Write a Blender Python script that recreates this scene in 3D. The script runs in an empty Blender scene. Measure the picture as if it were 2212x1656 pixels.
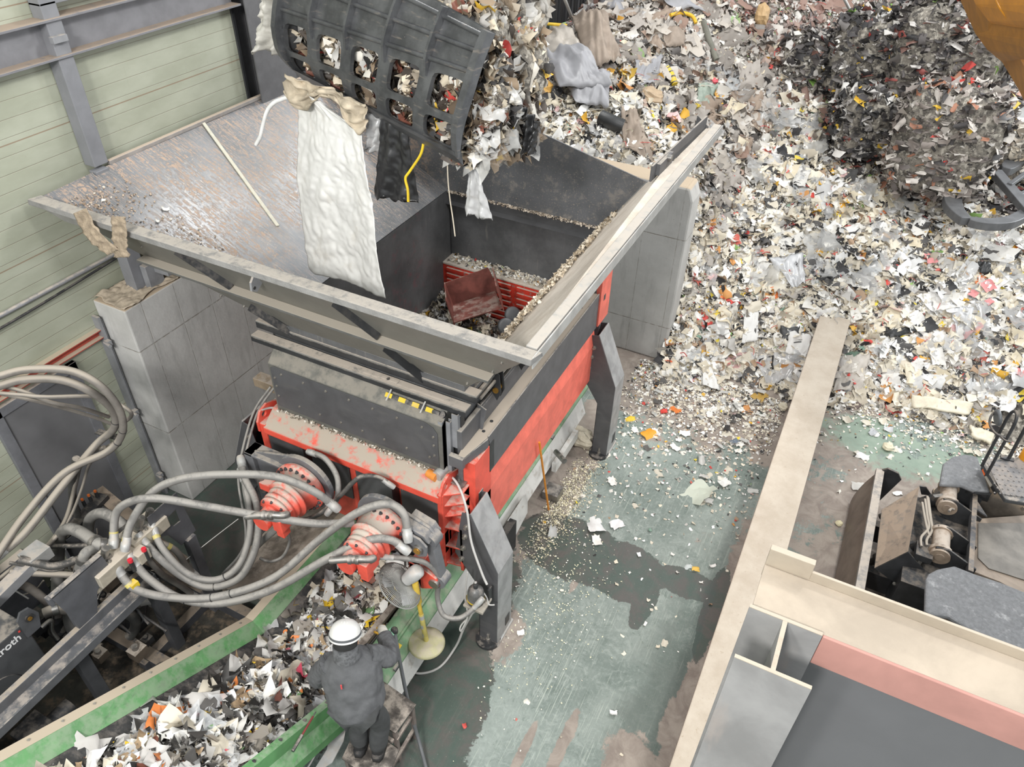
import bpy, bmesh, math, random
import numpy as np
from mathutils import Vector, Matrix
random.seed(7); RNG = np.random.default_rng(11)
S = bpy.context.scene; COL = S.collection
PI = math.pi
# ---------------------------------------------------------------- camera
FPX = 1634.7; CAMZ = 7.0
_p, _r, _y = math.radians(39.186), math.radians(1.477), math.radians(25.79)
_f = Vector((-math.sin(_y)*math.cos(_p), math.cos(_y)*math.cos(_p), -math.sin(_p)))
_rt = Vector((math.cos(_y), math.sin(_y), 0)); _up = _rt.cross(_f)
CR = _rt*math.cos(_r) + _up*math.sin(_r); CU = -_rt*math.sin(_r) + _up*math.cos(_r)
CC = Vector((0, 0, CAMZ))
cd = bpy.data.cameras.new('camera'); cam = bpy.data.objects.new('camera', cd); COL.objects.link(cam)
cd.sensor_width = 36; cd.sensor_fit = 'HORIZONTAL'; cd.lens = 36*FPX/2212; cd.clip_end = 100
M = Matrix.Identity(4)
for i in range(3):
    M[i][0] = CR[i]; M[i][1] = CU[i]; M[i][2] = -_f[i]; M[i][3] = CC[i]
cam.matrix_world = M; S.camera = cam
# ---------------------------------------------------------------- light of the hall
W = bpy.data.worlds.new('hall_light'); S.world = W; W.use_nodes = True
bg = W.node_tree.nodes['Background']; bg.inputs[0].default_value = (.93, .97, 1, 1); bg.inputs[1].default_value = 1.5
def lamp(loc, tgt, size, power, col=(1, .985, .95)):
    l = bpy.data.lights.new('unseen_light', 'AREA'); l.shape = 'DISK'; l.size = size; l.energy = power; l.color = col  # none in view: hall lamps, one added fill, and daylight
    o = bpy.data.objects.new('unseen_light', l); COL.objects.link(o); o.location = loc
    o.rotation_euler = (Vector(tgt)-Vector(loc)).to_track_quat('-Z', 'Y').to_euler(); return o
lamp((3.2, 2.5, 11.5), (-3, 5.5, 1), 1.3, 520)
lamp((-2.8, -3.0, 8.5), (-4.5, 4, 1.5), 1.0, 450)
lamp((-6.0, 9.0, 10.3), (-5.0, 6, 2), .8, 260)
lamp((-5.8, 12.6, 10.3), (-4.0, 8, 2), .8, 260)
lamp((2.5, 9.5, 11.5), (0.5, 10, 0), 1.3, 750)
lamp((-0.9, -3.4, 8.5), (-5.5, 4.5, 1), 1.2, 850)  # added fill, brightens the left concrete wall and front faces
lamp((8.0, 19.0, 7.0), (2.0, 16.0, 1), 4.0, 1600, (.95, .98, 1))  # stands for daylight from the opening at the far right
S.view_settings.view_transform = 'Standard'; S.view_settings.look = 'None'
S.view_settings.exposure = -0.64; S.view_settings.gamma = 1; S.view_settings.use_curve_mapping = False
# ---------------------------------------------------------------- helpers
def ray(x, y): return CR*((x-1106)/FPX) - CU*((y-828)/FPX) + _f
def at(x, y, **k):
    """world point seen at photo position x, y on the plane X=, Y= or Z="""
    (ax, v), = k.items(); i = 'XYZ'.index(ax); d = ray(x, y)
    return CC + d*((v-CC[i])/d[i])
def lerp(a, b, t): return a+(b-a)*t
class MB:
    def __init__(s): s.v = []; s.f = []; s.m = []; s.sm = []
    def add(s, vs, fs, m=0, smooth=False):
        n = len(s.v); s.v += [tuple(v) for v in vs]
        for f in fs: s.f.append(tuple(n+i for i in f)); s.m.append(m); s.sm.append(smooth)
        return s
    def box(s, a, b, m=0):
        x0, x1 = sorted((a[0], b[0])); y0, y1 = sorted((a[1], b[1])); z0, z1 = sorted((a[2], b[2]))
        v = [(x, y, z) for z in (z0, z1) for y in (y0, y1) for x in (x0, x1)]
        return s.add(v, [(0, 2, 3, 1), (4, 5, 7, 6), (0, 1, 5, 4), (2, 6, 7, 3), (0, 4, 6, 2), (1, 3, 7, 5)], m)
    def prism(s, poly, d, m=0):
        """poly: list of 3D points, extruded by vector d"""
        poly = [Vector(p) for p in poly]; d = Vector(d); n = len(poly)
        v = poly+[p+d for p in poly]
        f = [tuple(range(n))[::-1], tuple(range(n, 2*n))]+[(i, (i+1) % n, n+(i+1) % n, n+i) for i in range(n)]
        nrm = Vector((0, 0, 0))
        for i in range(n): nrm += poly[i].cross(poly[(i+1) % n])
        if nrm.dot(d) < 0: f = [t[::-1] for t in f]
        return s.add(v, f, m)
    def bar(s, p, q, w, h, up=(0, 0, 1), m=0, off=0):
        """rectangular bar from p to q, w across, h along up"""
        p = Vector(p); q = Vector(q); t = (q-p).normalized(); up = Vector(up)
        sd = t.cross(up)
        if sd.length < 1e-4: sd = t.cross(Vector((1, 0, 0)))
        sd.normalize(); u = sd.cross(t).normalized()
        a = [p+sd*(i*w/2)+u*(j*h/2) for i, j in ((-1, -1), (1, -1), (1, 1), (-1, 1))]
        return s.prism(a, q-p, m)
    def chan(s, p, q, w, h, t=.012, up=(0, 0, 1), m=0, kind='C'):
        """rolled section between p and q: C channel or H beam; up = web direction"""
        p = Vector(p); q = Vector(q); d = (q-p).normalized(); up = Vector(up)
        sd = d.cross(up).normalized(); u = sd.cross(d).normalized()
        if kind == 'C': pr = [(0, 0), (w, 0), (w, t), (t, t), (t, h-t), (w, h-t), (w, h), (0, h)]
        elif kind == 'L': pr = [(0, 0), (w, 0), (w, t), (t, t), (t, h), (0, h)]
        else:
            c = t/2; pr = [(-w/2, 0), (w/2, 0), (w/2, t), (c, t), (c, h-t), (w/2, h-t), (w/2, h), (-w/2, h), (-w/2, h-t), (-c, h-t), (-c, t), (-w/2, t)]
        return s.prism([p+sd*a+u*b for a, b in pr], q-p, m)
    def cyl(s, p, q, r, n=20, r2=None, m=0, cap=True):
        p = Vector(p); q = Vector(q); r2 = r if r2 is None else r2; t = (q-p).normalized()
        a = t.orthogonal().normalized(); b = t.cross(a); vs = []
        for c, rr in ((p, r), (q, r2)):
            vs += [c+(a*math.cos(2*PI*i/n)+b*math.sin(2*PI*i/n))*rr for i in range(n)]
        s.add(vs, [(i, (i+1) % n, n+(i+1) % n, n+i) for i in range(n)], m, True)
        if cap: s.add(vs, [tuple(range(n))[::-1], tuple(range(n, 2*n))], m)
        return s
    def lathe(s, p, axis, prof, n=32, m=0):
        """prof: (distance along axis, radius)"""
        p = Vector(p); t = Vector(axis).normalized(); a = t.orthogonal().normalized(); b = t.cross(a); vs = []
        for h, r in prof: vs += [p+t*h+(a*math.cos(2*PI*i/n)+b*math.sin(2*PI*i/n))*max(r, 1e-4) for i in range(n)]
        fs = []
        for k in range(len(prof)-1):
            fs += [(k*n+i, k*n+(i+1) % n, (k+1)*n+(i+1) % n, (k+1)*n+i) for i in range(n)]
        s.add(vs, fs, m, True); s.add(vs[:n], [tuple(range(n))[::-1]], m); s.add(vs[-n:], [tuple(range(n))], m); return s
    def tube(s, pts, r, n=10, m=0, sub=8, wob=0):
        P = spline(pts, sub); vs = []; fs = []
        rr = r if callable(r) else (lambda t: r)
        t0 = (P[1]-P[0]).normalized(); a = t0.orthogonal().normalized()
        L = len(P)
        for k in range(L):
            t = (P[min(k+1, L-1)]-P[max(k-1, 0)]).normalized()
            a = (a-t*a.dot(t)).normalized(); b = t.cross(a); q = rr(k/(L-1))
            if wob: q *= 1+wob*(k % 2)
            vs += [P[k]+(a*math.cos(2*PI*i/n)+b*math.sin(2*PI*i/n))*q for i in range(n)]
        for k in range(L-1): fs += [(k*n+i, k*n+(i+1) % n, (k+1)*n+(i+1) % n, (k+1)*n+i) for i in range(n)]
        s.add(vs, fs, m, True); s.add(vs[:n], [tuple(range(n))[::-1]], m); s.add(vs[-n:], [tuple(range(n))], m); return s
    def bolt(s, p, d, r=.014, h=.012, m=0):
        p = Vector(p); d = Vector(d).normalized(); s.cyl(p, p+d*h*.35, r*1.5, 12, m=m); return s.cyl(p+d*h*.3, p+d*h, r, 6, m=m)
    def plate(s, loop, holes, d, m=0):
        """flat plate with holes: loops of 3D points, thickness vector d"""
        bm = bmesh.new(); es = []
        for L in [loop]+list(holes):
            vs = [bm.verts.new(Vector(p)) for p in L]
            es += [bm.edges.new((vs[i], vs[(i+1) % len(vs)])) for i in range(len(vs))]
        bmesh.ops.triangle_fill(bm, use_beauty=True, edges=es)
        bm.verts.index_update(); vs = [v.co.copy() for v in bm.verts]; fs = [tuple(v.index for v in f.verts) for f in bm.faces]
        eb = [(e.verts[0].index, e.verts[1].index) for e in bm.edges if len(e.link_faces) == 1]
        bm.free(); n = len(vs); d = Vector(d)
        s.add(vs+[v+d for v in vs], fs+[tuple(n+i for i in f[::-1]) for f in fs]+[(a, b, n+b, n+a) for a, b in eb], m); return s
def spline(pts, sub=8):
    P = [Vector(p) for p in pts]
    if sub <= 1 or len(P) < 3: return P
    out = []
    for i in range(len(P)-1):
        a = P[max(i-1, 0)]; b = P[i]; c = P[i+1]; d = P[min(i+2, len(P)-1)]
        for k in range(sub):
            t = k/sub; out.append(.5*((2*b)+(c-a)*t+(2*a-5*b+4*c-d)*t*t+(3*b-a-3*c+d)*t**3))
    return out+[P[-1]]
def mesh_of(mb, name, mats, loc=(0, 0, 0)):
    me = bpy.data.meshes.new(name); L = Vector(loc)
    me.from_pydata([tuple(Vector(v)-L) for v in mb.v], [], mb.f)
    for m in mats: me.materials.append(m)
    me.polygons.foreach_set('material_index', mb.m); me.polygons.foreach_set('use_smooth', mb.sm); me.update()
    bm = bmesh.new(); bm.from_mesh(me); bmesh.ops.recalc_face_normals(bm, faces=bm.faces); bm.to_mesh(me); bm.free()
    return me
def obj(name, mb, mats, parent=None, loc=None, bev=0, fixn=True):
    if not isinstance(mats, (list, tuple)): mats = [mats]
    base = Vector(loc) if loc is not None else (Vector(parent['_base']) if parent and '_base' in parent else Vector((0, 0, 0)))
    o = bpy.data.objects.new(name, mesh_of(mb, name, mats, base)); COL.objects.link(o)
    if parent is not None: o.parent = parent
    else: o.location = base
    o['_base'] = tuple(base)
    if bev:
        b = o.modifiers.new('bevel', 'BEVEL'); b.width = bev; b.segments = 2; b.limit_method = 'ANGLE'; b.angle_limit = math.radians(40)
        b.harden_normals = False
    return o
def tag(o, label, cat, group=None, kind=None):
    o['label'] = label; o['category'] = cat
    if group: o['group'] = group
    if kind: o['kind'] = kind
    return o
def thing(name, label, cat, loc, group=None):
    o = bpy.data.objects.new(name, None); COL.objects.link(o); o.location = loc; o['_base'] = tuple(loc); o.empty_display_size = .1
    return tag(o, label, cat, group)
def struct(name, mb, mats, parent=None, bev=0, loc=(0, 0, 0)):
    o = obj(name, mb, mats, parent, None if parent else loc, bev)
    if not parent: o['kind'] = 'structure'
    return o
def dup(root, loc, rotz=0, label=None, group=None, scale=None):
    r = root.copy(); COL.objects.link(r); r.location = loc; r.rotation_euler = (0, 0, rotz)
    if label: r['label'] = label
    if group: r['group'] = group
    if scale: r.scale = scale
    for ch in list(root.children):
        c = ch.copy(); COL.objects.link(c); c.parent = r
        for g in list(ch.children):
            d = g.copy(); COL.objects.link(d); d.parent = c
    return r
def bolts(parent, items, mat, r=.012, h=.014, name='bolt'):
    """every bolt an object of its own: items = (point, direction)"""
    me = None; base = Vector(parent['_base'])
    for p, d in items:
        if me is None: me = mesh_of(MB().bolt((0, 0, 0), (0, 0, 1), r, h), name, [mat])
        o = bpy.data.objects.new(name, me); COL.objects.link(o); o.parent = parent; o.location = Vector(p)-base
        o.rotation_euler = Vector(d).to_track_quat('Z', 'Y').to_euler()
# ---------------------------------------------------------------- materials
def srgb(h):
    if isinstance(h, str): h = [int(h[i:i+2], 16)/255 for i in (0, 2, 4)]
    return tuple(((c/12.92) if c <= .04045 else ((c+.055)/1.055)**2.4) for c in h)+(1,)
class NT:
    def __init__(s, name):
        s.mat = bpy.data.materials.new(name); s.mat.use_nodes = True; s.t = s.mat.node_tree; s.n = s.t.nodes
        s.b = s.n['Principled BSDF']; s.tc = s.n.new('ShaderNodeTexCoord'); s.g = s.n.new('ShaderNodeNewGeometry')
    def node(s, t, **k):
        n = s.n.new(t)
        for a, b in k.items(): setattr(n, a, b)
        return n
    def link(s, a, b): s.t.links.new(a, b)
    def setin(s, sock, v):
        if hasattr(v, 'is_output'): s.link(v, sock)
        else: sock.default_value = v
    def math(s, op, a, b=0, c=None, clamp=False):
        n = s.node('ShaderNodeMath', operation=op, use_clamp=clamp); s.setin(n.inputs[0], a); s.setin(n.inputs[1], b)
        if c is not None: s.setin(n.inputs[2], c)
        return n.outputs[0]
    def noise(s, scale, detail=4, vec=None, rough=.6, dist=0):
        n = s.node('ShaderNodeTexNoise'); n.inputs['Scale'].default_value = scale; n.inputs['Detail'].default_value = detail
        n.inputs['Roughness'].default_value = rough; n.inputs['Distortion'].default_value = dist
        s.link(vec if vec is not None else s.g.outputs['Position'], n.inputs['Vector']); return n.outputs['Fac']
    def vec(s, sc, rot=(0, 0, 0), src=None):
        n = s.node('ShaderNodeMapping'); n.inputs['Scale'].default_value = sc; n.inputs['Rotation'].default_value = rot
        s.link(src if src is not None else s.g.outputs['Position'], n.inputs['Vector']); return n.outputs[0]
    def ramp(s, fac, lo, hi):
        n = s.node('ShaderNodeMapRange', interpolation_type='SMOOTHSTEP'); s.setin(n.inputs[0], fac); n.inputs[1].default_value = lo; n.inputs[2].default_value = hi
        return n.outputs[0]
    def mix(s, fac, a, b):
        n = s.node('ShaderNodeMix', data_type='RGBA'); s.setin(n.inputs[0], fac); s.setin(n.inputs[6], a); s.setin(n.inputs[7], b); return n.outputs[2]
    def sep(s, v):
        n = s.node('ShaderNodeSeparateXYZ'); s.link(v, n.inputs[0]); return n.outputs
    def bump(s, h, st=.3, d=.01):
        n = s.node('ShaderNodeBump'); n.inputs['Strength'].default_value = st; n.inputs['Distance'].default_value = d
        s.link(h, n.inputs['Height']); s.link(n.outputs[0], s.b.inputs['Normal'])
    def out(s, col, rough=.5, metal=0.0):
        s.setin(s.b.inputs['Base Color'], col); s.setin(s.b.inputs['Roughness'], rough); s.setin(s.b.inputs['Metallic'], metal); return s.mat
DUST = srgb('b9aea2')
def simple(name, c, rough=.6, metal=0, var=.12, vs=6, bump=0, bs=40, dust=0, dustcol=None, streak=None, thr=.5):
    """painted or raw surface with blotchy tone, and settled dust on what faces up"""
    t = NT(name); c = srgb(c); n = t.noise(vs, 6, dist=.3)
    d = tuple(x*(1-var*1.6) for x in c[:3])+(1,); h = tuple(min(1, x*(1+var)) for x in c[:3])+(1,)
    col = t.mix(t.ramp(n, .3, .7), d, h)
    if streak:
        v = t.vec(streak[1]); k = t.ramp(t.noise(1, 5, v), .55, .7); col = t.mix(t.math('MULTIPLY', k, streak[2]), col, srgb(streak[0]))
    if dust:
        nz = t.sep(t.g.outputs['Normal'])[2]; up = t.ramp(nz, .25, .8); k = t.noise(9, 8, rough=.7)
        k = t.ramp(k, thr-.25*dust, thr+.22-.25*dust); f = t.math('MULTIPLY', up, k); f = t.math('MULTIPLY', f, min(1, dust+.25))
        col = t.mix(f, col, dustcol or DUST); r = t.math('ADD', rough, t.math('MULTIPLY', f, .9-rough)); met = t.math('MULTIPLY', t.math('SUBTRACT', 1, f), metal)
    else: r = rough; met = metal
    if bump: t.bump(t.noise(bs, 5), bump)
    return t.out(col, r, met)
RED = simple('red_paint', 'de5746', .42, var=.1, dust=.55, thr=.52)
REDB = simple('red_paint_dusty', 'e67261', .5, var=.1, dust=.8, thr=.45)
REDG = simple('red_paint_worn', 'da5b4b', .5, var=.1, dust=.7, streak=('9a9084', (2, 2, 22), .8))
DGR = simple('dark_grey_paint', '5b5b5d', .5, var=.1, dust=.75, dustcol=srgb('a29b92'))
DGRC = simple('dark_grey_plate', '525254', .5, var=.12, vs=4, streak=('5e5d5c', (3, 3, 14), .5))
BLK = simple('black_paint', '323335', .45, var=.15, dust=.25)
BLKM = simple('black_machine_paint', '2a2b2d', .5, var=.2, dust=.45, dustcol=srgb('6d665e'))
LGR = simple('light_grey_metal', 'b4b4b2', .45, .3, var=.12, dust=.4)
MGR = simple('mid_grey_paint', '86878a', .5, var=.1, dust=.6)
STL = simple('bare_steel', '8d8b88', .38, .8, var=.2, dust=.3)
BRS = simple('brass_pin', 'b5893f', .4, .7, var=.2)
BOLT = simple('zinc_bolt', 'a7a39c', .4, .7, var=.1)
CREAM = simple('dusty_cream', 'a39888', .85, var=.08, vs=3, bump=.15, bs=30, dust=.9, dustcol=srgb('b0a596'))
RIMD = simple('dusty_rim', '7f7e7c', .85, var=.15, dust=.7, dustcol=srgb('aaa39a'), bump=.6, bs=60, thr=.5)
PINK = simple('red_lead_primer', 'ac7f75', .7, var=.1, vs=2)
COLG = simple('grey_primer', '8e8d8c', .6, var=.14, vs=2.5, streak=('a3978f', (5, 5, 1.2), .5))
GREEN = simple('green_paint', '5c8f5b', .5, var=.14, vs=2.5, dust=.5, dustcol=srgb('95a08d'), streak=('455c45', (20, 4, 20), .5))
GRD = simple('green_side_paint', '7ba07b', .55, var=.08, dust=.3)
WHT = simple('white_paint', 'd4d3cf', .6, var=.06, dust=.3, streak=('9a8f82', (9, 9, 9), .5))
HOSE = simple('dusty_hose', '746f69', .7, var=.15, dust=.85, dustcol=srgb('a59c90'), thr=.42)
HOSEG = simple('grey_hose', '767471', .6, var=.12, dust=.7, dustcol=srgb('9d9993'))
HOSED = simple('dark_hose', '4c4b49', .6, var=.15, dust=.4)
CABLE = simple('white_cable', 'b9b7b3', .6, var=.08)
RUB = simple('black_rubber', '2f2f30', .7, var=.2, dust=.35, dustcol=srgb('77706a'))
TYRE = simple('tyre_rubber', '6a6259', .85, var=.2, dust=.8, dustcol=srgb('9b8a75'))
YEL = simple('yellow_paint', 'e3c22e', .5, var=.1, dust=.2)
YELD = simple('faded_yellow', 'c9bb6a', .6, var=.15, dust=.4)
ORG = simple('orange_handle', 'd98a2b', .5, var=.1)
ORY = simple('excavator_yellow', 'c8861f', .35, var=.12, vs=3, streak=('a9742c', (4, 4, 1), .5))
WOOD = simple('dusty_wood', 'a08f79', .8, var=.2, dust=.6)
EXG = simple('excavator_grey', '565658', .55, var=.2, vs=5, dust=.6, dustcol=srgb('9b8d7e'), thr=.55)
EXB = simple('excavator_black', '353638', .5, var=.2, dust=.4, dustcol=srgb('857a6e'))
EXR = simple('rubber_fender', '77787a', .8, var=.12, vs=30, bump=.5, bs=120, dust=.35, dustcol=srgb('c4c4c4'), thr=.62)
CLR = {}
def flat(hexc, rough=.6, var=.06):
    if hexc not in CLR: CLR[hexc] = simple('tone_'+hexc, hexc, rough, var=var, vs=20)
    return CLR[hexc]
# ---------------------------------------------------------------- floor
def ell(t, P, cx, cy, rx, ry):
    a = t.math('DIVIDE', t.math('SUBTRACT', P[0], cx), rx); b = t.math('DIVIDE', t.math('SUBTRACT', P[1], cy), ry)
    return t.math('SUBTRACT', 1, t.math('SQRT', t.math('ADD', t.math('MULTIPLY', a, a), t.math('MULTIPLY', b, b))))
def union(t, L):
    o = L[0]
    for x in L[1:]: o = t.math('MAXIMUM', o, x)
    return o
def floor_mat():
    t = NT('green_epoxy_floor'); P = t.sep(t.g.outputs['Position'])
    n1 = t.noise(1.1, 8, rough=.65, dist=.4); n2 = t.noise(4, 8, rough=.7, dist=.8); n3 = t.noise(22, 6, rough=.7)
    n4 = t.noise(9, 8, rough=.75, dist=1.5)
    base = t.mix(t.ramp(n1, .3, .7), srgb('6b7771'), srgb('8f9892')); base = t.mix(t.math('MULTIPLY', t.ramp(n4, .5, .62), .45), base, srgb('a3aba5')); base = t.mix(t.math('MULTIPLY', t.ramp(n4, .44, .36), .5), base, srgb('58675f'))
    base = t.mix(t.math('MULTIPLY', t.ramp(n3, .5, .7), .4), base, srgb('a2aca5'))
    for ang, w, th in ((.5, 60, .62), (1.2, 80, .64), (2.2, 70, .64), (.9, 45, .66), (1.75, 90, .63)):
        v = t.vec((w, 1.6, 1), (0, 0, ang)); base = t.mix(t.math('MULTIPLY', t.math('MULTIPLY', t.ramp(t.noise(1, 3, v), th-.04, th+.03), t.ramp(t.noise(1.3, 3, t.vec((1, 1, 1), (0, 0, ang*3))), .45, .62)), .6), base, srgb('b3bab0'))
    nn = t.math('MULTIPLY', t.math('SUBTRACT', n1, .5), 1.5); nb = t.math('MULTIPLY', t.math('SUBTRACT', n2, .5), 1.1); nc = t.math('MULTIPLY', t.math('SUBTRACT', n4, .5), .7)
    ns = t.math('ADD', t.math('ADD', nn, nb), nc)
    worn = union(t, [ell(t, P, -.6, 9.1, 2.6, 1.5), ell(t, P, 2.6, 6.8, 2.3, 3.4), ell(t, P, -2.35, 6.4, .35, 2.2), ell(t, P, -.03, 4.6, .13, 2.2),
                     ell(t, P, -2.05, 3.95, .3, .45), ell(t, P, -.35, 3.3, .28, .35), ell(t, P, -.95, 3.2, .06, .5), ell(t, P, -1.25, 3.0, .05, .3), ell(t, P, -5, 3, .6, 1.5), ell(t, P, -1.55, 5.0, .05, .25), ell(t, P, -.12, 3.9, .1, .3)])
    wf = t.ramp(t.math('ADD', worn, ns), .0, .14)
    wc = t.mix(t.ramp(n2, .35, .65), srgb('857a72'), srgb('a0968c'))
    gr = t.ramp(t.math('ADD', ell(t, P, 1.7, 9.0, 1.6, .7), ns), .05, .4); wc = t.mix(t.math('MULTIPLY', gr, .65), wc, srgb('7d9a8a'))
    wall_strip = t.ramp(t.math('ADD', ell(t, P, -.2, 3.6, .45, 2.6), ns), -.1, .6); base = t.mix(t.math('MULTIPLY', wall_strip, .65), base, srgb('4c5650'))  # soft darker strip along the foot of the low wall
    col = t.mix(wf, base, wc)
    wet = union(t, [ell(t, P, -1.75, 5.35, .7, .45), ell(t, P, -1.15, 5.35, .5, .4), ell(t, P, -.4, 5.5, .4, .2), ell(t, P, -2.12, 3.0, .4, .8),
                    ell(t, P, -2.0, 2.2, .5, .7), ell(t, P, -.1, 5.25, .12, .7), ell(t, P, -5.2, 2.6, 2.2, 4.5), ell(t, P, -2.6, 4.0, .6, 1.2), ell(t, P, -.78, 5.1, .12, .4)])  # includes a narrow dark strip beside the low wall
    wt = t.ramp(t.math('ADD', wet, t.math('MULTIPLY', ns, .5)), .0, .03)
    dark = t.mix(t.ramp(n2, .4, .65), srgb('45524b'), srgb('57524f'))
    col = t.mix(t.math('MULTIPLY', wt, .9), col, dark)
    sp = t.ramp(t.noise(75, 2), .70, .74); col = t.mix(t.math('MULTIPLY', sp, .6), col, srgb('c4bfb0'))
    r = t.math('SUBTRACT', .6, t.math('MULTIPLY', wt, .3)); r = t.math('ADD', r, t.math('MULTIPLY', wf, .2))
    t.bump(n3, .15, .006); return t.out(col, r, 0)
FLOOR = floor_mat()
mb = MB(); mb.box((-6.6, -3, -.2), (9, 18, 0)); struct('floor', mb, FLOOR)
mb = MB(); mb.box((1.5, 18, -.2), (14, 45, 0)); struct('floor', mb, simple('pale_yard_floor', 'c9c8c4', .7, var=.1, vs=1.5))
# ---------------------------------------------------------------- left wall: sandwich panels
def siding_mat():
    t = NT('pale_green_siding'); P = t.sep(t.g.outputs['Position'])
    n = t.noise(1.5, 6, t.vec((1, 1, 2.5))); col = t.mix(t.ramp(n, .3, .7), srgb('999c8b'), srgb('a9ac9c'))
    f = t.math('FRACT', t.math('MULTIPLY', P[2], 1/.142)); g = t.math('ABSOLUTE', t.math('SUBTRACT', f, .5))
    line = t.math('SUBTRACT', 1, t.ramp(g, .0, .035)); col = t.mix(t.math('MULTIPLY', line, .55), col, srgb('8a8070'))
    f2 = t.math('FRACT', t.math('MULTIPLY', t.math('ADD', P[2], .05), 1/.994)); g2 = t.math('ABSOLUTE', t.math('SUBTRACT', f2, .5))
    l2 = t.math('SUBTRACT', 1, t.ramp(g2, .0, .009)); col = t.mix(t.math('MULTIPLY', l2, .8), col, srgb('7c5c45'))
    dr = t.ramp(t.noise(1, 4, t.vec((6, 14, 1.1))), .62, .72); lo = t.ramp(P[1], 5.2, 6.6)
    col = t.mix(t.math('MULTIPLY', t.math('MULTIPLY', dr, .35), t.math('ADD', .25, lo)), col, srgb('77705f'))
    mk = t.ramp(t.noise(1, 3, t.vec((8, 26, 5))), .74, .78); col = t.mix(t.math('MULTIPLY', mk, .6), col, srgb('4b473e'))
    t.bump(t.math('SUBTRACT', 1, line), .4, .01); return t.out(col, .5, 0)
SID = siding_mat()
mb = MB(); mb.box((-6.75, -3, -.2), (-6.6, 6.5, 9)); struct('wall_left', mb, SID)
t = NT('dark_corrugated_sheet'); P = t.sep(t.g.outputs['Position'])
rb = t.math('SINE', t.math('MULTIPLY', t.math('ADD', P[1], P[0]), 20)); n = t.noise(1, 5, t.vec((14, 14, 1)))
c = t.mix(t.ramp(n, .35, .65), srgb('4c4c4e'), srgb('68686a')); t.bump(rb, .5, .03); CORR = t.out(c, .45, .3)
mb = MB()
y = 7.15; n = 0
while y < 18: mb.box((-6.75, y, -.2), (-6.6 if n % 2 else -6.66, y+.17, 9)); y += .17; n += 1
struct('wall_left', mb, CORR)
mb = MB(); mb.box((-6.8, 18, -.2), (1.5, 18.2, 9)); x = -6.7
while x < 1.3: mb.box((x, 17.95, 0), (x+.15, 18, 9)); x += .34
struct('wall_back', mb, CORR)
# big hall column at the panel end
mb = MB(); mb.chan((-6.75, 6.83, 0), (-6.75, 6.83, 9), .62, .36, .02, up=(1, 0, 0), kind='H'); mb.box((-6.62, 6.5, 0), (-6.58, 6.54, 9), 1)
struct('trim_1', mb, [DGR, BLK], bev=.004)
# horizontal girt on the wall, dusty flanges
mb = MB(); mb.box((-6.6, -2, 4.99), (-6.42, 6.5, 5.01)); mb.box((-6.6, -2, 5.28), (-6.42, 6.5, 5.3)); mb.box((-6.57, -2, 5.0), (-6.55, 6.5, 5.29))
struct('trim_2', mb, simple('girt_grey', '77777b', .5, var=.08, dust=.9, dustcol=srgb('9d8d7e')), bev=.003)
mb = MB(); mb.box((-6.45, 4.28, 5.12), (-6.40, 4.42, 5.17)); struct('trim_3', mb, MGR)
# frame of box posts standing on the concrete block
mb = MB(); mb.box((-6.59, 4.3, 4.02), (-6.45, 4.45, 5.42)); mb.bar((-6.52, 4.3, 5.46), (-6.52, 9.5, 5.46), .14, .13); mb.box((-6.45, 4.2, 2.73), (-6.30, 4.36, 3.9)); mb.box((-6.5, 4.26, 3.85), (-6.40, 4.4, 4.0))
struct('trim_4', mb, simple('post_grey', '7d7e82', .5, var=.06), bev=.006)
mb = MB(); mb.bar((-6.3, 4.42, 3.0), (-6.02, 4.42, 3.0), .05, .16); mb.box((-6.29, 4.3, 2.72), (-6.21, 4.48, 3.02)); struct('trim_5', mb, MGR, bev=.004)
# red lipped channel and conduits on the siding
mb = MB(); mb.chan((-6.6, -1, 2.35), (-6.6, 3.86, 2.35), .07, .1, .01); struct('trim_6', mb, simple('red_channel', 'a5473c', .5, dust=1, dustcol=srgb('b5a692'), thr=.4))
mb = MB(); mb.tube([(-6.57, -1, 3.09), (-6.57, 1, 3.09), (-6.57, 4.6, 3.09)], .022); mb.tube([(-6.55, -1, 2.88), (-6.55, 2, 2.98), (-6.55, 3.2, 3.0), (-6.55, 4.5, 3.07)], .012, m=1)
struct('trim_7', mb, [MGR, RUB])
# door leaf in the siding
mb = MB(); mb.box((-6.6, 2.62, 0), (-6.57, 3.38, 2.2), 0)
for a, b in (((-6.6, 3.36, 0), (-6.55, 3.46, 2.28)), ((-6.6, 2.53, 0), (-6.55, 2.63, 2.28)), ((-6.6, 2.53, 2.18), (-6.55, 3.46, 2.28))): mb.box(a, b, 1)
mb.box((-6.6, -2, 0), (-6.5, 2.2, .7), 1); struct('door_1', mb, [simple('dark_door', '6e6e70', .4, var=.1, vs=1.5), simple('door_frame', '717276', .5, dust=.8)], bev=.004)
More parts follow.
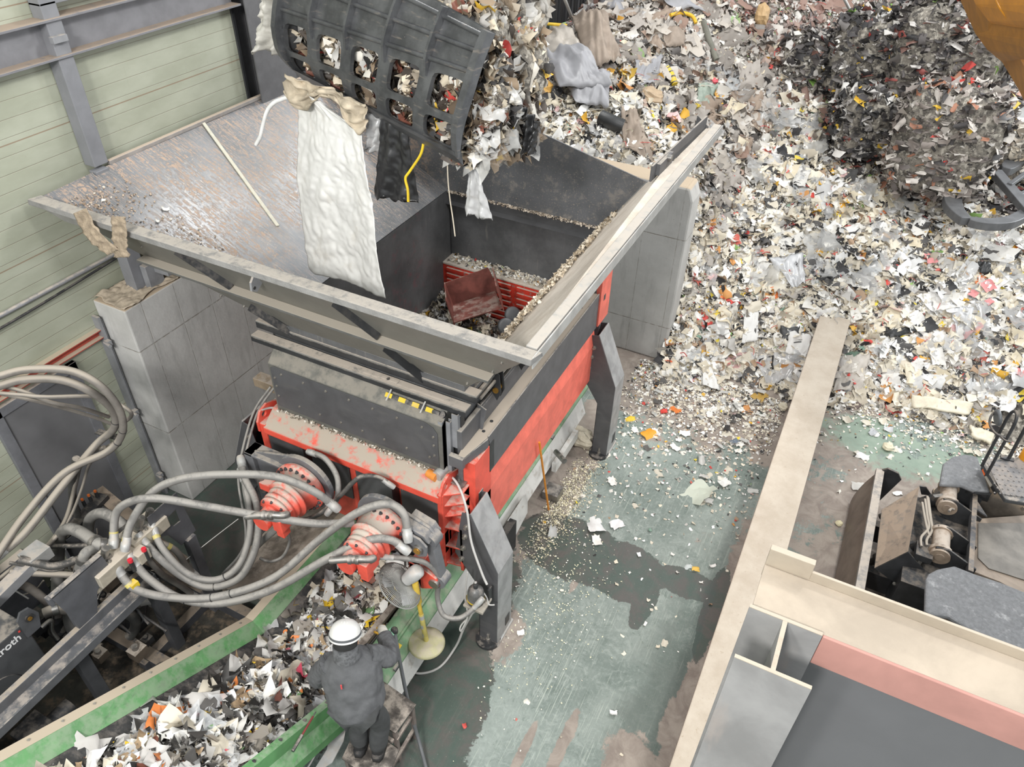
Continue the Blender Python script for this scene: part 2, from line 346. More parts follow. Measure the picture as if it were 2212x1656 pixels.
# ---------------------------------------------------------------- concrete bunker walls
def conc_mat(name, axis, c0='b4b3b0', c1='cbcac7', x0=0, px=.42, pz=(1.11, 2.24)):
    t = NT(name); P = t.sep(t.g.outputs['Position']); n = t.noise(1.3, 8, rough=.7); n2 = t.noise(1, 5, t.vec((9, 9, 1.5)))
    col = t.mix(t.ramp(n, .3, .7), srgb(c0), srgb(c1)); col = t.mix(t.math('MULTIPLY', t.ramp(n2, .5, .75), .35), col, srgb('83827f'))
    f = t.math('FRACT', t.math('MULTIPLY', t.math('SUBTRACT', P[axis], x0), 1/px)); v = t.math('SUBTRACT', 1, t.ramp(t.math('ABSOLUTE', t.math('SUBTRACT', f, .5)), .0, .02))
    h = None
    for z in pz:
        l = t.math('SUBTRACT', 1, t.ramp(t.math('ABSOLUTE', t.math('SUBTRACT', P[2], z)), .0, .012)); h = l if h is None else t.math('MAXIMUM', h, l)
    br = t.ramp(t.noise(14, 4), .3, .6)
    ln = t.math('MULTIPLY', t.math('MAXIMUM', t.math('MULTIPLY', v, .6), h), br); col = t.mix(t.math('MULTIPLY', ln, .75), col, srgb('6f6557'))
    pit = t.ramp(t.noise(45, 2), .74, .77); col = t.mix(t.math('MULTIPLY', pit, .7), col, srgb('4a4845'))
    nz = t.sep(t.g.outputs['Normal'])[2]; col = t.mix(t.ramp(nz, .3, .7), col, srgb('b9a892'))
    t.bump(t.math('ADD', t.noise(30, 6), t.math('MULTIPLY', ln, -1.5)), .25, .01); return t.out(col, .75, 0)
CONL = conc_mat('shuttered_concrete_left', 1, x0=4.3); CONB = conc_mat('shuttered_concrete_back', 0, 'b4b3b0', 'c6c5c2', x0=-2.3, px=.5, pz=(2.05, .6))
mb = MB(); mb.box((-6.6, 3.89, 0), (-6.15, 9.3, 2.75)); struct('wall_left_bunker', mb, CONL, bev=.015)
mb = MB(); mb.prism([(-6.6, 9.3, 0), (-1.93, 9.3, 0), (-1.93, 9.3, 2.62), (-2.0, 9.3, 2.8), (-6.6, 9.3, 2.8)], (0, .38, 0))
struct('wall_back_bunker', mb, CONB, bev=.03)
# angle iron standing at the end of the concrete, with clamps
mb = MB(); mb.chan((-6.63, 3.86, 0), (-6.63, 3.86, 2.55), .12, .1, .01, up=(1, 0, 0), kind='L'); mb.bar((-6.56, 3.83, 0), (-6.56, 3.83, 2.6), .1, .03, up=(0, 1, 0))
for z in (.35, 1.35, 2.3): mb.cyl((-6.52, 3.8, z), (-6.42, 3.78, z), .02, 8); mb.box((-6.52, 3.79, z-.03), (-6.46, 3.84, z+.03))
struct('trim_8', mb, MGR)
# dusty sheet lying in folds on top of the block
def cloth(name, fn, nu, nv, mat, label=None, cat=None, loc=(0, 0, 0), parent=None, thick=.004, sub=0, group=None):
    mb = MB(); vs = [fn(i/nu, j/nv) for j in range(nv+1) for i in range(nu+1)]
    fs = [(j*(nu+1)+i, j*(nu+1)+i+1, (j+1)*(nu+1)+i+1, (j+1)*(nu+1)+i) for j in range(nv) for i in range(nu)]
    mb.add(vs, fs, 0, True); o = obj(name, mb, mat, parent, loc if parent is None else None)
    so = o.modifiers.new('thick', 'SOLIDIFY'); so.thickness = thick
    if sub: s2 = o.modifiers.new('sub', 'SUBSURF'); s2.levels = sub; s2.render_levels = sub
    if label: tag(o, label, cat, group)
    return o
from mathutils import noise as mn
def nz(x, y, z=0, s=1): return mn.noise(Vector((x*s, y*s, z*s)))
def sackf(u, v):
    x = lerp(-6.58, -6.16+.06*nz(v*4, 1), u); y = lerp(3.9, 4.95, v)+.06*nz(u*3, 5)
    return (x, y, 2.765+.05*abs(nz(u*3, v*6, 3))+.03*abs(nz(u*9, v*14, 7)) + .012*(1-u))
SACK = simple('dusty_sacking', 'b3a592', .9, var=.12, bump=.5, bs=50)
cloth('dust_sheet', sackf, 40, 80, SACK, 'dusty tan sheet lying in folds on top of the left concrete wall', 'sheet', (-6.4, 4.4, 2.76))
# timber offcuts by the far end of that wall
mb = MB(); mb.bar((-5.6, 4.82, 1.45), (-4.76, 4.82, 1.45), .14, .12)
o = obj('timber_block', mb, WOOD, None, (-5.2, 4.82, 1.39), bev=.006); tag(o, 'dusty square timber block jutting out behind the shredder, against the concrete', 'timber')
# ---------------------------------------------------------------- low wall on the right with its dusty top
t = NT('dusty_wall_top'); n = t.noise(3, 8, rough=.7); n2 = t.noise(25, 5)
c = t.mix(t.ramp(n, .3, .7), srgb('b3a696'), srgb('c3b8a9')); c = t.mix(t.math('MULTIPLY', t.ramp(n2, .62, .72), .5), c, srgb('9d8b76'))
nzv = t.sep(t.g.outputs['Normal'])[2]; c = t.mix(t.ramp(nzv, .3, .7), srgb('8b7a70'), c); t.bump(t.noise(14, 8, rough=.7), .35, .02); LOWW = t.out(c, .9, 0)
mb = MB(); mb.box((-.005, -3, 0), (.41, 10.35, .9)); struct('wall_right', mb, LOWW, bev=.012)
# steel column and beam of the platform the camera looks over
cx0, cx1, cy0, cy1 = .108, .437, 2.08, 2.385
mb = MB(); mb.box((cx0, cy0, .9), (cx1, cy0+.018, 4.0)); mb.box((cx0, cy1-.018, .9), (cx1, cy1, 4.0)); mb.box((.262, cy0+.01, .9), (.283, cy1-.01, 3.998))
mb.box((cx0, cy0, 4.0), (cx1, cy0+.018, 4.004), 1); mb.box((cx0, cy1-.018, 4.0), (cx1, cy1, 4.004), 1); mb.box((.262, cy0+.01, 3.999), (.283, cy1-.01, 4.003), 1)
struct('trim_9', mb, [COLG, CREAM])
b0 = at(1645, 1262, Z=4.0); b1 = at(2212, 1545, Z=4.0)
mb = MB(); x1 = 3.6
mb.box((.12, 2.385, 3.975), (x1, 2.66, 3.99), 2); mb.box((.12, 2.66, 3.9), (x1, 2.675, 4.05)); mb.box((.44, 2.37, 3.78), (x1, 2.385, 3.992), 1); mb.box((.12, 2.655, 4.0), (.33, 2.69, 4.11))
struct('trim_10', mb, [CREAM, PINK, simple('beam_dust', 'a89c8d', .9, var=.1, vs=3, bump=.15, bs=30)], bev=.003)
mb = MB(); mb.box((.44, 2.40, .0), (3.6, 2.43, 3.9)); struct('wall_front', mb, simple('dark_glossy_panel', '646466', .35, var=.06, vs=1))
# ---------------------------------------------------------------- the shredder
def onp(x, y, p0, n):
    n = Vector(n); d = ray(x, y); return CC+d*((Vector(p0)-CC).dot(n)/d.dot(n))
t = NT('scoured_hopper_plate'); P = t.sep(t.g.outputs['Position'])
n = t.noise(2, 6); sx = t.noise(1, 5, t.vec((5, 45, 5), (0, 0, .42)), rough=.8); s2 = t.noise(1, 4, t.vec((8, 80, 8), (0, 0, .42)))
c = t.mix(t.ramp(n, .3, .7), srgb('5f6164'), srgb('75777b')); c = t.mix(t.math('MULTIPLY', t.ramp(s2, .52, .7), .6), c, srgb('a09a93'))
big = t.ramp(t.noise(.9, 3), .25, .55); k = t.math('MULTIPLY', t.ramp(sx, .47, .57), big); k = t.math('MULTIPLY', k, t.ramp(t.noise(30, 3), .38, .55))
lft = t.math('SUBTRACT', 1, t.ramp(P[0], -5.2, -4.3)); k = t.math('MULTIPLY', k, lft)
c = t.mix(k, c, srgb('b39b88')); k2 = t.math('MULTIPLY', t.ramp(t.noise(55, 3), .6, .66), .6); c = t.mix(t.math('MULTIPLY', k2, big), c, srgb('b7a999')); r = t.math('ADD', .31, t.math('MULTIPLY', k, .5)); t.bump(k, .2, .003); HOP = t.out(c, r, .15)
t = NT('hopper_inner_plate'); n = t.noise(3, 7, rough=.7); s2 = t.noise(1, 4, t.vec((30, 30, 3)))
c = t.mix(t.ramp(n, .3, .7), srgb('5c5d5f'), srgb('727375')); c = t.mix(t.math('MULTIPLY', t.ramp(s2, .6, .72), .5), c, srgb('8d8a86')); c = t.mix(t.ramp(t.noise(60, 2), .72, .75), c, srgb('c9c4bb'))
P = t.sep(t.g.outputs['Position']); pk = t.math('MULTIPLY', t.ramp(ell(t, P, -4.5, 6.4, .3, .5), 0, .6), t.ramp(t.noise(9, 4), .48, .7)); c = t.mix(t.math('MULTIPLY', pk, .45), c, srgb('8f5a62'))
HOPI = t.out(c, .5, .3)
t = NT('dust_caked_slope'); n = t.noise(3, 8, rough=.7); c = t.mix(t.ramp(n, .3, .7), srgb('bcb0a2'), srgb('d6cdc1')); c = t.mix(t.ramp(t.noise(26, 4), .66, .72), c, srgb('8a7d6c')); t.bump(t.noise(30, 6), .4, .01); HOPD = t.out(c, .9, 0)
SH = thing('industrial_shredder', 'big red and grey waste shredder on four splayed legs, with a wide flared hopper', 'shredder', (-3.5, 5.5, 0))
ZR = 4.0
hop = MB()   # hopper as one part with panels as sub-parts
def slab(poly, th, m=0):
    """thin plate from a polygon, thickness downward along the normal"""
    P = [Vector(p) for p in poly]; n = Vector((0, 0, 0))
    for i in range(len(P)): n += P[i].cross(P[(i+1) % len(P)])
    n.normalize(); n = n if n.z > 0 else -n
    return MB().prism(P, -n*th, m)
rimb = MB()
rimb.prism([(-6.46, 3.58, 3.95), (-6.46, 3.59, 4.0), (-6.43, 3.70, 4.0), (-6.43, 3.72, 3.955)], (4.86, 0, 0))
rimb.prism([(-6.44, 3.62, 3.95), (-5.75, 3.62, 3.95), (-5.75, 3.62, 3.86), (-6.1, 3.62, 3.86)], (0, .01, 0), 1)
hopper = obj('hopper_rim', rimb, [RIMD, simple('rim_lip', '787774', .5)], SH, bev=.008)
b = MB().bar((-1.66, 3.72, 3.975), (-1.63, 8.40, 3.975), .085, .05); b.bar((-1.60, 3.61, 3.955), (-1.575, 8.40, 3.955), .012, .1, m=1)
obj('hopper_rim', b, [simple('pale_rim', 'a3a19d', .7, dust=.8, dustcol=srgb('b5aea5')), LGR], SH, bev=.006)
b = MB().bar((-6.47, 4.46, 4.01), (-6.46, 7.35, 4.02), .05, .04); obj('hopper_rim', b, simple('tan_rim', '8f8a86', .7, dust=1, dustcol=srgb('b7a797'), thr=.4), SH, bev=.006)
lp = slab([(-6.43, 3.66, 3.985), (-6.45, 4.4, 3.995), (-6.45, 7.38, 3.995), (-4.5, 7.38, 3.0), (-4.5, 4.22, 3.0)], .012); obj('hopper_side_panel', lp, HOP, SH)
lp = slab([(-6.43, 3.64, 3.98), (-4.5, 4.22, 3.0), (-2.45, 4.22, 3.0), (-1.62, 3.64, 3.98)], .012, 0)
FPN = (0, -1, -.58); FP0 = (-4, 3.64, 3.98)
def fpp(x, y, o=0): return onp(x, y, Vector(FP0)+Vector(FPN).normalized()*o, FPN)
fpanel = obj('hopper_front_panel', lp, simple('hopper_front_paint', '6b6963', .42, var=.06), SH)
for a, bb in (((385, 533), (505, 612)), ((543, 655), (640, 716)), ((725, 643), (822, 718)), ((835, 742), (925, 816))):
    p, q = fpp(*a, .0), fpp(*bb, .0); m_ = MB(); n_ = Vector(FPN).normalized()
    m_.bar(p, q, .07, .006, up=n_); m_.bar(p+n_*.035, q+n_*.035, .008, .07, up=n_)
    for tt in (.35, .75): m_.bolt(p.lerp(q, tt)+n_*.006+Vector((-.02, 0, 0)), n_, .009, .02, 1)
    obj('stiffener_angle', m_, [BLK, BOLT], fpanel)
m_ = MB(); p = fpp(313, 549); q = fpp(1068, 806); n_ = Vector(FPN).normalized()
m_.prism([p, p+Vector((0, -.1, -.005)), p+Vector((0, -.1, -.03)), p+Vector((0, .01, -.03))], q-p)
obj('stiffener_shelf', m_, simple('shelf_grey', '5a5a58', .5, dust=1, dustcol=srgb('a8a094'), thr=.35), fpanel, bev=.003)
bolts(fpanel, [(fpp(*xy), n_) for xy in ((308, 530), (420, 600), (478, 637), (528, 660), (1085, 780), (1065, 800), (1040, 818), (1010, 826))], BOLT, .01, .02)
m_ = MB(); p = fpp(560, 600); lg = [p+Vector((-.02, 0, .09)), p+Vector((-.02, -.09, .0)), p+Vector((-.02, -.1, -.07)), p+Vector((-.02, -.05, -.1)), p+Vector((-.02, .05, -.04))]
m_.prism(lg, (.02, 0, 0)); m_.cyl(p+Vector((-.022, -.07, -.055)), p+Vector((.002, -.07, -.055)), .014, 12, m=1); obj('lifting_lug', m_, [MGR, BLK], fpanel)
obj('hopper_side_panel', slab([(-1.70, 3.70, 3.955), (-2.5, 4.22, 2.99), (-2.5, 7.38, 3.0), (-2.06, 7.38, 3.62), (-1.80, 6.9, 3.955), (-1.74, 8.38, 3.95), (-1.66, 8.38, 3.95)], .012), HOPD, SH)
b = MB(); b.bar((-1.86, 6.80, 3.99), (-1.76, 8.38, 4.0), .02, .16); b.bar((-1.83, 6.9, 4.0), (-1.81, 7.25, 4.01), .05, .12); b.cyl((-1.80, 7.12, 4.05), (-1.76, 7.12, 4.05), .035, 16, m=1); b.prism([(-1.72, 8.36, 3.9), (-1.88, 8.36, 3.9), (-1.86, 8.36, 4.07), (-1.72, 8.36, 3.97)], (0, .02, 0))
obj('hopper_fin', b, [DGR, STL], SH, bev=.003)
bp = MB().prism([(-6.45, 7.38, 4.0), (-3.32, 7.38, 3.93), (-2.06, 7.38, 3.64), (-2.5, 7.38, 3.0), (-4.5, 7.38, 3.0)], (0, .015, 0))
obj('hopper_back_panel', bp, HOP, SH)
# inner chute, its frame step and ledge
b = MB(); b.box((-4.52, 4.24, 1.2), (-4.5, 7.4, 2.98)); obj('chute_wall', b, HOPI, SH)
b = MB(); b.box((-4.52, 7.45, 1.2), (-2.48, 7.47, 2.98)); obj('chute_wall', b, HOPI, SH)
b = MB(); b.box((-2.5, 4.24, 1.2), (-2.48, 7.4, 2.98)); obj('chute_wall', b, HOPI, SH)
b = MB(); b.box((-4.52, 4.22, 1.2), (-2.48, 4.24, 2.98)); obj('chute_wall', b, HOPI, SH)
b = MB(); b.prism([(-4.5, 7.39, 2.98), (-4.5, 7.39, 2.86), (-4.5, 7.32, 2.84), (-4.5, 7.46, 2.80), (-4.5, 7.46, 2.98)], (2.0, 0, 0)); obj('chute_step', b, DGRC, SH)
b = MB(); b.box((-4.55, 7.20, 1.3), (-2.48, 7.44, 2.08), 0); b.box((-4.5, 7.19, 2.07), (-2.5, 7.44, 2.1), 1)
for i in range(9):
    for x0, x1 in ((-4.44, -3.52), (-3.44, -2.54)): b.box((x0, 7.17, 1.34+i*.082), (x1, 7.2, 1.385+i*.082), 0)
obj('pusher_panel', b, [simple('scraped_red', 'cc3a2a', .5, var=.15, dust=.9, streak=('8a8178', (30, 4, 20), .7)), HOPD], SH, bev=.006)
b = MB(); b.box((-4.5, 4.24, 1.2), (-2.5, 7.4, 1.3)); obj('chute_floor', b, BLKM, SH)
# machine body below the hopper
b = MB(); b.box((-4.62, 4.28, 1.2), (-4.53, 7.5, 2.84)); b.box((-4.53, 7.48, 1.2), (-2.42, 7.6, 2.9)); b.box((-2.47, 4.05, 1.9), (-2.42, 7.5, 2.62)); obj('body_plate', b, DGR, SH, bev=.01)
b = MB(); RD = simple('rail_grey', '7d7b77', .5, dust=.9); b.box((-4.70, 4.09, 2.815), (-2.40, 4.19, 2.835)); b.box((-4.70, 4.085, 2.77), (-2.40, 4.095, 2.815), 1); b.box((-3.3, 4.12, 2.835), (-3.1, 4.17, 2.84)); b.bolt((-3.2, 4.14, 2.84), (0, 0, 1), .01, .015, 1); obj('slide_rail', b, [RD, BLK], SH, bev=.003)
b = MB(); b.box((-4.73, 4.21, 2.90), (-2.36, 4.31, 2.92)); b.box((-4.73, 4.205, 2.84), (-2.36, 4.215, 2.90), 1); obj('slide_rail', b, [RD, BLK], SH, bev=.003)
fb = MB(); fb.prism([(-4.46, 3.99, 2.1), (-4.46, 3.99, 2.66), (-4.46, 4.13, 2.79), (-4.46, 4.24, 2.79), (-4.46, 4.24, 2.1)], (1.88, 0, 0))
cover = obj('front_cover', fb, simple('cover_top_grey', '65645f', .5, dust=.55, dustcol=srgb('8f897f')), SH, bev=.01)
b = MB(); pr = [(-4.43, 2.16), (-2.62, 2.16), (-2.62, 2.56), (-2.66, 2.62), (-2.74, 2.65), (-4.38, 2.65), (-4.43, 2.62)]; b.prism([(x, 3.989, z) for x, z in pr], (0, -.008, 0)); obj('cover_plate', b, DGRC, cover, bev=.003)
bolts(cover, [((-4.3+i*.255, 3.98, 2.59), (0, -1, 0)) for i in range(7)]+[((-4.15+i*.24, 3.98, 2.26), (0, -1, 0)) for i in range(7)]+
      [((x, 3.98, z), (0, -1, 0)) for z in (2.3, 2.42, 2.52) for x in (-2.66, -4.39)], BOLT, .009, .012)
b = MB(); p, q = Vector((-3.17, 4.06, 2.735)), Vector((-2.69, 4.06, 2.735)); u = Vector((0, -.7, .7))
for i in range(7):
    a0, a1 = p.lerp(q, i/7), p.lerp(q, (i+1)/7); b.bar(a0+u*.02, a1+u*.02, .04, .025, up=u, m=i % 2)
b.bar(q+u*.02, q+Vector((.07, 0, 0))+u*.02, .03, .05, up=u, m=1); b.cyl(q+Vector((.09, 0, 0)), q+Vector((.09, 0, 0))+u*.03, .03, 12, m=1)
for tt in (.08, .8): b.bar(p.lerp(q, tt)+u*.04+Vector((0, -.04, -.03)), p.lerp(q, tt)+u*.04+Vector((0, .05, .03)), .012, .01, up=u, m=2)
obj('hazard_bar', b, [YEL, BLK, CABLE], SH)
# right-hand flank: guards, dusty ledge, posts, brackets
b = MB(); lz = 2.38
b.prism([(-2.42, 3.98, lz), (-2.36, 3.98, lz), (-2.30, 4.3, lz), (-2.30, 6.95, lz), (-2.44, 6.95, lz), (-2.44, 4.1, lz)], (0, 0, .03), 1)
b.prism([(-2.305, 4.3, lz-.02), (-2.29, 4.3, lz-.02), (-2.29, 6.95, lz-.02), (-2.305, 6.95, lz-.02)], (0, 0, .06)); b.prism([(-2.37, 3.96, 2.3), (-2.29, 4.28, 2.3), (-2.30, 4.32, 2.3), (-2.39, 4.0, 2.3)], (0, 0, .1)); b.box((-2.5, 3.95, 2.28), (-2.36, 4.0, 2.4))
for y in (4.35, 4.5, 6.6, 6.8): b.cyl((-2.37, y, lz+.028), (-2.37, y, lz+.034), .016, 16, m=2)
obj('side_ledge', b, [DGR, simple('ledge_top', '7a7772', .6, dust=1, dustcol=srgb('a89d90'), thr=.35), BLK], SH, bev=.004)
b = MB(); b.box((-2.34, 4.33, 1.93), (-2.3, 7.0, 2.36)); obj('side_plate', b, DGR, SH, bev=.004)
b = MB(); b.prism([(-2.46, 4.36, 2.4), (-2.39, 4.36, 2.4), (-2.37, 4.40, 2.62), (-2.46, 4.40, 2.66)], (0, .012, 0)); b.bar((-2.43, 4.40, 2.53), (-2.43, 7.1, 2.53), .01, .24); obj('deflector_plate', b, DGR, SH, bev=.003)
b = MB()
for x, y in ((-2.58, 4.0), (-2.52, 4.03)): b.chan((x, y, 2.12), (x, y, 2.70), .04, .05, .006, up=(0, 1, 0))
b.chan((-2.46, 4.06, 2.4), (-2.46, 4.06, 2.78), .06, .08, .008, up=(0, 1, 0)); b.box((-2.52, 4.1, 2.3), (-2.45, 4.16, 2.74), 1); obj('guide_post', b, [MGR, BLK], SH)
b = MB(); b.bar((-2.5, 4.3, 2.86), (-2.5, 7.4, 2.86), .1, .04); b.bar((-2.44, 4.35, 2.80), (-2.44, 5.1, 2.80), .03, .05, m=1); b.bar((-2.40, 4.35, 2.78), (-2.40, 7.1, 2.78), .02, .03, m=1); obj('side_rail', b, [DGR, simple('rail_dust', '8c867d', .6, dust=.9)], SH, bev=.004)
for y in (4.62, 5.12):
    b = MB()
    for o_ in (0, .07): b.prism([(-2.44, y+o_, 2.66), (-2.44, y+o_, 2.9), (-2.36, y+o_, 2.86), (-2.34, y+o_, 2.66), (-2.38, y+o_, 2.56)], (0, .012, 0))
    b.cyl((-2.39, y-.015, 2.68), (-2.39, y+.1, 2.68), .028, 16, m=1); obj('hinge_bracket', b, [BLK, BRS], SH, bev=.002)
# red frame: side beam, end beam with lugs, corner gussets
b = MB(); b.prism([(-2.30, 4.12, 1.16), (-2.30, 4.12, 1.70), (-2.345, 4.12, 1.93), (-2.5, 4.12, 1.93), (-2.5, 4.12, 1.16)], (0, 2.9, 0)); obj('side_beam', b, REDB, SH, bev=.006)
b = MB(); b.prism([(-4.75, 4.12, 1.16), (-4.75, 4.12, 1.93), (-4.6, 4.12, 1.93), (-4.6, 4.12, 1.16)], (0, 2.9, 0)); obj('side_beam', b, REDB, SH, bev=.006)
b = MB(); b.box((-2.34, 6.98, 1.95), (-2.28, 7.3, 2.62)); b.box((-2.285, 7.08, 2.25), (-2.278, 7.14, 2.33), 1); b.box((-2.4, 6.7, 2.62), (-2.26, 7.1, 2.68), 2); obj('corner_plate', b, [REDB, BLK, LGR], SH, bev=.005)
b = MB(); pr = [(3.80, 1.90), (3.81, 1.97), (3.85, 2.0), (3.99, 2.1), (4.1, 2.1), (4.1, 1.2), (3.95, 1.2), (3.95, 1.9)]; b.prism([(-4.52, y, z) for y, z in pr], (2.0, 0, 0)); eb = obj('end_beam', b, simple('end_beam_red', 'de5746', .42, var=.08, dust=.9, thr=.52, dustcol=srgb('b0a496')), SH, bev=.012)
b = MB()
for x0, x1 in ((-4.50, -4.08), (-3.98, -3.54), (-3.46, -3.06), (-2.96, -2.56)): b.box((x0, 3.835, 1.42), (x1, 3.95, 1.895))
b.box((-4.3, 3.828, 1.68), (-4.2, 3.836, 1.70), 1); b.box((-3.1, 3.828, 1.6), (-3.14, 3.836, 1.68), 1)
for x in (-4.47, -4.12, -3.95, -3.57, -3.44, -3.08, -2.93, -2.6): b.bolt((x, 3.835, 1.87), (0, -1, 0), .007, .01, 1)
obj('access_panel', b, [simple('panel_dark', '505153', .4), BOLT], eb, bev=.003)
b = MB(); b.box((-3.535, 3.84, 1.3), (-3.47, 3.95, 1.9)); b.box((-2.56, 3.82, 1.0), (-2.5, 4.12, 2.0)); b.box((-4.58, 3.82, 1.0), (-4.5, 4.12, 2.0)); b.box((-4.6, 3.9, 1.0), (-2.5, 3.95, 1.45)); obj('end_post', b, RED, SH, bev=.01)
for x in (-4.585, -2.53):
    b = MB(); pl = [(x, 3.8, 1.9), (x, 3.80, 2.02), (x, 3.86, 2.12), (x, 3.96, 2.15), (x, 4.12, 2.08), (x, 4.12, 1.9)]; hl = [(x, 3.9+.03*math.cos(a*PI/6), 2.06+.03*math.sin(a*PI/6)) for a in range(12)]
    b.plate(pl, [hl], (.025, 0, 0)); obj('lifting_eye', b, RED, SH, bev=.003)
b = MB(); b.box((-2.5, 4.06, 1.0), (-2.36, 4.12, 2.0)); b.box((-2.36, 3.86, 1.0), (-2.33, 4.12, 1.6)); b.box((-2.42, 4.06, 1.55), (-2.30, 4.36, 2.28)); b.box((-2.32, 4.33, 1.95), (-2.298, 4.42, 2.3), 1)
for i, z in enumerate((1.98, 1.84, 1.70, 1.56, 1.3, 1.05)): b.prism([(-2.52, 3.83, z), (-2.36, 3.86 if i > 2 else 3.95, z), (-2.36, 4.08, z), (-2.52, 4.08, z)], (0, 0, .018))
b.box((-2.31, 4.12, 1.75), (-2.294, 4.2, 1.86), 2); obj('corner_gusset', b, [RED, BLK, STL], SH, bev=.004)
b = MB(); b.cyl((-2.62, 3.93, 2.1), (-2.60, 4.05, 2.1), .05, 16, m=0); b.box((-2.55, 3.98, 2.02), (-2.38, 4.12, 2.03), 1); b.bolt((-2.46, 4.05, 2.03), (0, 0, 1), .014, .03, 1); b.cyl((-2.72, 3.95, 2.08), (-2.62, 3.93, 2.08), .042, 16, m=2); obj('warning_beacon', b, [LGR, STL, flat('d98a3f', .3)], SH)
# legs
def leg(mirror, y0, nm='leg'):
    b = MB(); s = -1 if mirror else 1; cxm = -3.55
    def X(x): return x if not mirror else 2*cxm-x
    pr = [(-2.165, 0.03), (-1.962, 0.03), (-1.962, 1.18), (-2.06, 1.42), (-2.24, 1.86), (-2.33, 1.84), (-2.42, 1.24), (-2.165, .85)]
    b.prism([(X(x), y0, z) for x, z in pr], (0, .012, 0), 0); b.prism([(X(x), y0+.30, z) for x, z in pr], (0, .012, 0), 0)
    b.prism([(X(-1.97), y0+.005, .03), (X(-1.955), y0+.005, .03), (X(-1.955), y0+.005, 1.18), (X(-2.235), y0+.005, 1.87), (X(-2.25), y0+.005, 1.86), (X(-1.97), y0+.005, 1.17)], (0, .302, 0), 1)
    b.prism([(X(-2.165), y0, .03), (X(-2.155), y0, .03), (X(-2.155), y0, .85), (X(-2.41), y0, 1.24), (X(-2.42), y0, 1.24), (X(-2.165), y0, .85)], (0, .3, 0), 0)
    b.box((X(-2.19), y0-.02, .0), (X(-1.94), y0+.34, .03), 2); b.box((X(-1.957), y0+.17, .12), (X(-1.95), y0+.26, .26), 3)
    for z in (1.2, 1.37, 1.54, 1.68): b.bolt((X(-2.34+(z-1.2)*.12), y0, z), (0, -1, 0), .018, .035, 4)
    b.bolt((X(-2.06), y0-.005, .03), (0, 0, 1), .016, .1, 4); b.cyl((X(-2.07), y0+.02, -.0), (X(-2.07), y0+.02, .035), .13, 24, m=3)
    return obj(nm, b, [DGRC, simple('leg_face_grey', '9c9c9c', .45, .1, var=.15, dust=.3), LGR, BLK, BOLT], SH, bev=.004)  # outer and sloping faces in a lighter grey
leg(False, 3.86); leg(False, 6.94); leg(True, 3.86); leg(True, 6.94)
# hydraulic motors with torque arms
BOLTG = simple('bolt_grey', '5d6062', .4, .5)
def motor(x, y, z, side):
    m = thing('x', '', '', (x, y, z)) if False else None
    b = MB(); ax = (0, -1, 0)
    b.lathe((x, y, z), ax, [(0, .24), (.03, .255), (.035, .255), (.07, .255), (.075, .215), (.10, .212), (.2, .185), (.205, .20), (.225, .20), (.23, .17), (.25, .165), (.255, .172), (.28, .17), (.285, .158), (.31, .155), (.315, .165), (.34, .163), (.345, .15), (.36, .148), (.362, .16), (.39, .158), (.40, .12), (.405, .11)], 48)
    body = obj('hydraulic_motor', b, simple('motor_red', 'de6050', .4, var=.12, dust=.75, thr=.5) if side == 0 else bpy.data.materials['motor_red'], SH)
    cs = [(math.cos(2*PI*i/22), math.sin(2*PI*i/22)) for i in range(22)]
    bolts(body, [((x+.233*c_, y-.068, z+.233*s_), ax) for c_, s_ in cs], BOLTG, .012, .024)
    cs = [(math.cos(2*PI*i/8), math.sin(2*PI*i/8)) for i in range(8)]
    bolts(body, [((x+.135*c_, y-.39, z+.135*s_), ax) for c_, s_ in cs], BOLTG, .010, .02)
    b = MB(); b.cyl((x-.03, y-.40, z-.01), (x-.03, y-.54, z-.01), .085, 28, .082); b.box((x+.06, y-.5, z-.09), (x+.16, y-.33, z+.06)); b.box((x+.05, y-.47, z-.2), (x+.13, y-.38, z-.06)); obj('end_cap', b, RED, body, bev=.008)
    b = MB()
    if side == 0:
        b.box((x-.34, y-.2, z-.05), (x-.2, y-.1, z+.03)); b.cyl((x-.36, y-.15, z-.12), (x-.36, y-.15, z+.06), .04, 12, m=1); obj('valve_block', b, [RED, STL], body); b = MB()
    b.tube([(x+.14, y-.42, z+.05), (x+.18, y-.42, z+.10), (x+.16, y-.46, z+.12), (x+.05, y-.52, z+.13), (x-.12, y-.60, z+.10)], .032, 12, 1); b.lathe((x+.1, y-.5, z+.125), (-.9, -.4, 0), [(0, .04), (.03, .04), (.032, .036), (.06, .036), (.062, .042), (.09, .042)], 8, 1)
    obj('port_fitting', b, [RED, STL], body)
    return body
motor(-3.75, 3.45, 1.90, 0); motor(-2.87, 3.45, 1.83, 1)
ARMG = simple('arm_grey', '6b6c6f', .5, var=.12, dust=.55, dustcol=srgb('a39a8f'))
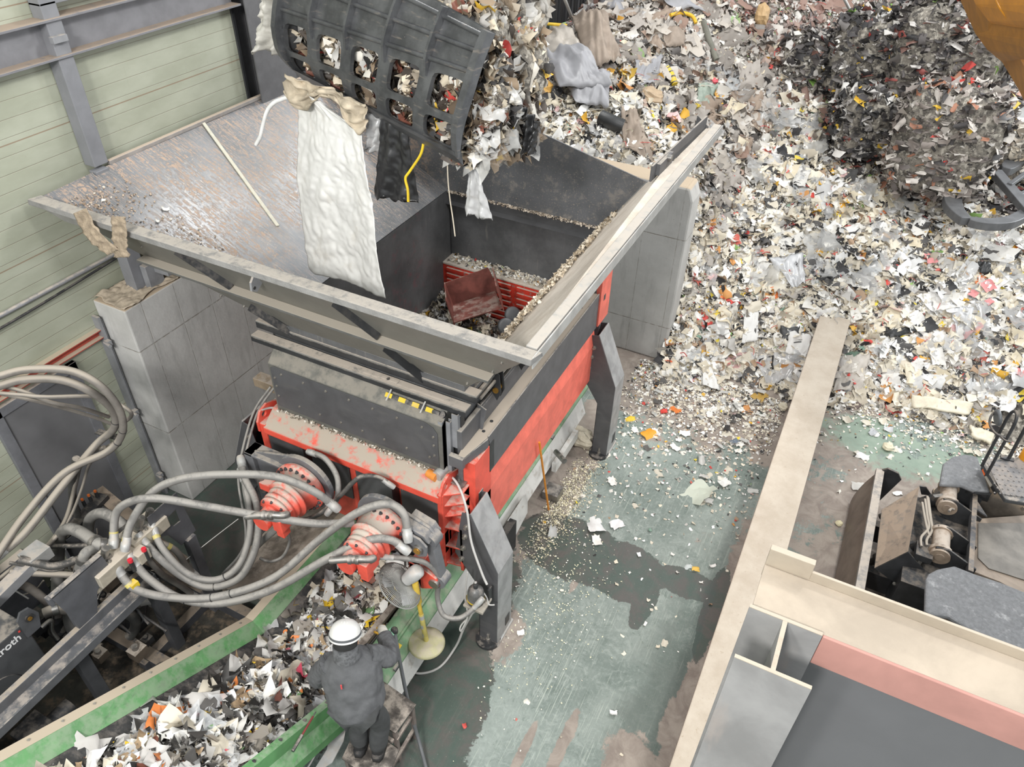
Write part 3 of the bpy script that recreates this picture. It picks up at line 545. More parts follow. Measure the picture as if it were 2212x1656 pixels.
# torque arms (grey castings behind the motor flanges), link and pin
b = MB()
def ring(cx, y, cz, R, r, n=40):
    return [(cx+R*math.cos(2*PI*i/n), y, cz+R*math.sin(2*PI*i/n)) for i in range(n)], [(cx+r*math.cos(2*PI*i/n), y, cz+r*math.sin(2*PI*i/n)) for i in range(n)]
o_, i_ = ring(-3.75, 3.46, 1.90, .30, .05); b.prism(o_, (0, .05, 0))
b.prism([(-4.35, 3.47, 2.02), (-3.85, 3.47, 2.18), (-3.75, 3.47, 2.18), (-3.95, 3.47, 1.72), (-4.35, 3.47, 1.75)], (0, .03, 0)); b.box((-4.4, 3.42, 2.0), (-3.95, 3.58, 2.03)); b.box((-4.4, 3.42, 1.7), (-4.3, 3.58, 2.03))
b.cyl((-4.36, 3.38, 1.72), (-4.36, 3.6, 1.72), .07, 20); b.bar((-4.36, 3.5, 1.7), (-4.32, 3.5, 1.2), .08, .08, up=(0, 1, 0)); obj('torque_arm', b, ARMG, SH, bev=.008)
b = MB(); o_, i_ = ring(-2.87, 3.46, 1.83, .30, .05); b.prism(o_, (0, .05, 0))
b.prism([(-3.05, 3.47, 2.08), (-2.87, 3.47, 2.12), (-2.42, 3.47, 1.99), (-2.36, 3.47, 1.92), (-2.36, 3.47, 1.80), (-2.5, 3.47, 1.70), (-2.7, 3.47, 1.72)], (0, .03, 0)); b.prism([(-2.62, 3.38, 2.03), (-2.42, 3.38, 1.98), (-2.37, 3.38, 1.9), (-2.62, 3.38, 1.95)], (0, .2, 0))
for y in (3.34, 3.56): b.prism([(-2.62, y, 2.0), (-2.44, y, 1.97), (-2.37, y, 1.9), (-2.38, y, 1.78), (-2.46, y, 1.73), (-2.62, y, 1.8)], (0, .025, 0))
ta = obj('torque_arm', b, ARMG, SH, bev=.008)
b = MB(); b.cyl((-2.45, 3.31, 1.85), (-2.45, 3.6, 1.85), .045, 20); b.cyl((-2.45, 3.30, 1.85), (-2.45, 3.31, 1.85), .032, 20, m=1); obj('pivot_pin', b, [STL, BRS], ta)
b = MB(); b.cyl((-2.42, 3.42, 1.86), (-2.42, 3.54, 1.86), .09, 24); b.bar((-2.41, 3.48, 1.84), (-2.34, 3.48, 1.36), .08, .1, up=(0, 1, 0)); b.cyl((-2.34, 3.42, 1.35), (-2.34, 3.54, 1.35), .075, 24); b.cyl((-2.36, 3.38, 1.35), (-2.36, 3.42, 1.35), .05, 20, m=1); obj('torque_link', b, [ARMG, STL], SH, bev=.006)
b = MB(); b.prism([(-2.62, 3.44, 1.2), (-2.62, 3.44, 1.5), (-2.52, 3.44, 1.5), (-2.34, 3.44, 1.42), (-2.31, 3.44, 1.33), (-2.36, 3.44, 1.27), (-2.5, 3.44, 1.18)], (0, -.04, 0)); b.box((-2.62, 3.4, 1.2), (-2.5, 3.9, 1.5)); obj('link_bracket', b, RED, SH, bev=.008)
# grease reservoir on its shelf on the near leg
rp = at(1028, 1298, Y=3.70)
R_ = thing('grease_reservoir', 'dark domed grease reservoir on a small shelf fixed to the near leg of the shredder', 'reservoir', tuple(rp))
b = MB().lathe(rp, (0, 0, 1), [(-.0, .075), (.005, .08), (.05, .08), (.055, .086), (.065, .086), (.07, .08), (.14, .08), (.18, .07), (.205, .045), (.215, .02)], 28); obj('canister', b, simple('canister_grey', '5c5c5b', .35, var=.2, dust=.4), R_)
b = MB().lathe(rp+Vector((0, 0, .21)), (0, 0, 1), [(0, .022), (.06, .022), (.062, .018), (.08, .018)], 16); b.cyl(rp+Vector((0, 0, .288)), rp+Vector((0, 0, .292)), .012, 12, m=1); obj('filler_neck', b, [BLK, CABLE], R_)
b = MB().box(rp+Vector((-.09, -.09, -.03)), rp+Vector((.12, .1, 0))); b.box(rp+Vector((.09, .06, -.03)), rp+Vector((.11, .12, .16)), 1); obj('shelf', b, [simple('shelf_light', 'a9a297', .6), BLK], R_, bev=.004)
b = MB().lathe(rp+Vector((0, 0, .052)), (0, 0, 1), [(0, .0875), (.014, .0875)], 28); obj('yellow_label', b, YEL, R_)
# orange-handled broom leaning on the side beam
bb, bt = at(1185, 1100, Z=.02), at(1165, 955, X=-2.27)
b = MB().cyl(bb, bt, .0125, 10); o = obj('broom_handle', b, ORG, None, tuple(bb)); tag(o, 'long orange broom handle leaning against the red side beam of the shredder', 'broom handle')
# ---------------------------------------------------------------- belt conveyor
YB, ZB, SL = 2.62, .74, .57     # bend of the belt and its slope beyond
CV = thing('belt_conveyor', 'long green-sided belt conveyor carrying shredded waste out from under the shredder', 'conveyor', (-3.3, 2.6, 0))
def sweep(name, prof, mat, y0, y1, parent=CV, bev=0, flat_=True, m=None):
    """profile (x, z above rail line) swept along the level run and the sloping run"""
    b = MB(); st = []
    if y1 > YB: st.append((y1, ZB))
    st.append((max(y0, YB), ZB) if y0 > YB else (YB, ZB))
    if y0 < YB: st.append((y0, ZB+(YB-y0)*SL))
    n = len(prof); vs = []
    for y, z in st: vs += [(x, y, z+dz) for x, dz in prof]
    fs = []
    for k in range(len(st)-1): fs += [(k*n+i, k*n+(i+1) % n, (k+1)*n+(i+1) % n, (k+1)*n+i) for i in range(n)]
    fs += [tuple(range(n)), tuple(range((len(st)-1)*n, len(st)*n))]
    b.add(vs, fs); return obj(name, b, mat, parent, bev=bev)
GRF = simple('green_flange_dusty', '6e9a69', .5, dust=1, dustcol=srgb('b3a693'), thr=.36)
lr = sweep('side_rail', [(-3.98, .0), (-3.9, .0), (-3.80, -.13), (-3.805, -.14), (-3.905, -.012), (-3.97, -.012), (-3.97, -.2), (-3.98, -.2)], GREEN, -1.5, 6.5)
sweep('rail_flange', [(-3.99, .004), (-3.90, .004), (-3.90, -.01), (-3.99, -.01)], GRF, -1.5, 6.5, lr)
rr = sweep('side_rail', [(-2.72, .0), (-2.655, .0), (-2.655, -.15), (-2.57, -.26), (-2.57, -.36), (-2.58, -.36), (-2.58, -.265), (-2.665, -.155), (-2.665, -.01), (-2.72, -.01)], GREEN, -1.5, YB)
rl = sweep('side_rail', [(-2.76, .02), (-2.72, .02), (-2.52, -.22), (-2.52, -.26), (-2.54, -.26), (-2.54, -.23), (-2.74, 0)], GRD, YB+.0, 7.6)
b = MB(); b.bar((-2.62, 2.7, .66), (-2.62, 4.0, .66), .02, .03); b.bar((-2.66, 2.64, .69), (-2.5, 2.64, .53), .02, .14, up=(0, 1, 0)); obj('joint_angle', b, GRD, rl)
b = MB(); b.bar((-2.81, 2.35, .86), (-2.81, 4.0, .70), .06, .2, up=(.3, 0, 1)); obj('skirt_board', b, simple('skirt_brown', '776a60', .8, var=.2, dust=.5), CV, bev=.004)
sweep('belt', [(-3.82, -.13), (-3.5, -.22), (-3.0, -.22), (-2.75, -.15), (-2.75, -.17), (-3.0, -.24), (-3.5, -.24), (-3.82, -.15)], RUB, -1.5, 7.3)
b = MB(); Y = 2.7
b.prism([(-2.52, 2.75, .50), (-2.44, 2.75, .26), (-2.45, 2.75, .25), (-2.53, 2.75, .49)], (0, 4.6, 0))
obj('lower_side_plate', b, WHT, CV)
for y in (2.9, 4.9, 6.4): b = MB(); b.box((-2.6, y, 0), (-2.52, y+.08, .55)); b.box((-4.0, y, 0), (-3.92, y+.08, .6)); b.box((-4.0, y, .3), (-2.5, y+.08, .36)); obj('support_frame', b, MGR, CV)
for y in (1.2, -.4): b = MB(); z = ZB+(YB-y)*SL-.2; b.box((-2.6, y, 0), (-2.5, y+.1, z)); b.box((-4.0, y, 0), (-3.9, y+.1, z)); b.box((-4, y, z-.3), (-2.5, y+.1, z-.22)); obj('support_frame', b, MGR, CV)
b = MB(); b.prism([at(x, y, Z=.45) for x, y in ((728, 1548), (742, 1546), (750, 1558), (742, 1600), (718, 1645), (690, 1664), (682, 1656), (706, 1618), (714, 1580))], (0, 0, -.012)); obj('perforated_strip', b, simple('strip_white', 'bdbdbb', .5, dust=.3), CV)
obj('return_roller_bracket', MB().box((-2.42, 4.75, .05), (-2.34, 5.05, .5)), RUB, CV); obj('guard_plate', MB().prism([(-2.43, 5.0, .5), (-2.43, 5.5, .5), (-2.40, 5.45, .2), (-2.40, 5.1, .1)], (.012, 0, 0)), WHT, CV)
obj('return_roller_bracket', MB().box((-2.42, 6.2, .2), (-2.36, 6.9, .34)), WHT, CV); obj('return_roller', MB().cyl((-2.42, 6.3, .45), (-2.24, 6.15, .5), .035, 14), STL, CV); obj('foot_block', MB().box((-2.4, 5.9, .0), (-2.2, 6.1, .12)), STL, CV)
bolts(lr, [((-3.95, y, ZB+max(0, (YB-y)*SL)+.004), (0, 0, 1)) for y in np.arange(.1, 2.6, .22)], BOLT, .008, .008)
bolts(rr, [((-2.69, y, ZB+max(0, (YB-y)*SL)), (0, 0, 1)) for y in np.arange(1.2, 2.5, .25)], RUB, .012, .003)
# stick lying on the green tray
p, q = at(632, 1622, X=-2.585), at(682, 1537, X=-2.63)
b = MB(); b.cyl(p, p.lerp(q, .4), .014, 10); b.cyl(p.lerp(q, .4), p.lerp(q, .9), .008, 10, m=1); b.cyl(p.lerp(q, .9), q, .006, 8, m=2)
R_ = thing('hook_stick', 'thin stick with black grip and dark red shaft lying on the green conveyor side', 'stick', tuple(p))
b0_ = MB().cyl(p, p.lerp(q, .4), .014, 10); obj('grip', b0_, BLK, R_); b0_ = MB().cyl(p.lerp(q, .4), p.lerp(q, .88), .008, 10); b0_.cyl(p.lerp(q, .88), q, .006, 8, m=1); obj('shaft', b0_, [flat('7a2f30'), STL], R_)
# emergency stop box on the rail
p = Vector((-2.60, 3.02, .70)); R_ = thing('stop_button_box', 'small yellow box with a red stop button on the green conveyor side', 'stop button', tuple(p))
b = MB().prism([p+Vector(v) for v in ((-.055, -.06, -.02), (.045, -.06, -.04), (.045, .05, -.04), (-.055, .05, -.02))], (0.02, 0, .05)); obj('box', b, YEL, R_, bev=.008)
b = MB().cyl(p+Vector((.01, -.005, .02)), p+Vector((.02, -.005, .05)), .022, 16); obj('button', b, flat('c4302b'), R_)
# dusty plate and heap of grit at the foot of the conveyor
b = MB(); b.prism([(-4.75, 2.9, .42), (-4.75, 4.2, .42), (-4.03, 4.2, .62), (-4.03, 2.9, .62)], (0, 0, -.01)); b.box((-4.72, 2.95, 0), (-4.66, 3.0, .42)); b.box((-4.72, 4.1, 0), (-4.66, 4.15, .42))
obj('drip_tray', b, simple('stained_tray', '80766b', .7, var=.25, vs=4, dust=.3), CV)
# ---------------------------------------------------------------- hydraulic power unit
HU = thing('hydraulic_power_unit', 'dark hydraulic power unit with pipes, pumps and a pale manifold block, beside the green conveyor', 'hydraulic unit', (-5, 1.8, 0))
b = MB(); b.box((-6.3, .1, .02), (-4.25, 2.9, .05)); b.box((-4.3, .1, .02), (-4.22, 2.95, .2), 1); b.box((-6.3, 2.85, .02), (-4.22, 2.95, .2), 1); b.box((-4.95, 2.0, .05), (-4.85, 2.9, .16), 1); b.box((-6.3, 2.05, .05), (-4.3, 2.17, .18), 1)
obj('base_frame', b, [simple('oily_pan', '35332f', .35, var=.35, vs=5, dust=.5, dustcol=srgb('6e5f4e'), thr=.6), simple('frame_dusty', '45464a', .5, dust=.9, dustcol=srgb('7d7164'))], HU, bev=.004)
b = MB(); b.box((-4.80, -.3, 1.18), (-4.62, 2.35, 1.195)); b.box((-4.80, -.3, 1.19), (-4.785, 2.35, 1.29)); b.box((-4.635, -.3, 1.19), (-4.62, 2.35, 1.27)); b.box((-4.84, -.3, 1.285), (-4.785, 2.35, 1.295), 1)
obj('channel_beam', b, [simple('channel_grey', '5a5b5e', .45, dust=.3), simple('channel_top', '77777a', .5, dust=.7, dustcol=srgb('9c9183'))], HU, bev=.003)
for x, y in ((-4.71, 1.5), (-4.71, .35), (-4.71, 2.3), (-5.75, 2.3)):
    b = MB().chan((x-.05, y, .05), (x-.05, y, 1.18), .1, .11, .008, up=(0, 1, 0)); obj('post', b, simple('post_dark', '46474a', .45, dust=.2) if 'post_dark' not in bpy.data.materials else bpy.data.materials['post_dark'], HU, bev=.003)
b = MB()
b.prism([(-4.80, 1.60, 1.80), (-4.80, 2.08, 1.80), (-4.80, 2.1, 1.62), (-4.80, 1.92, 1.5), (-4.80, 1.84, 1.29), (-4.80, 1.66, 1.29), (-4.80, 1.64, 1.55)], (.012, 0, 0)); b.box((-4.86, 1.58, 1.79), (-4.80, 1.61, 1.70)); b.box((-4.86, 1.66, 1.29), (-4.8, 1.68, 1.6)); b.box((-4.84, 1.6, 1.79), (-4.788, 2.08, 1.806))
obj('bracket', b, simple('bracket_grey', '55565a', .45, dust=.4), HU, bev=.002)
b = MB(); b.plate([(-4.80, 2.56, 1.78), (-4.80, 2.9, 1.78), (-4.80, 2.95, 1.2), (-4.80, 2.76, 1.18), (-4.80, 2.68, 1.42), (-4.80, 2.56, 1.5)], [[(-4.80, 2.70, 1.60), (-4.80, 2.84, 1.62), (-4.80, 2.84, 1.45), (-4.80, 2.76, 1.46)]], (.012, 0, 0)); b.bar((-4.79, 2.86, 1.2), (-4.79, 2.86, .05), .1, .08); obj('bracket', b, bpy.data.materials['bracket_grey'], HU)
MANI = simple('dusty_block', 'aaa293', .7, dust=1, dustcol=srgb('c0b5a6'), thr=.4, bump=.2)
b = MB(); b.box((-4.98, 1.95, 1.52), (-4.74, 2.3, 1.66)); b.box((-4.98, 2.34, 1.52), (-4.76, 2.72, 1.66)); b.box((-4.93, 2.28, 1.5), (-4.66, 2.4, 1.62)); b.box((-5.0, 1.9, 1.45), (-4.8, 2.05, 1.55)); mani = obj('manifold_block', b, MANI, HU, bev=.008)
bolts(mani, [((x, y, 1.66), (0, 0, 1)) for x in (-4.94, -4.8) for y in (2.0, 2.12, 2.26, 2.4, 2.52, 2.68)], BOLT, .011, .02)
for y in (2.12, 2.5, 2.6):
    b = MB().box((-4.9, y-.05, 1.66), (-4.82, y+.05, 1.70)); b.cyl((-4.86, y, 1.68), (-4.82, y+.03, 1.80), .034, 14); obj('flange_fitting', b, STL, mani)
for x, y in ((-4.68, 2.22), (-4.67, 2.36)):
    b = MB().cyl((x, y, 1.5), (x, y, 1.62), .02, 10); b.cyl((x, y, 1.62), (x, y, 1.65), .022, 12, m=1); obj('solenoid_valve', b, [BLK, flat('cf2b3a')], mani)
b = MB().box((-4.66, 2.1, 1.40), (-4.60, 2.17, 1.46)); obj('yellow_tag', b, YEL, mani)
# tank with lettering
b = MB(); b.box((-6.2, .2, .75), (-5.02, 1.42, 1.55)); tank = obj('oil_tank', b, simple('tank_grey', '424345', .4, dust=.5, dustcol=srgb('8b8379')), HU, bev=.01)
b = MB(); b.prism([(-5.02, 1.38, 1.40), (-5.02, 1.38, 1.62), (-5.02, 1.43, 1.68), (-5.02, 1.50, 1.66), (-5.02, 1.54, 1.55), (-5.02, 1.50, 1.40)], (.02, 0, 0)); b.cyl((-5.0, 1.46, 1.58), (-4.985, 1.46, 1.58), .035, 20, m=1); b.cyl((-4.985, 1.46, 1.58), (-4.975, 1.46, 1.58), .018, 12, m=2); obj('lifting_lug', b, [simple('lug_grey', '4a4b4e', .4), RUB, BRS], tank)
def text(name, s_, size, M_, mat, parent, ext=.0015):
    cu = bpy.data.curves.new(name, 'FONT'); cu.body = s_; cu.size = size; cu.extrude = ext; cu.offset = .0015
    to = bpy.data.objects.new('t', cu); COL.objects.link(to); dg = bpy.context.evaluated_depsgraph_get()
    me = bpy.data.meshes.new_from_object(to.evaluated_get(dg)); bpy.data.objects.remove(to)
    me.transform(M_); me.materials.append(mat); o = bpy.data.objects.new(name, me); COL.objects.link(o)
    me.transform(Matrix.Translation(-Vector(parent['_base']))); o.parent = parent; return o
Mt = Matrix(((0, 0, 1, -5.018), (1, 0, 0, 1.035), (0, 1, 0, 1.43), (0, 0, 0, 1)))
text('maker_lettering', 'rexroth', .10, Mt, flat('c9c9c9'), tank); b = MB().box((-5.019, 1.352, 1.50), (-5.015, 1.367, 1.515)); obj('red_dot', b, flat('d03a34'), tank)
b = MB(); b.lathe((-5.4, .75, 1.55), (0, 0, 1), [(0, .12), (.02, .13), (.04, .13), (.05, .1), (.1, .11), (.14, .1), (.18, .11), (.22, .1), (.25, .06)], 24); obj('air_filter', b, simple('filter_grey', '8b8a88', .5, var=.2), tank)
b = MB(); b.cyl((-5.018, 1.0, 1.05), (-5.005, 1.0, 1.05), .2, 40); obj('inspection_cover', b, bpy.data.materials['tank_grey'], tank, bev=.004)
# finned electric motor, low left
b = MB(); b.cyl((-4.95, -.2, .42), (-4.95, .62, .42), .2, 28); b.cyl((-4.95, .6, .42), (-4.95, .72, .42), .23, 28)
for i in range(26): a = PI*i/25; d = Vector((math.cos(a), 0, math.sin(a))); b.bar(Vector((-4.95, -.2, .42))+d*.215, Vector((-4.95, .58, .42))+d*.215, .008, .05, up=d)
b.box((-5.08, -.1, .62), (-4.86, .2, .75)); obj('electric_motor', b, BLKM, HU)
b = MB(); b.cyl((-4.95, .72, .42), (-4.95, .95, .42), .12, 20); b.box((-5.08, .9, .25), (-4.82, 1.15, .58)); b.cyl((-4.95, 1.15, .42), (-4.95, 1.35, .42), .08, 16); obj('pump', b, BLKM, HU, bev=.01)
for x, y, z, h in ((-4.52, 1.98, .12, .3), (-4.62, 1.78, .1, .26), (-5.35, 2.3, .1, .5), (-5.6, 1.8, .2, .5)):
    b = MB().lathe((x, y, z), (0, 0, 1), [(0, .07), (.01, .09), (h*.6, .09), (h*.62, .1), (h*.7, .1), (h*.72, .075), (h*.95, .07), (h, .04)], 22); b.box((x-.1, y-.03, z-.07), (x+.1, y+.09, z+.05)); obj('pump', b, BLKM, HU, bev=.004)
def pipe(pts, r, mat, name='pipe', parent=HU, rib=0, coll=(), n=14, sub=8):
    P = [at(x, y, Z=z) for x, y, z in pts]; b = MB()
    b.tube(P, r, n, sub=sub*(4 if rib else 1), wob=rib)
    SP = spline(P, 8)
    for k in coll:
        i = int(k*(len(SP)-2)); b.cyl(SP[i], SP[i]+(SP[i+1]-SP[i]).normalized()*.05, r*1.18, 14, m=1)
    return obj(name, b, [mat, STL], parent)
pipe([(245, 1175, 1.55), (215, 1175, 1.6), (175, 1150, 1.55), (148, 1142, 1.45), (130, 1160, 1.2), (125, 1230, .8), (122, 1330, .4)], .055, HOSEG, coll=(.12, .2))
pipe([(278, 1148, 1.5), (255, 1125, 1.6), (220, 1108, 1.55), (195, 1120, 1.4), (190, 1150, 1.2)], .05, HOSEG, coll=(.1,))
pipe([(205, 1185, 1.55), (185, 1195, 1.6), (175, 1225, 1.45), (165, 1260, 1.2), (150, 1310, .9), (150, 1345, .7), (170, 1385, .5)], .048, HOSEG, coll=(.25, .35))
pipe([(20, 1235, 1.4), (80, 1238, 1.3), (180, 1242, 1.2)], .03, HOSE); pipe([(10, 1260, 1.3), (60, 1268, 1.1), (110, 1310, .8), (140, 1370, .5)], .04, HOSE)
pipe([(20, 1215, 1.5), (60, 1222, 1.4), (110, 1232, 1.3), (140, 1225, 1.3)], .016, HOSED); pipe([(40, 1208, 1.5), (90, 1218, 1.4), (120, 1222, 1.35), (180, 1205, 1.3)], .035, HOSED, 'corrugated_conduit', rib=.08, sub=6)
pipe([(165, 990, 1.9), (157, 1030, 1.6), (158, 1080, 1.3), (172, 1125, 1.0)], .034, HOSED, 'corrugated_conduit', rib=.1, sub=6)
pipe([(95, 1325, 1.0), (120, 1315, 1.0), (145, 1315, .95), (165, 1310, .95)], .05, HOSE, coll=(.3, .7)); pipe([(270, 1305, .8), (300, 1300, .8), (325, 1295, .8), (330, 1302, .7)], .045, HOSEG, coll=(.3,))
pipe([(270, 1322, .7), (290, 1335, .6), (292, 1355, .4), (280, 1375, .3)], .05, HOSED); pipe([(95, 1180, 1.2), (180, 1178, 1.3), (225, 1177, 1.4)], .022, HOSED)
pipe([(90, 1355, 1.1), (110, 1340, 1.1), (112, 1362, 1.0), (125, 1380, .9)], .02, STL); pipe([(190, 1385, .4), (215, 1400, .35)], .05, HOSE)
for i in range(5):
    p = at(150+i*14, 1098-i*9, Z=1.15); b = MB().cyl(p-Vector((0, 0, .1)), p, .018, 10); b.cyl(p, p+Vector((0, 0, .02)), .014, 10, m=1); obj('sensor_plug', b, [BLK, flat('d96f2e')], HU)
b = MB(); b.bar(at(120, 1180, Z=1.05), at(225, 1070, Z=1.05), .12, .06); b.bar(at(210, 1060, Z=1.0), at(330, 1160, Z=1.0), .14, .05, m=1); b.bar(at(340, 1170, Z=.6), at(400, 1215, Z=.6), .1, .08, m=1); obj('valve_rack', b, [BLKM, simple('rack_dusty', '5b544d', .6, dust=.9, dustcol=srgb('8a7c6d'))], HU, bev=.003)
# clutter of small fittings and leads in the dark of the unit
b = MB(); rnd = random.Random(3)
for i in range(46):
    x, y = rnd.uniform(20, 330), rnd.uniform(1150, 1340); z = rnd.uniform(.3, 1.1); p = at(x, y, Z=z); a = rnd.uniform(0, 6.28); L = rnd.uniform(.1, .35)
    q = p+Vector((math.cos(a)*L, math.sin(a)*L, rnd.uniform(-.2, .1)))
    b.tube([p, p.lerp(q, .5)+Vector((0, 0, rnd.uniform(-.05, .1))), q], rnd.choice((.006, .009, .014)), 6, rnd.choice((0, 0, 1, 2)), 4)
obj('leads', b, [RUB, HOSE, CABLE], HU)['kind'] = 'stuff'
b = MB()
for i in range(26):
    x, y = rnd.uniform(20, 330), rnd.uniform(1160, 1420); p = at(x, y, Z=rnd.uniform(.15, .8)); s_ = rnd.uniform(.03, .09); b.box(p-Vector((s_, s_, s_)), p+Vector((s_, s_*1.2, s_*.8)), rnd.choice((0, 0, 1)))
    b.cyl(p, p+Vector((0, 0, s_*1.5)), s_*.5, 10, m=rnd.choice((0, 2)))
obj('valves_and_fittings', b, [BLKM, simple('fitting_brown', '5d5348', .6, dust=.6), STL], HU)['kind'] = 'stuff'
p = at(25, 1270, Z=1.3); b = MB(); b.bar(p+Vector((0, -.3, 0)), p+Vector((0, .35, .1)), .12, .1); b.box(p+Vector((-.1, .2, .05)), p+Vector((.08, .4, .18)), 1); obj('valve_arm', b, [MGR, LGR], HU, bev=.004)
# ---------------------------------------------------------------- hoses
def hose(label, pts, r, mat=HOSE, group=None, ties=(), name='hydraulic_hose', cat='hose', bands=(), ends=True, n=12):
    P = [at(x, y, Z=z) for x, y, z in pts]; SP = spline(P, 8)
    root = thing(name, label, cat, tuple(P[0]), group)
    obj('hose_body', MB().tube(P, r, n), mat, root)
    if ends and r > .02:
        for i, j in ((0, 1), (-1, -2)):
            d = (SP[j]-SP[i]).normalized(); b = MB().lathe(SP[i]-d*.02, d, [(0, r*1.05), (.03, r*1.2), (.08, r*1.2), (.085, r*1.08), (.13, r*1.08)], 14); obj('end_fitting', b, LGR, root)
    for k in bands: i = int(k*(len(SP)-2)); obj('yellow_band', MB().cyl(SP[i], SP[i]+(SP[i+1]-SP[i]).normalized()*.035, r*1.05, 14), YELD, root)
    for k in ties: i = int(k*(len(SP)-2)); obj('cable_tie', MB().cyl(SP[i], SP[i]+(SP[i+1]-SP[i]).normalized()*.008, r*1.12, 14), BLK, root)
    return root
hose('thick tan hose looping over the dark door, outermost of the loops', [(-60, 830, 3.0), (0, 812, 3.0), (60, 798, 3.0), (150, 800, 2.95), (215, 832, 2.8), (258, 885, 2.5), (264, 935, 2.2), (232, 975, 2.0), (140, 1020, 1.9), (60, 1105, 1.7), (0, 1190, 1.6), (-30, 1240, 1.5)], .034, HOSE, ties=(.55, .6))
hose('thick tan hose looping over the dark door, just inside the outermost', [(-60, 848, 2.9), (0, 833, 2.9), (50, 820, 2.9), (130, 820, 2.85), (195, 845, 2.7), (243, 885, 2.4), (246, 925, 2.15), (205, 963, 1.95), (130, 1055, 1.8), (55, 1150, 1.6), (-10, 1205, 1.5)], .036, HOSE, ties=(.58,))
hose('thinner grey hose crossing straight over the dark door to the clamp', [(-60, 845, 2.85), (40, 852, 2.8), (100, 857, 2.75), (200, 856, 2.6), (255, 872, 2.4), (284, 893, 2.3), (270, 910, 2.15), (240, 925, 2.05)], .018, HOSE)
hose('thin grey hose sagging below the others over the dark door', [(-60, 822, 2.9), (40, 842, 2.8), (110, 868, 2.65), (180, 882, 2.4), (235, 900, 2.1)], .018, HOSE)
hose('lowest thin grey hose crossing the dark door', [(-60, 838, 2.85), (60, 862, 2.7), (150, 885, 2.4), (215, 905, 2.15), (250, 920, 2.0)], .016, HOSE)
hose('short tan hose curling down to the clamp beneath the loops', [(262, 930, 2.0), (255, 950, 1.85), (228, 968, 1.8)], .02, HOSE)
hose('thin tan hose hanging down from the clamp to the valves', [(225, 965, 1.9), (180, 990, 1.75), (162, 1050, 1.5), (140, 1125, 1.3), (95, 1185, 1.2), (45, 1215, 1.1)], .02, HOSE)
hose('thinnest tan hose hanging down from the clamp beside its twin', [(232, 970, 1.85), (195, 1000, 1.7), (175, 1060, 1.5), (150, 1120, 1.3), (110, 1175, 1.2)], .014, HOSE)
hose('grey hose coming down from the left edge towards the valves', [(-30, 1275, 1.0), (30, 1225, 1.1), (80, 1200, 1.2), (130, 1150, 1.3)], .02, HOSE)
p = at(222, 945, Z=1.93); b = MB(); b.bar(p+Vector((-.12, .05, 0)), p+Vector((.12, .12, -.05)), .035, .02); b.bar(p+Vector((-.12, .02, .0)), p+Vector((.12, .09, -.05)), .035, .01)
tag(obj('hose_clamp', b, BLK, None, tuple(p)), 'dark clamp bar bundling the tan hoses in front of the door', 'clamp')
hose('pale hose arching highest from the manifold to the left motor', [(270, 1185, 1.72), (283, 1130, 1.9), (330, 1062, 2.15), (400, 1032, 2.3), (500, 1024, 2.35), (600, 1030, 2.3), (680, 1062, 2.15), (728, 1098, 1.95)], .035, HOSEG, bands=(.06,))
hose('pale hose running nearly straight from the manifold to between the motors', [(246, 1178, 1.72), (250, 1110, 1.95), (285, 1082, 2.1), (340, 1076, 2.15), (430, 1090, 2.1), (560, 1113, 2.0), (680, 1130, 1.9), (760, 1128, 1.85)], .035, HOSEG, bands=(.07,))
hose('grey hose sweeping low from the manifold and over the right motor', [(248, 1220, 1.6), (290, 1270, 1.4), (370, 1290, 1.25), (470, 1288, 1.25), (590, 1248, 1.45), (690, 1165, 1.8), (770, 1108, 2.1), (835, 1088, 2.2), (872, 1110, 2.15), (882, 1165, 1.95)], .036, HOSEG, ties=(.33, .38), bands=(.09,))
hose('grey hose sweeping lowest across the belt to the end of the right motor', [(280, 1200, 1.6), (320, 1248, 1.4), (390, 1292, 1.2), (480, 1302, 1.2), (590, 1272, 1.4), (700, 1210, 1.75), (790, 1168, 1.95), (845, 1166, 1.95), (880, 1190, 1.85)], .036, HOSEG, ties=(.28,), bands=(.05,))
hose('pale hose dipping from the manifold and rising beside the conveyor, outer one', [(300, 1155, 1.65), (345, 1205, 1.45), (400, 1248, 1.2), (455, 1268, 1.1), (520, 1245, 1.2), (555, 1170, 1.5), (555, 1090, 1.75), (528, 1030, 1.9), (520, 990, 1.95)], .034, HOSEG, ties=(.4,))
hose('pale hose dipping from the manifold and rising beside the conveyor, inner one', [(328, 1132, 1.65), (352, 1185, 1.5), (405, 1238, 1.25), (465, 1252, 1.15), (515, 1222, 1.25), (540, 1150, 1.5), (536, 1075, 1.75), (520, 1015, 1.9)], .032, HOSEG, bands=(.08,), ties=(.5,))
hose('tan hose slanting down behind the pale hoses from the manifold', [(320, 1165, 1.45), (375, 1185, 1.3), (405, 1225, 1.0), (425, 1245, .8)], .03, HOSE, bands=(.3,))
hose('tan hose slanting down from the manifold to the base frame', [(305, 1185, 1.5), (345, 1235, 1.2), (390, 1265, .9), (425, 1290, .6)], .028, HOSE)
hose('grey hose bending from the left motor down beside the drip tray', [(640, 1110, 1.75), (600, 1140, 1.6), (555, 1180, 1.2), (530, 1220, .9), (490, 1245, .7)], .03, HOSEG)
hose('short pale hose hooking over the brown tray', [(613, 1140, 1.2), (626, 1165, 1.0), (612, 1200, .85), (585, 1212, .8), (562, 1205, .78)], .016, HOSEG)
hose('dark hose arching from the cover plate over the left motor', [(668, 976, 2.05), (702, 990, 2.1), (728, 1030, 2.0), (728, 1075, 1.85), (708, 1108, 1.7)], .026, HOSEG)
hose('dark hose arching between the two motors', [(640, 1128, 1.5), (690, 1110, 1.65), (735, 1070, 1.9), (775, 1032, 2.1), (815, 1030, 2.1), (848, 1050, 2.0)], .022, HOSED)
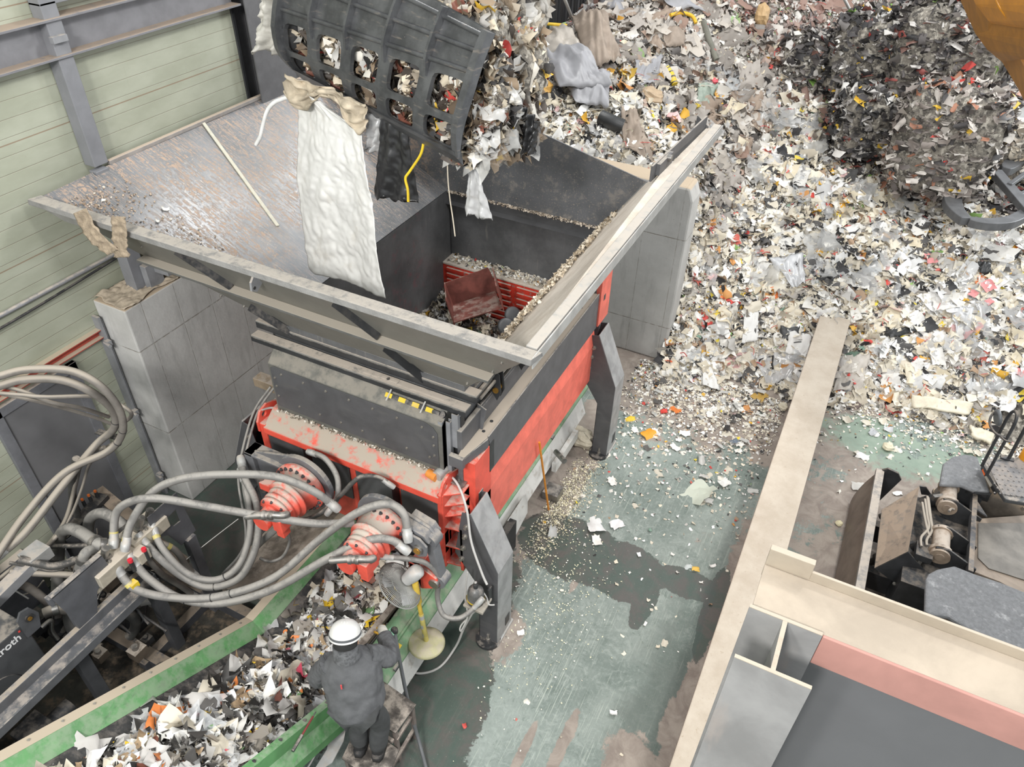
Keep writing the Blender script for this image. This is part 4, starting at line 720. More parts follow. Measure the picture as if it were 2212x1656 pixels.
hose('grey hose drooping from the right motor to the near leg', [(822, 1202, 1.75), (870, 1205, 1.7), (918, 1215, 1.6), (947, 1245, 1.4), (945, 1290, 1.1), (958, 1328, .95), (990, 1335, .9), (1018, 1318, .95), (1040, 1295, 1.05)], .024, HOSEG)
for i, (dx, lb) in enumerate(((0, 'thin grey lead rising beside the block wall to the shredder, left of the pair'), (9, 'thin grey lead rising beside the block wall to the shredder, right of the pair'))):
    hose(lb, [(480+dx, 1240, .7), (530+dx, 1170, 1.3), (515+dx, 1040, 1.8), (522+dx, 980, 1.9), (548+dx, 890, 2.0), (585+dx, 835, 2.2)], .012, HOSEG, name='electric_cable', cat='cable')
hose('pale cable lying along the dusty red end beam and down the near leg', [(565, 885, 2.12), (600, 882, 2.06), (680, 915, 2.05), (780, 957, 2.05), (880, 992, 2.05), (945, 1012, 2.06), (985, 1040, 2.05), (1008, 1100, 1.9), (1018, 1170, 1.6), (1040, 1235, 1.35), (1052, 1262, 1.25)], .011, CABLE, name='electric_cable', cat='cable')
hose('pale cable drooping from the grease reservoir to the floor and back to the conveyor', [(1038, 1295, .85), (1005, 1350, .5), (985, 1395, .15), (950, 1440, .02), (905, 1454, .02), (870, 1438, .2)], .012, CABLE, name='electric_cable', cat='cable')
hose('thin pale cable looping below the reservoir shelf', [(1010, 1235, 1.25), (1005, 1290, .9), (1010, 1330, .7), (996, 1362, .5), (1000, 1345, .55), (1060, 1290, .8)], .008, CABLE, name='electric_cable', cat='cable')
hose('thin pale cable running down along the green conveyor side', [(735, 1552, .75), (700, 1590, .55), (675, 1640, .5), (650, 1680, .5)], .008, CABLE, name='electric_cable', cat='cable')
hose('short white cable stub hooking out below the reservoir shelf', [(1045, 1280, 1.0), (1052, 1292, .95), (1056, 1305, .9), (1068, 1306, .88)], .007, CABLE, name='electric_cable', cat='cable')
hose('thin wire strung from the manifold across the floor to the conveyor', [(375, 1230, .9), (450, 1170, 1.0), (515, 1120, 1.1)], .004, CABLE, name='electric_cable', cat='cable')
# hose standing on the floor beside the worker
P = [at(852, 1362, Z=.95), at(866, 1440, Z=.72), at(885, 1530, Z=.4), at(905, 1600, Z=.12), at(922, 1665, Z=.03)]
R_ = thing('grey_pole', 'dark grey bent pole with a round knob leaning on the conveyor beside the worker', 'pole', tuple(P[-1]))
obj('shaft', MB().tube(P, .017, 12), simple('pole_grey', '5f6163', .5), R_); obj('knob', MB().lathe(P[0]-Vector((0, 0, .03)), (0, 0, 1), [(0, .02), (.01, .032), (.05, .032), (.06, .02)], 16), BLK, R_)
obj('green_cord', MB().tube([P[0]+Vector((-.04, .02, 0)), P[0]+Vector((-.03, -.03, .03)), P[0]+Vector((.02, -.04, 0))], .008, 8), flat('8fc7a5'), R_)
# ---------------------------------------------------------------- fan on its yellow stand
fb_ = Vector((-2.40, 3.26, .56)); FAN = thing('pedestal_fan', 'grey wire-caged fan on a yellow pole, blowing across the belt', 'fan', tuple(fb_))
b = MB().lathe(fb_, (0, 0, 1), [(0, .17), (.01, .175), (.03, .16), (.05, .08), (.06, .03)], 36); obj('base', b, simple('fan_base', 'b5b089', .55, dust=.4), FAN)
fh = at(893, 1240, Z=1.52); fa = (at(835, 1268, Z=1.50)-fh).normalized()
fd_ = ray(864, 1264).normalized(); fc = CC+fd_*((fh-CC).length+.13); fa = (fc-fh).normalized()
b = MB().cyl(fb_+Vector((0, 0, .04)), fb_.lerp(fh, .45), .024, 14); b.cyl(fb_.lerp(fh, .45), fh-Vector((0, 0, .05)), .02, 14, m=1); b.cyl(fb_.lerp(fh, .62), fb_.lerp(fh, .9), .03, 14, m=1)
for k in (.12, .25, .38): q = fb_.lerp(fh, k); b.cyl(q, q+(fh-fb_).normalized()*.05, .0255, 14, m=2)
obj('pole', b, [YELD, simple('tape_yellow', 'c9ab45', .5), LGR], FAN)
b = MB().lathe(fh-fa*.09, fa, [(0, .02), (.005, .05), (.02, .065), (.1, .07), (.19, .055)], 28); obj('motor_housing', b, LGR, FAN)
b = MB(); a_ = fa.orthogonal().normalized(); c_ = fa.cross(a_); Rr = .225
def wire(pts, r=.0024): b.tube(pts, r, 4, 0, 1)
def pt(r, an, h): return fc+(a_*math.cos(an)+c_*math.sin(an))*r+fa*h
for i in range(96):
    an = 2*PI*i/96
    for sg in (-1, 1): wire([pt(.03, an, .06*sg-.01), pt(.13, an, .055*sg), pt(.2, an, .035*sg), pt(Rr, an, 0)])
for r, h in ((Rr, 0), (.2, .035), (.2, -.035), (.13, .055), (.13, -.055), (.06, .06), (.06, -.06)): wire([pt(r, 2*PI*i/48, h) for i in range(49)], .005 if r == Rr else .002)
obj('wire_guard', b, simple('guard_grey', 'a3a39f', .5, .4), FAN)
b = MB()
for k in range(3):
    an = 2*PI*k/3; vs = [pt(r, an+w, .02*math.sin(w*2)) for r in (.03, .1, .19) for w in (-.35, 0, .45)]
    b.add(vs, [(0, 1, 4, 3), (1, 2, 5, 4), (3, 4, 7, 6), (4, 5, 8, 7)], 0, True)
b.cyl(fc-fa*.03, fc+fa*.03, .035, 16); bl = obj('blades', b, simple('blade_grey', 'a5a7a8', .4), FAN); bl.modifiers.new('t', 'SOLIDIFY').thickness = .003
# ---------------------------------------------------------------- steel step stool
def Z_(x, y, z): return at(x, y, Z=z)
R_ = thing('step_stool', 'scuffed two-step metal stool under the worker\'s feet', 'step stool', (-2.35, 2.4, 0)); T = simple('scuffed_plate', '68625d', .5, .3, var=.3, vs=9, dust=.5, thr=.55); Fm = simple('stool_frame', '7a6f69', .5, dust=.5)
up = [(-2.62, 2.76), (-2.16, 2.70), (-2.18, 2.40), (-2.62, 2.42)]; lo = [(-2.62, 2.44), (-2.16, 2.39), (-2.10, 2.06), (-2.56, 2.10)]
obj('tread', MB().prism([(x, y, .58) for x, y in up], (0, 0, -.02)), T, R_, bev=.003); obj('tread', MB().prism([(x, y, .32) for x, y in lo], (0, 0, -.02)), T, R_, bev=.003)
for (x, y), z in ((up[0], .56), (up[1], .56), (up[2], .56), (up[3], .56), (lo[2], .30), (lo[3], .30)):
    cx, cy = -2.38, 2.42; x += .03*(1 if x < cx else -1); y += .03*(1 if y < cy else -1); obj('leg', MB().bar((x, y, 0), (x, y, z), .035, .035, up=(0, 1, 0)), Fm, R_)
obj('rail', MB().bar((-2.18, 2.1, .17), (-2.19, 2.68, .17), .03, .03), Fm, R_); obj('rail', MB().bar((-2.2, 2.68, .4), (-2.2, 2.42, .4), .03, .03), Fm, R_); obj('rail', MB().bar((-2.6, 2.4, .45), (-2.2, 2.38, .45), .03, .03), Fm, R_)
# ---------------------------------------------------------------- the worker
def skin(name, pts, edges, rad, mat, parent, root=0, lv=2, wrinkle=0):
    me = bpy.data.meshes.new(name); base = Vector(parent['_base']); me.from_pydata([tuple(Vector(p)-base) for p in pts], edges, []); me.materials.append(mat)
    o = bpy.data.objects.new(name, me); COL.objects.link(o); o.parent = parent; o['_base'] = tuple(base)
    sk = o.modifiers.new('skin', 'SKIN'); sk.use_smooth_shade = True; sk.branch_smoothing = .6
    for i, r in enumerate(rad): me.skin_vertices[0].data[i].radius = (r, r) if not isinstance(r, tuple) else r
    me.skin_vertices[0].data[root].use_root = True
    s = o.modifiers.new('sub', 'SUBSURF'); s.levels = lv; s.render_levels = lv
    if wrinkle:
        tx = bpy.data.textures.new(name+'_folds', 'CLOUDS'); tx.noise_scale = .07; tx.noise_depth = 2
        d = o.modifiers.new('folds', 'DISPLACE'); d.texture = tx; d.strength = wrinkle; d.mid_level = .5; d.texture_coords = 'LOCAL'
    return o
PB = Vector((-2.37, 2.24, .32))
W_ = thing('person', 'worker in grey clothes and white helmet, standing on the stool, reaching over the conveyor', 'person', tuple(PB))
SKIN = simple('skin_tone', 'b98a6e', .5); JK = simple('work_jacket', '555658', .85, var=.12, vs=9, bump=.2, bs=60); TR = simple('work_trousers', '454647', .85, var=.15, vs=9, bump=.2, bs=60)
rf, lf = Vector((-2.30, 2.28, .38)), Vector((-2.46, 2.24, .38))
rk, lk = Vector((-2.26, 2.34, .82)), Vector((-2.45, 2.28, .82))
rh, lh = Vector((-2.27, 2.24, 1.17)), Vector((-2.44, 2.19, 1.17)); pel = Vector((-2.355, 2.21, 1.22))
wst = Vector((-2.38, 2.22, 1.36)); ch = Vector((-2.45, 2.30, 1.56)); nk = Vector((-2.485, 2.36, 1.70)); hd = Vector((-2.50, 2.37, 1.80))
rs, ls = at(802, 1412, Z=1.58), at(704, 1432, Z=1.58); re, rw = at(842, 1418, Z=1.42), at(831, 1372, Z=1.36)
le = at(686, 1462, Z=1.32); lw = Vector((-2.74, 2.33, 1.12)); rhd = at(822, 1352, Z=1.33); lhd = at(702, 1490, Z=1.02)
pts = [pel, wst, ch, nk, hd, rs, re, rw, rhd, ls, le, lw, lhd, rh, rk, rf, lh, lk, lf]
ed = [(0, 1), (1, 2), (2, 3), (3, 4), (2, 5), (5, 6), (6, 7), (7, 8), (2, 9), (9, 10), (10, 11), (11, 12), (0, 13), (13, 14), (14, 15), (0, 16), (16, 17), (17, 18)]
skin('body', pts, ed, [.10, .09, .09, .05, .07, .04, .032, .026, .03, .04, .032, .026, .03, .07, .045, .035, .07, .045, .035], SKIN, W_)
def loft(b, rings, side, n=28):
    vs = []; side = Vector((side.x, side.y, 0)).normalized(); fw = Vector((-side.y, side.x, 0))
    for c, a_, d_ in rings: vs += [Vector(c)+side*(a_*math.cos(2*PI*i/n))+fw*(d_*math.sin(2*PI*i/n)) for i in range(n)]
    b.add(vs, [(k*n+i, k*n+(i+1) % n, (k+1)*n+(i+1) % n, (k+1)*n+i) for k in range(len(rings)-1) for i in range(n)]+[tuple(range(n))[::-1], tuple(range(len(rings)*n-n, len(rings)*n))], 0, True); return b
def folds(o, amp, sc):
    tx = bpy.data.textures.new('folds', 'CLOUDS'); tx.noise_scale = sc; tx.noise_depth = 2; s_ = o.modifiers.new('sub', 'SUBSURF'); s_.levels = 1; s_.render_levels = 2
    d = o.modifiers.new('folds', 'DISPLACE'); d.texture = tx; d.strength = amp; d.mid_level = .5; d.texture_coords = 'LOCAL'
sdv = rs-ls; rr_ = lambda z: pel.lerp(nk, (z-1.12)/.56)
rings = [((rr_(z).x, rr_(z).y, z), a_, d_) for z, a_, d_ in ((1.17, .17, .15), (1.19, .21, .18), (1.24, .23, .195), (1.30, .23, .195), (1.36, .225, .185), (1.42, .23, .175), (1.50, .235, .165), (1.56, .225, .15), (1.61, .19, .13), (1.65, .12, .10), (1.69, .085, .08))]
o = obj('jacket', loft(MB(), rings, sdv), JK, W_); folds(o, .035, .09)
for a_, e_, w_ in ((rs-sdv.normalized()*.04, re, rw), (ls+sdv.normalized()*.04, le, lw)):
    o = obj('sleeve', MB().tube([a_-Vector((0, 0, .02)), a_.lerp(e_, .5), e_, e_.lerp(w_, .55), e_.lerp(w_, .97)], lambda t: .098-.036*t, 18, 0, 6), JK, W_); folds(o, .03, .06)
skin('trousers', [pel, rh, rh.lerp(rk, .5), rk, rf+Vector((0, 0, .04)), lh, lh.lerp(lk, .5), lk, lf+Vector((0, 0, .04))], [(0, 1), (1, 2), (2, 3), (3, 4), (0, 5), (5, 6), (6, 7), (7, 8)], [.14, .115, .105, .09, .085, .115, .105, .09, .085], TR, W_, wrinkle=.02)
b = MB().lathe(ch+Vector((-.02, .03, .12)), (nk-ch), [(0, .11), (.03, .105), (.06, .08), (.075, .075), (.075, .06)], 24); obj('collar', b, JK, W_)
for f, nm in ((rf, 'boot'), (lf, 'boot')):
    bb_ = Vector((f.x, f.y, .325)); d = Vector((-.35, .93, 0))
    b = MB().lathe(bb_+Vector((0, 0, .02)), (0, 0, 1), [(0, .05), (.05, .055), (.12, .05)], 18); v = []
    for k in range(9):
        tt = k/8; w = .048+.012*math.sin(tt*PI); hh = .085-.045*tt; c_ = bb_+d*(-.08+.29*tt)
        s_ = Vector((d.y, -d.x, 0)); ww = w*(1 if .1 < tt < .9 else .6); v += [c_-s_*ww, c_-s_*ww*.9+Vector((0, 0, hh*.7)), c_+Vector((0, 0, hh)), c_+s_*ww*.9+Vector((0, 0, hh*.7)), c_+s_*ww]
    fs = [(k*5+i, k*5+i+1, k*5+i+6, k*5+i+5) for k in range(8) for i in range(4)]+[(k*5+4, k*5, k*5+5, k*5+9) for k in range(8)]+[(0, 1, 2, 3, 4), (40, 41, 42, 43, 44)]
    b.add(v, fs, 0, True); obj(nm, b, RUB, W_)
# face: nose, mouth and eyes look away from the camera, towards the belt
fd = Vector((-.45, .80, -.38)).normalized(); sd = fd.cross(Vector((0, 0, 1))).normalized(); upv = sd.cross(fd)
b = MB(); b.lathe(hd+Vector((0, 0, -.01)), upv, [(-.115, .03), (-.10, .055), (-.06, .075), (0, .085), (.05, .085), (.09, .06)], 24); b.cyl(hd+fd*.075-upv*.02, hd+fd*.11-upv*.04, .018, 10, .012)
for s_ in (-1, 1): b.cyl(hd+sd*.083*s_-upv*.02, hd+sd*.095*s_-upv*.02, .026, 12, .02)
obj('head', b, SKIN, W_)
b = MB()
for s_ in (-1, 1): b.cyl(hd+fd*.076+sd*.032*s_, hd+fd*.086+sd*.032*s_, .01, 10)
b.bar(hd+fd*.083-upv*.065-sd*.025, hd+fd*.083-upv*.065+sd*.025, .006, .008, m=1); obj('eyes_and_mouth', b, [BLK, flat('8c4d44')], W_)
b = MB().lathe(hd-upv*.05-fd*.012, upv, [(-.03, .082), (.0, .092), (.05, .094), (.08, .09)], 24); obj('hair', b, simple('dark_hair', '222222', .8), W_)
b = MB().lathe(hd-upv*.085-fd*.02, upv, [(-.055, .10), (-.02, .10), (.02, .10), (.06, .098)], 24); obj('neck_guard', b, simple('neck_cloth', '5a5b5d', .9, var=.3, vs=30, bump=.4), W_)
hc = hd+upv*.045
b = MB().lathe(hc, upv, [(0, .125), (.004, .128), (.012, .122), (.03, .120), (.06, .112), (.09, .092), (.11, .062), (.12, .03), (.122, 0)], 36)
b.lathe(hc+fd*.05, upv, [(0, .10), (.006, .105), (.012, .10)], 30)
for k in (-2, -1, 0, 1, 2): b.tube([hc+sd*.028*k-fd*.085+upv*(.075-.004*k*k), hc+sd*.022*k+upv*(.121-.004*k*k), hc+sd*.028*k+fd*.085+upv*(.075-.004*k*k)], .007, 8, 0, 8)
helm = obj('helmet', b, simple('helmet_white', 'cfcecb', .35, var=.04), W_)
b = MB().lathe(hc, upv, [(.016, .1235), (.034, .1225)], 36); obj('helmet_band', b, simple('band_dark', '55575a', .5), helm)
GL = simple('glove_knit', 'c9c6be', .85, var=.1, vs=30); GY = simple('glove_palm', 'd9a63a', .6)
def glove(hand, wrist, curl, palm_mat):
    d = (hand-wrist).normalized(); s_ = d.cross(Vector((0, 0, 1))).normalized(); u = s_.cross(d)
    g = obj('glove', MB().lathe(wrist-d*.03, d, [(0, .048), (.02, .046), (.05, .04), (.08, .042), (.12, .04), (.135, .03)], 18), GL, W_)
    for i, (o_, L) in enumerate(((-.03, .062), (-.01, .075), (.011, .07), (.03, .055))):
        p = wrist+d*.10+s_*o_; q = p+d*L*.5-u*curl*.5*L; r_ = q+d*L*.35*(1-curl)-u*L*.6*curl
        skin('finger', [p, q, r_], [(0, 1), (1, 2)], [.0105, .0095, .008], palm_mat, g, lv=1)
    skin('thumb', [wrist+d*.04-s_*.035, wrist+d*.075-s_*.06, wrist+d*.10-s_*.065-u*.01], [(0, 1), (1, 2)], [.0125, .011, .009], palm_mat, g, lv=1)
glove(rhd, rw, .35, GY); glove(lhd, lw, .7, GL)
b = MB().cyl(ch+Vector((.04, -.155, .02)), ch+Vector((.045, -.16, -.02)), .006, 8); obj('zip_pull', b, flat('c8474a'), W_)
# ---------------------------------------------------------------- slotted grab bucket over the hopper
BL = Vector((-4.598, 5.144, 4.95)); BR = Vector((-2.51, 4.256, 4.95)); ba = (BR-BL).normalized(); bn = Vector((-.3914, -.9202, 0))
LC = [(0, 0), (.06, .10), (.09, .22), (.085, .36), (.03, .55), (-.08, .78), (-.26, 1.05)]; RC_ = [(0, 0), (-.015, .12), (-.06, .26), (-.13, .41), (-.19, .55), (-.25, .66), (-.30, .74)]
def curve(C, t):
    t = max(0, min(.9999, t))*(len(C)-1); i = int(t); f = t-i; return C[i][0]*(1-f)+C[i+1][0]*f, C[i][1]*(1-f)+C[i+1][1]*f
def bk(s, t, off=0):
    a, c = curve(LC, t), curve(RC_, t); n_ = a[0]*(1-s)+c[0]*s; z_ = a[1]*(1-s)+c[1]*s
    return BL+(BR-BL)*s+bn*(n_+off)+Vector((0, 0, z_+off*.35))
GRB = thing('grab_bucket', 'large dark slotted grab bucket hanging over the hopper, packed with waste', 'grab bucket', (-3.55, 4.9, 4.95))
t_ = NT('bucket_steel'); n = t_.noise(5, 6); c = t_.mix(t_.ramp(n, .3, .7), srgb('3f4042'), srgb('5e5f61')); c = t_.mix(t_.math('MULTIPLY', t_.ramp(t_.noise(1, 5, t_.vec((6, 6, 40))), .58, .7), .5), c, srgb('857c74')); BKS = t_.out(c, .42, .4)
b = MB(); NC = 5; rows = [(.03, .27, .16), (.27, .60, .16)]
for i in range(NC):
    s0, s1 = i/NC, (i+1)/NC
    for (t0, t1, mg), fr in zip(rows, ((.13, .10, .85, .90), (.13, .12, .85, .84))):
        n_ = 24; out_ = []; inn = []
        for k in range(n_):
            q = k/n_*4; e = int(q); f = q-e; x, y = ((f, 0), (1, f), (1-f, 1), (0, 1-f))[e]; out_.append((x, y))
            dx, dy = x-.5, y-.5; m_ = max(abs(dx), abs(dy)); an = math.atan2(dy, dx); cc, ss = math.cos(an), math.sin(an); p_ = 6
            rr_ = 1/((abs(cc)**p_+abs(ss)**p_)**(1/p_)); inn.append(((fr[0]+fr[2])/2+cc*rr_*(fr[2]-fr[0])/2, (fr[1]+fr[3])/2+ss*rr_*(fr[3]-fr[1])/2))
        for off, rev in ((0, 0), (-.03, 1)):
            vs = [bk(lerp(s0, s1, x), lerp(t0, t1, y), off) for x, y in out_]+[bk(lerp(s0, s1, x), lerp(t0, t1, y), off) for x, y in inn]
            b.add(vs, [(k, (k+1) % n_, n_+(k+1) % n_, n_+k) for k in range(n_)])
        vs = [bk(lerp(s0, s1, x), lerp(t0, t1, y), o_) for o_ in (0, -.03) for x, y in inn]; b.add(vs, [(k, (k+1) % n_, n_+(k+1) % n_, n_+k) for k in range(n_)])
shell = obj('slotted_shell', b, BKS, GRB)
b = MB(); ns, nt_ = 24, 10
vs = [bk(i/ns, lerp(.60, 1, j/nt_), o_) for o_ in (0, -.03) for j in range(nt_+1) for i in range(ns+1)]; m_ = (ns+1)*(nt_+1)
b.add(vs, [(o_+j*(ns+1)+i, o_+j*(ns+1)+i+1, o_+(j+1)*(ns+1)+i+1, o_+(j+1)*(ns+1)+i) for o_ in (0, m_) for j in range(nt_) for i in range(ns)]); obj('upper_plate', b, BKS, GRB)
for i in range(NC+1):
    for (t0, t1, w, h) in (((.5, 1.0, .012, .05),) if 0 < i < NC else ((.0, 1.0, .03, .06),)):
        b = MB(); s = i/NC; N_ = 10; vs = []
        for k in range(N_+1):
            t = lerp(t0, t1, k/N_); ds = w/2.27; hh = h*min(1, 3*k/N_+.3); vs += [bk(s-ds, t), bk(s-ds, t, hh), bk(s+ds, t, hh), bk(s+ds, t)]
        b.add(vs, [(k*4+q, k*4+(q+1) % 4, k*4+4+(q+1) % 4, k*4+4+q) for k in range(N_) for q in range(4)]+[(0, 1, 2, 3), (N_*4, N_*4+1, N_*4+2, N_*4+3)]); obj('rib', b, BKS, GRB)
for t in (.62, .78, .93):
    b = MB(); b.tube([bk(i/20, t, .012) for i in range(21)], .018, 8, 0, 1); obj('cross_bar', b, BKS, GRB)
b = MB(); vs = []
for k in range(21): s = k/20; vs += [bk(s, .0, .02), bk(s, .04, .03), bk(s, .05, -.03), bk(s, -.0, -.05)-Vector((0, 0, .06))]
b.add(vs, [(k*4+q, k*4+(q+1) % 4, k*4+4+(q+1) % 4, k*4+4+q) for k in range(20) for q in range(4)]+[(0, 1, 2, 3), (80, 81, 82, 83)]); obj('cutting_edge', b, BKS, GRB)
lp_ = [bk(0, k/8) for k in range(9)]; back = [p-bn*(.35+.25*math.sin(PI*i/8)) for i, p in enumerate(lp_)]
obj('end_plate', MB().prism(lp_+back[::-1], ba*.025), BKS, GRB)
# ---------------------------------------------------------------- wheeled excavator, only its front end in view
EX = thing('wheeled_excavator', 'dusty wheeled excavator behind the low wall, only its dozer blade, fenders and step in view', 'excavator', (3.2, 6.8, 0))
bt = simple('blade_steel', '83766b', .45, .4, var=.2, vs=3, dust=.7, dustcol=srgb('a59686')); b = MB(); n_ = 10
pr = [(1.02+.16*(1-math.cos(k/n_*1.5)), .02+.62*k/n_) for k in range(n_+1)]; pr2 = [(x+.03, z) for x, z in pr][::-1]
b.prism([(x, 5.0, z) for x, z in pr+pr2], (0, 2.62, 0)); blade = obj('dozer_blade', b, bt, EX)
b = MB(); b.prism([(1.16, 7.62, .62), (1.12, 7.60, .1), (1.26, 7.60, .02), (1.42, 7.60, .62), (1.36, 7.60, .7), (1.24, 7.60, .72)], (0, .03, 0)); b.box((1.13, 5.0, .6), (1.22, 7.63, .66), 1); obj('blade_end_plate', b, [EXB, simple('blade_rim', '8e8a86', .5, dust=.6)], blade, bev=.004)
b = MB(); P4 = [at(1905, 1100, Z=.72), at(1986, 1050, Z=1.0), at(1962, 1190, Z=1.0), at(1889, 1226, Z=.72)]; b.prism(P4, (0, 0, -.015)); b.prism([at(1889, 1228, Z=.71), at(1962, 1192, Z=.99), at(1995, 1230, Z=.8), at(2002, 1262, Z=.6), at(1945, 1268, Z=.5), at(1912, 1225, Z=.55)], (0, .015, 0), 1)
b.prism([at(1986, 1050, Z=1.0), at(2000, 1052, Z=.98), at(2012, 1070, Z=.8), at(1990, 1068, Z=.85)], (0, .02, 0), 1); obj('deflector', b, [simple('deflector_steel', '837c74', .5, .3, var=.25, vs=3, dust=.8, dustcol=srgb('a3917f')), EXB], blade, bev=.003)
bolts(blade, [(at(x, y, Z=.62)+Vector((0, -.01, 0)), (.1, -1, .4)) for x, y in ((1932, 1258), (1962, 1258), (1991, 1258), (1977, 1222), (1918, 1230))], BOLT, .012, .02)
def fender(name, loop, h):
    b = MB(); P = [at(x, y, Z=h) for x, y in loop]; b.prism(P, (0, 0, -.05)); c_ = Vector((0, 0, 0))
    for p in P: c_ += p
    return obj('fender', b, EXR, EX, bev=.02)
fender('n', [(2000, 1250), (2006, 1238), (2025, 1228), (2062, 1221), (2105, 1238), (2160, 1256), (2240, 1288), (2240, 1432), (2160, 1395), (2085, 1355), (2050, 1332), (2008, 1326), (1998, 1318)], 1.12)
fender('f', [(2034, 1022), (2038, 1000), (2058, 985), (2085, 980), (2112, 985), (2140, 1062), (2108, 1060), (2080, 1048), (2030, 1045)], 1.12)
b = MB(); b.prism([at(2108, 1062, Z=1.12), at(2142, 1065, Z=1.12), at(2135, 1080, Z=.95), at(2075, 1060, Z=.95)], (0, 0, -.03)); obj('mudguard_lip', b, EXB, EX)
def tyre(x, y, z, R, w):
    b = MB(); prf = [(-w/2, R*.62), (-w/2-.01, R*.8), (-w/2+.02, R*.93), (-w/2+.07, R*.99), (0, R), (w/2-.07, R*.99), (w/2-.02, R*.93), (w/2+.01, R*.8), (w/2, R*.62)]; b.lathe((x, y, z), (0, 1, 0), prf, 48)
    for i in range(26):
        a = 2*PI*i/26
        for sg in (-1, 1):
            d = Vector((math.cos(a+.06*sg), 0, math.sin(a+.06*sg))); p = Vector((x, y+sg*w*.05, z))+d*R; q = Vector((x, y+sg*w*.5, z))+Vector((math.cos(a+.06*sg+.12), 0, math.sin(a+.06*sg+.12)))*R*.95; b.bar(p, q, .035, .03, up=d)
    o = obj('tyre', b, TYRE, EX); b = MB().lathe((x, y-w*.35, z), (0, 1, 0), [(0, R*.6), (.03, R*.62), (.06, R*.4), (.08, R*.25)], 32); b.cyl((x, y-w*.42, z), (x, y-w*.3, z), R*.18, 20); obj('wheel_hub', b, simple('hub_yellow', 'a8822f', .5, dust=.7) if 'hub_yellow' not in bpy.data.materials else bpy.data.materials['hub_yellow'], o)
tyre(2.18, 5.48, .50, .53, .32); tyre(2.30, 7.55, .50, .53, .32)
b = MB(); b.prism([at(2108, 1120, Z=.92), at(2240, 1110, Z=.92), at(2260, 1310, Z=.92), at(2160, 1256, Z=.92), at(2098, 1232, Z=.92)], (0, 0, -.3)); b.bar(at(2104, 1070, Z=.98), at(2094, 1238, Z=.98), .05, .08, m=1); b.prism([at(2104, 1075, Z=1.0), at(2132, 1118, Z=.93), at(2104, 1100, Z=.93)], (0, 0, .02), 1)
b.prism([at(2112, 1130, Z=.925), at(2112, 1205, Z=.925), at(2135, 1228, Z=.925), at(2240, 1262, Z=.925), at(2240, 1130, Z=.925)], (0, 0, .008), 2); obj('undercarriage_deck', b, [simple('deck_tan', '8b7d6f', .6, var=.2, vs=4), EXG, simple('deck_grey', '77726b', .6, var=.25, vs=3)], EX, bev=.004)
for x, y in ((2048, 1070), (2032, 1172)):
    b = MB(); c_ = at(x, y, Z=.98); e_ = c_+Vector((.0, -.0, 0)); b.cyl(c_+Vector((-.0, .13, 0)), c_+Vector((0, -.13, 0)), .085, 24); b.cyl(c_+Vector((0, .16, 0)), c_+Vector((0, .12, 0)), .105, 24); b.cyl(c_+Vector((0, -.12, 0)), c_+Vector((0, -.16, 0)), .11, 24); b.cyl(c_+Vector((0, -.16, 0)), c_+Vector((0, -.205, 0)), .095, 24); b.cyl(c_+Vector((0, -.2, 0)), c_+Vector((0, -.212, 0)), .045, 20)
    b.cyl(c_+Vector((0, 0, 0)), c_+Vector((-.45, 0, -.55)), .07, 18, m=1); b.cyl(c_+Vector((-.2, 0, -.24)), c_+Vector((-.5, 0, -.62)), .04, 14, m=2)
    for s_ in (-.18, .13): b.prism([c_+Vector((-.09, s_, -.05)), c_+Vector((-.06, s_, .09)), c_+Vector((.05, s_, .11)), c_+Vector((.34, s_, -.02)), c_+Vector((.34, s_, -.25)), c_+Vector((0, s_, -.15))], (0, .02, 0), 1)
    obj('blade_cylinder', b, [simple('cylinder_tan', '9c8b7a', .5, .2, var=.25, dust=.6) if 'cylinder_tan' not in bpy.data.materials else bpy.data.materials['cylinder_tan'], EXB, STL], EX)
b = MB(); b.box((1.5, 5.9, .25), (2.2, 7.2, .8)); b.box((1.25, 6.2, .2), (1.7, 6.3, .45)); b.box((1.25, 6.9, .2), (1.7, 7.0, .45)); b.cyl((1.35, 5.55, .35), (1.35, 5.75, .35), .13, 20, m=1); b.cyl((1.5, 5.5, .3), (1.5, 5.6, .3), .1, 20, m=1); b.tube([(1.3, 5.4, .5), (1.6, 5.5, .45), (1.9, 5.45, .5)], .02, 8, 1); b.bar((1.3, 5.3, .3), (2.0, 5.35, .3), .06, .08, m=1); obj('axle_mount', b, [EXB, simple('axle_brown', '7b6a5a', .7, dust=.6)], EX, bev=.006)
for pts_ in ([(2003, 1072), (2008, 1110), (2015, 1140), (2035, 1155), (2068, 1156)], [(1998, 1078), (2003, 1115), (2006, 1140), (1990, 1160), (1990, 1180)], [(2005, 1075), (2010, 1115), (2013, 1145), (2002, 1165), (2002, 1178)], [(1992, 1085), (1998, 1120), (2005, 1150), (2010, 1158)], [(2062, 1100), (2055, 1098), (2050, 1104)]):
    obj('hydraulic_line', MB().tube([at(x, y, Z=1.0) for x, y in pts_], .014, 8), HOSE, EX)
b = MB(); b.box(at(1986, 1192, Z=.98)+Vector((-.03, -.04, -.08)), at(2008, 1180, Z=.98)+Vector((.04, .04, 0))); b.cyl(at(1990, 1205, Z=.9), at(1978, 1222, Z=.8), .03, 12, m=1); obj('line_block', b, [EXB, STL], EX, bev=.003); obj('line_block', MB().bar(at(2015, 1075, Z=1.0), at(2040, 1072, Z=1.0), .04, .06), STL, EX)
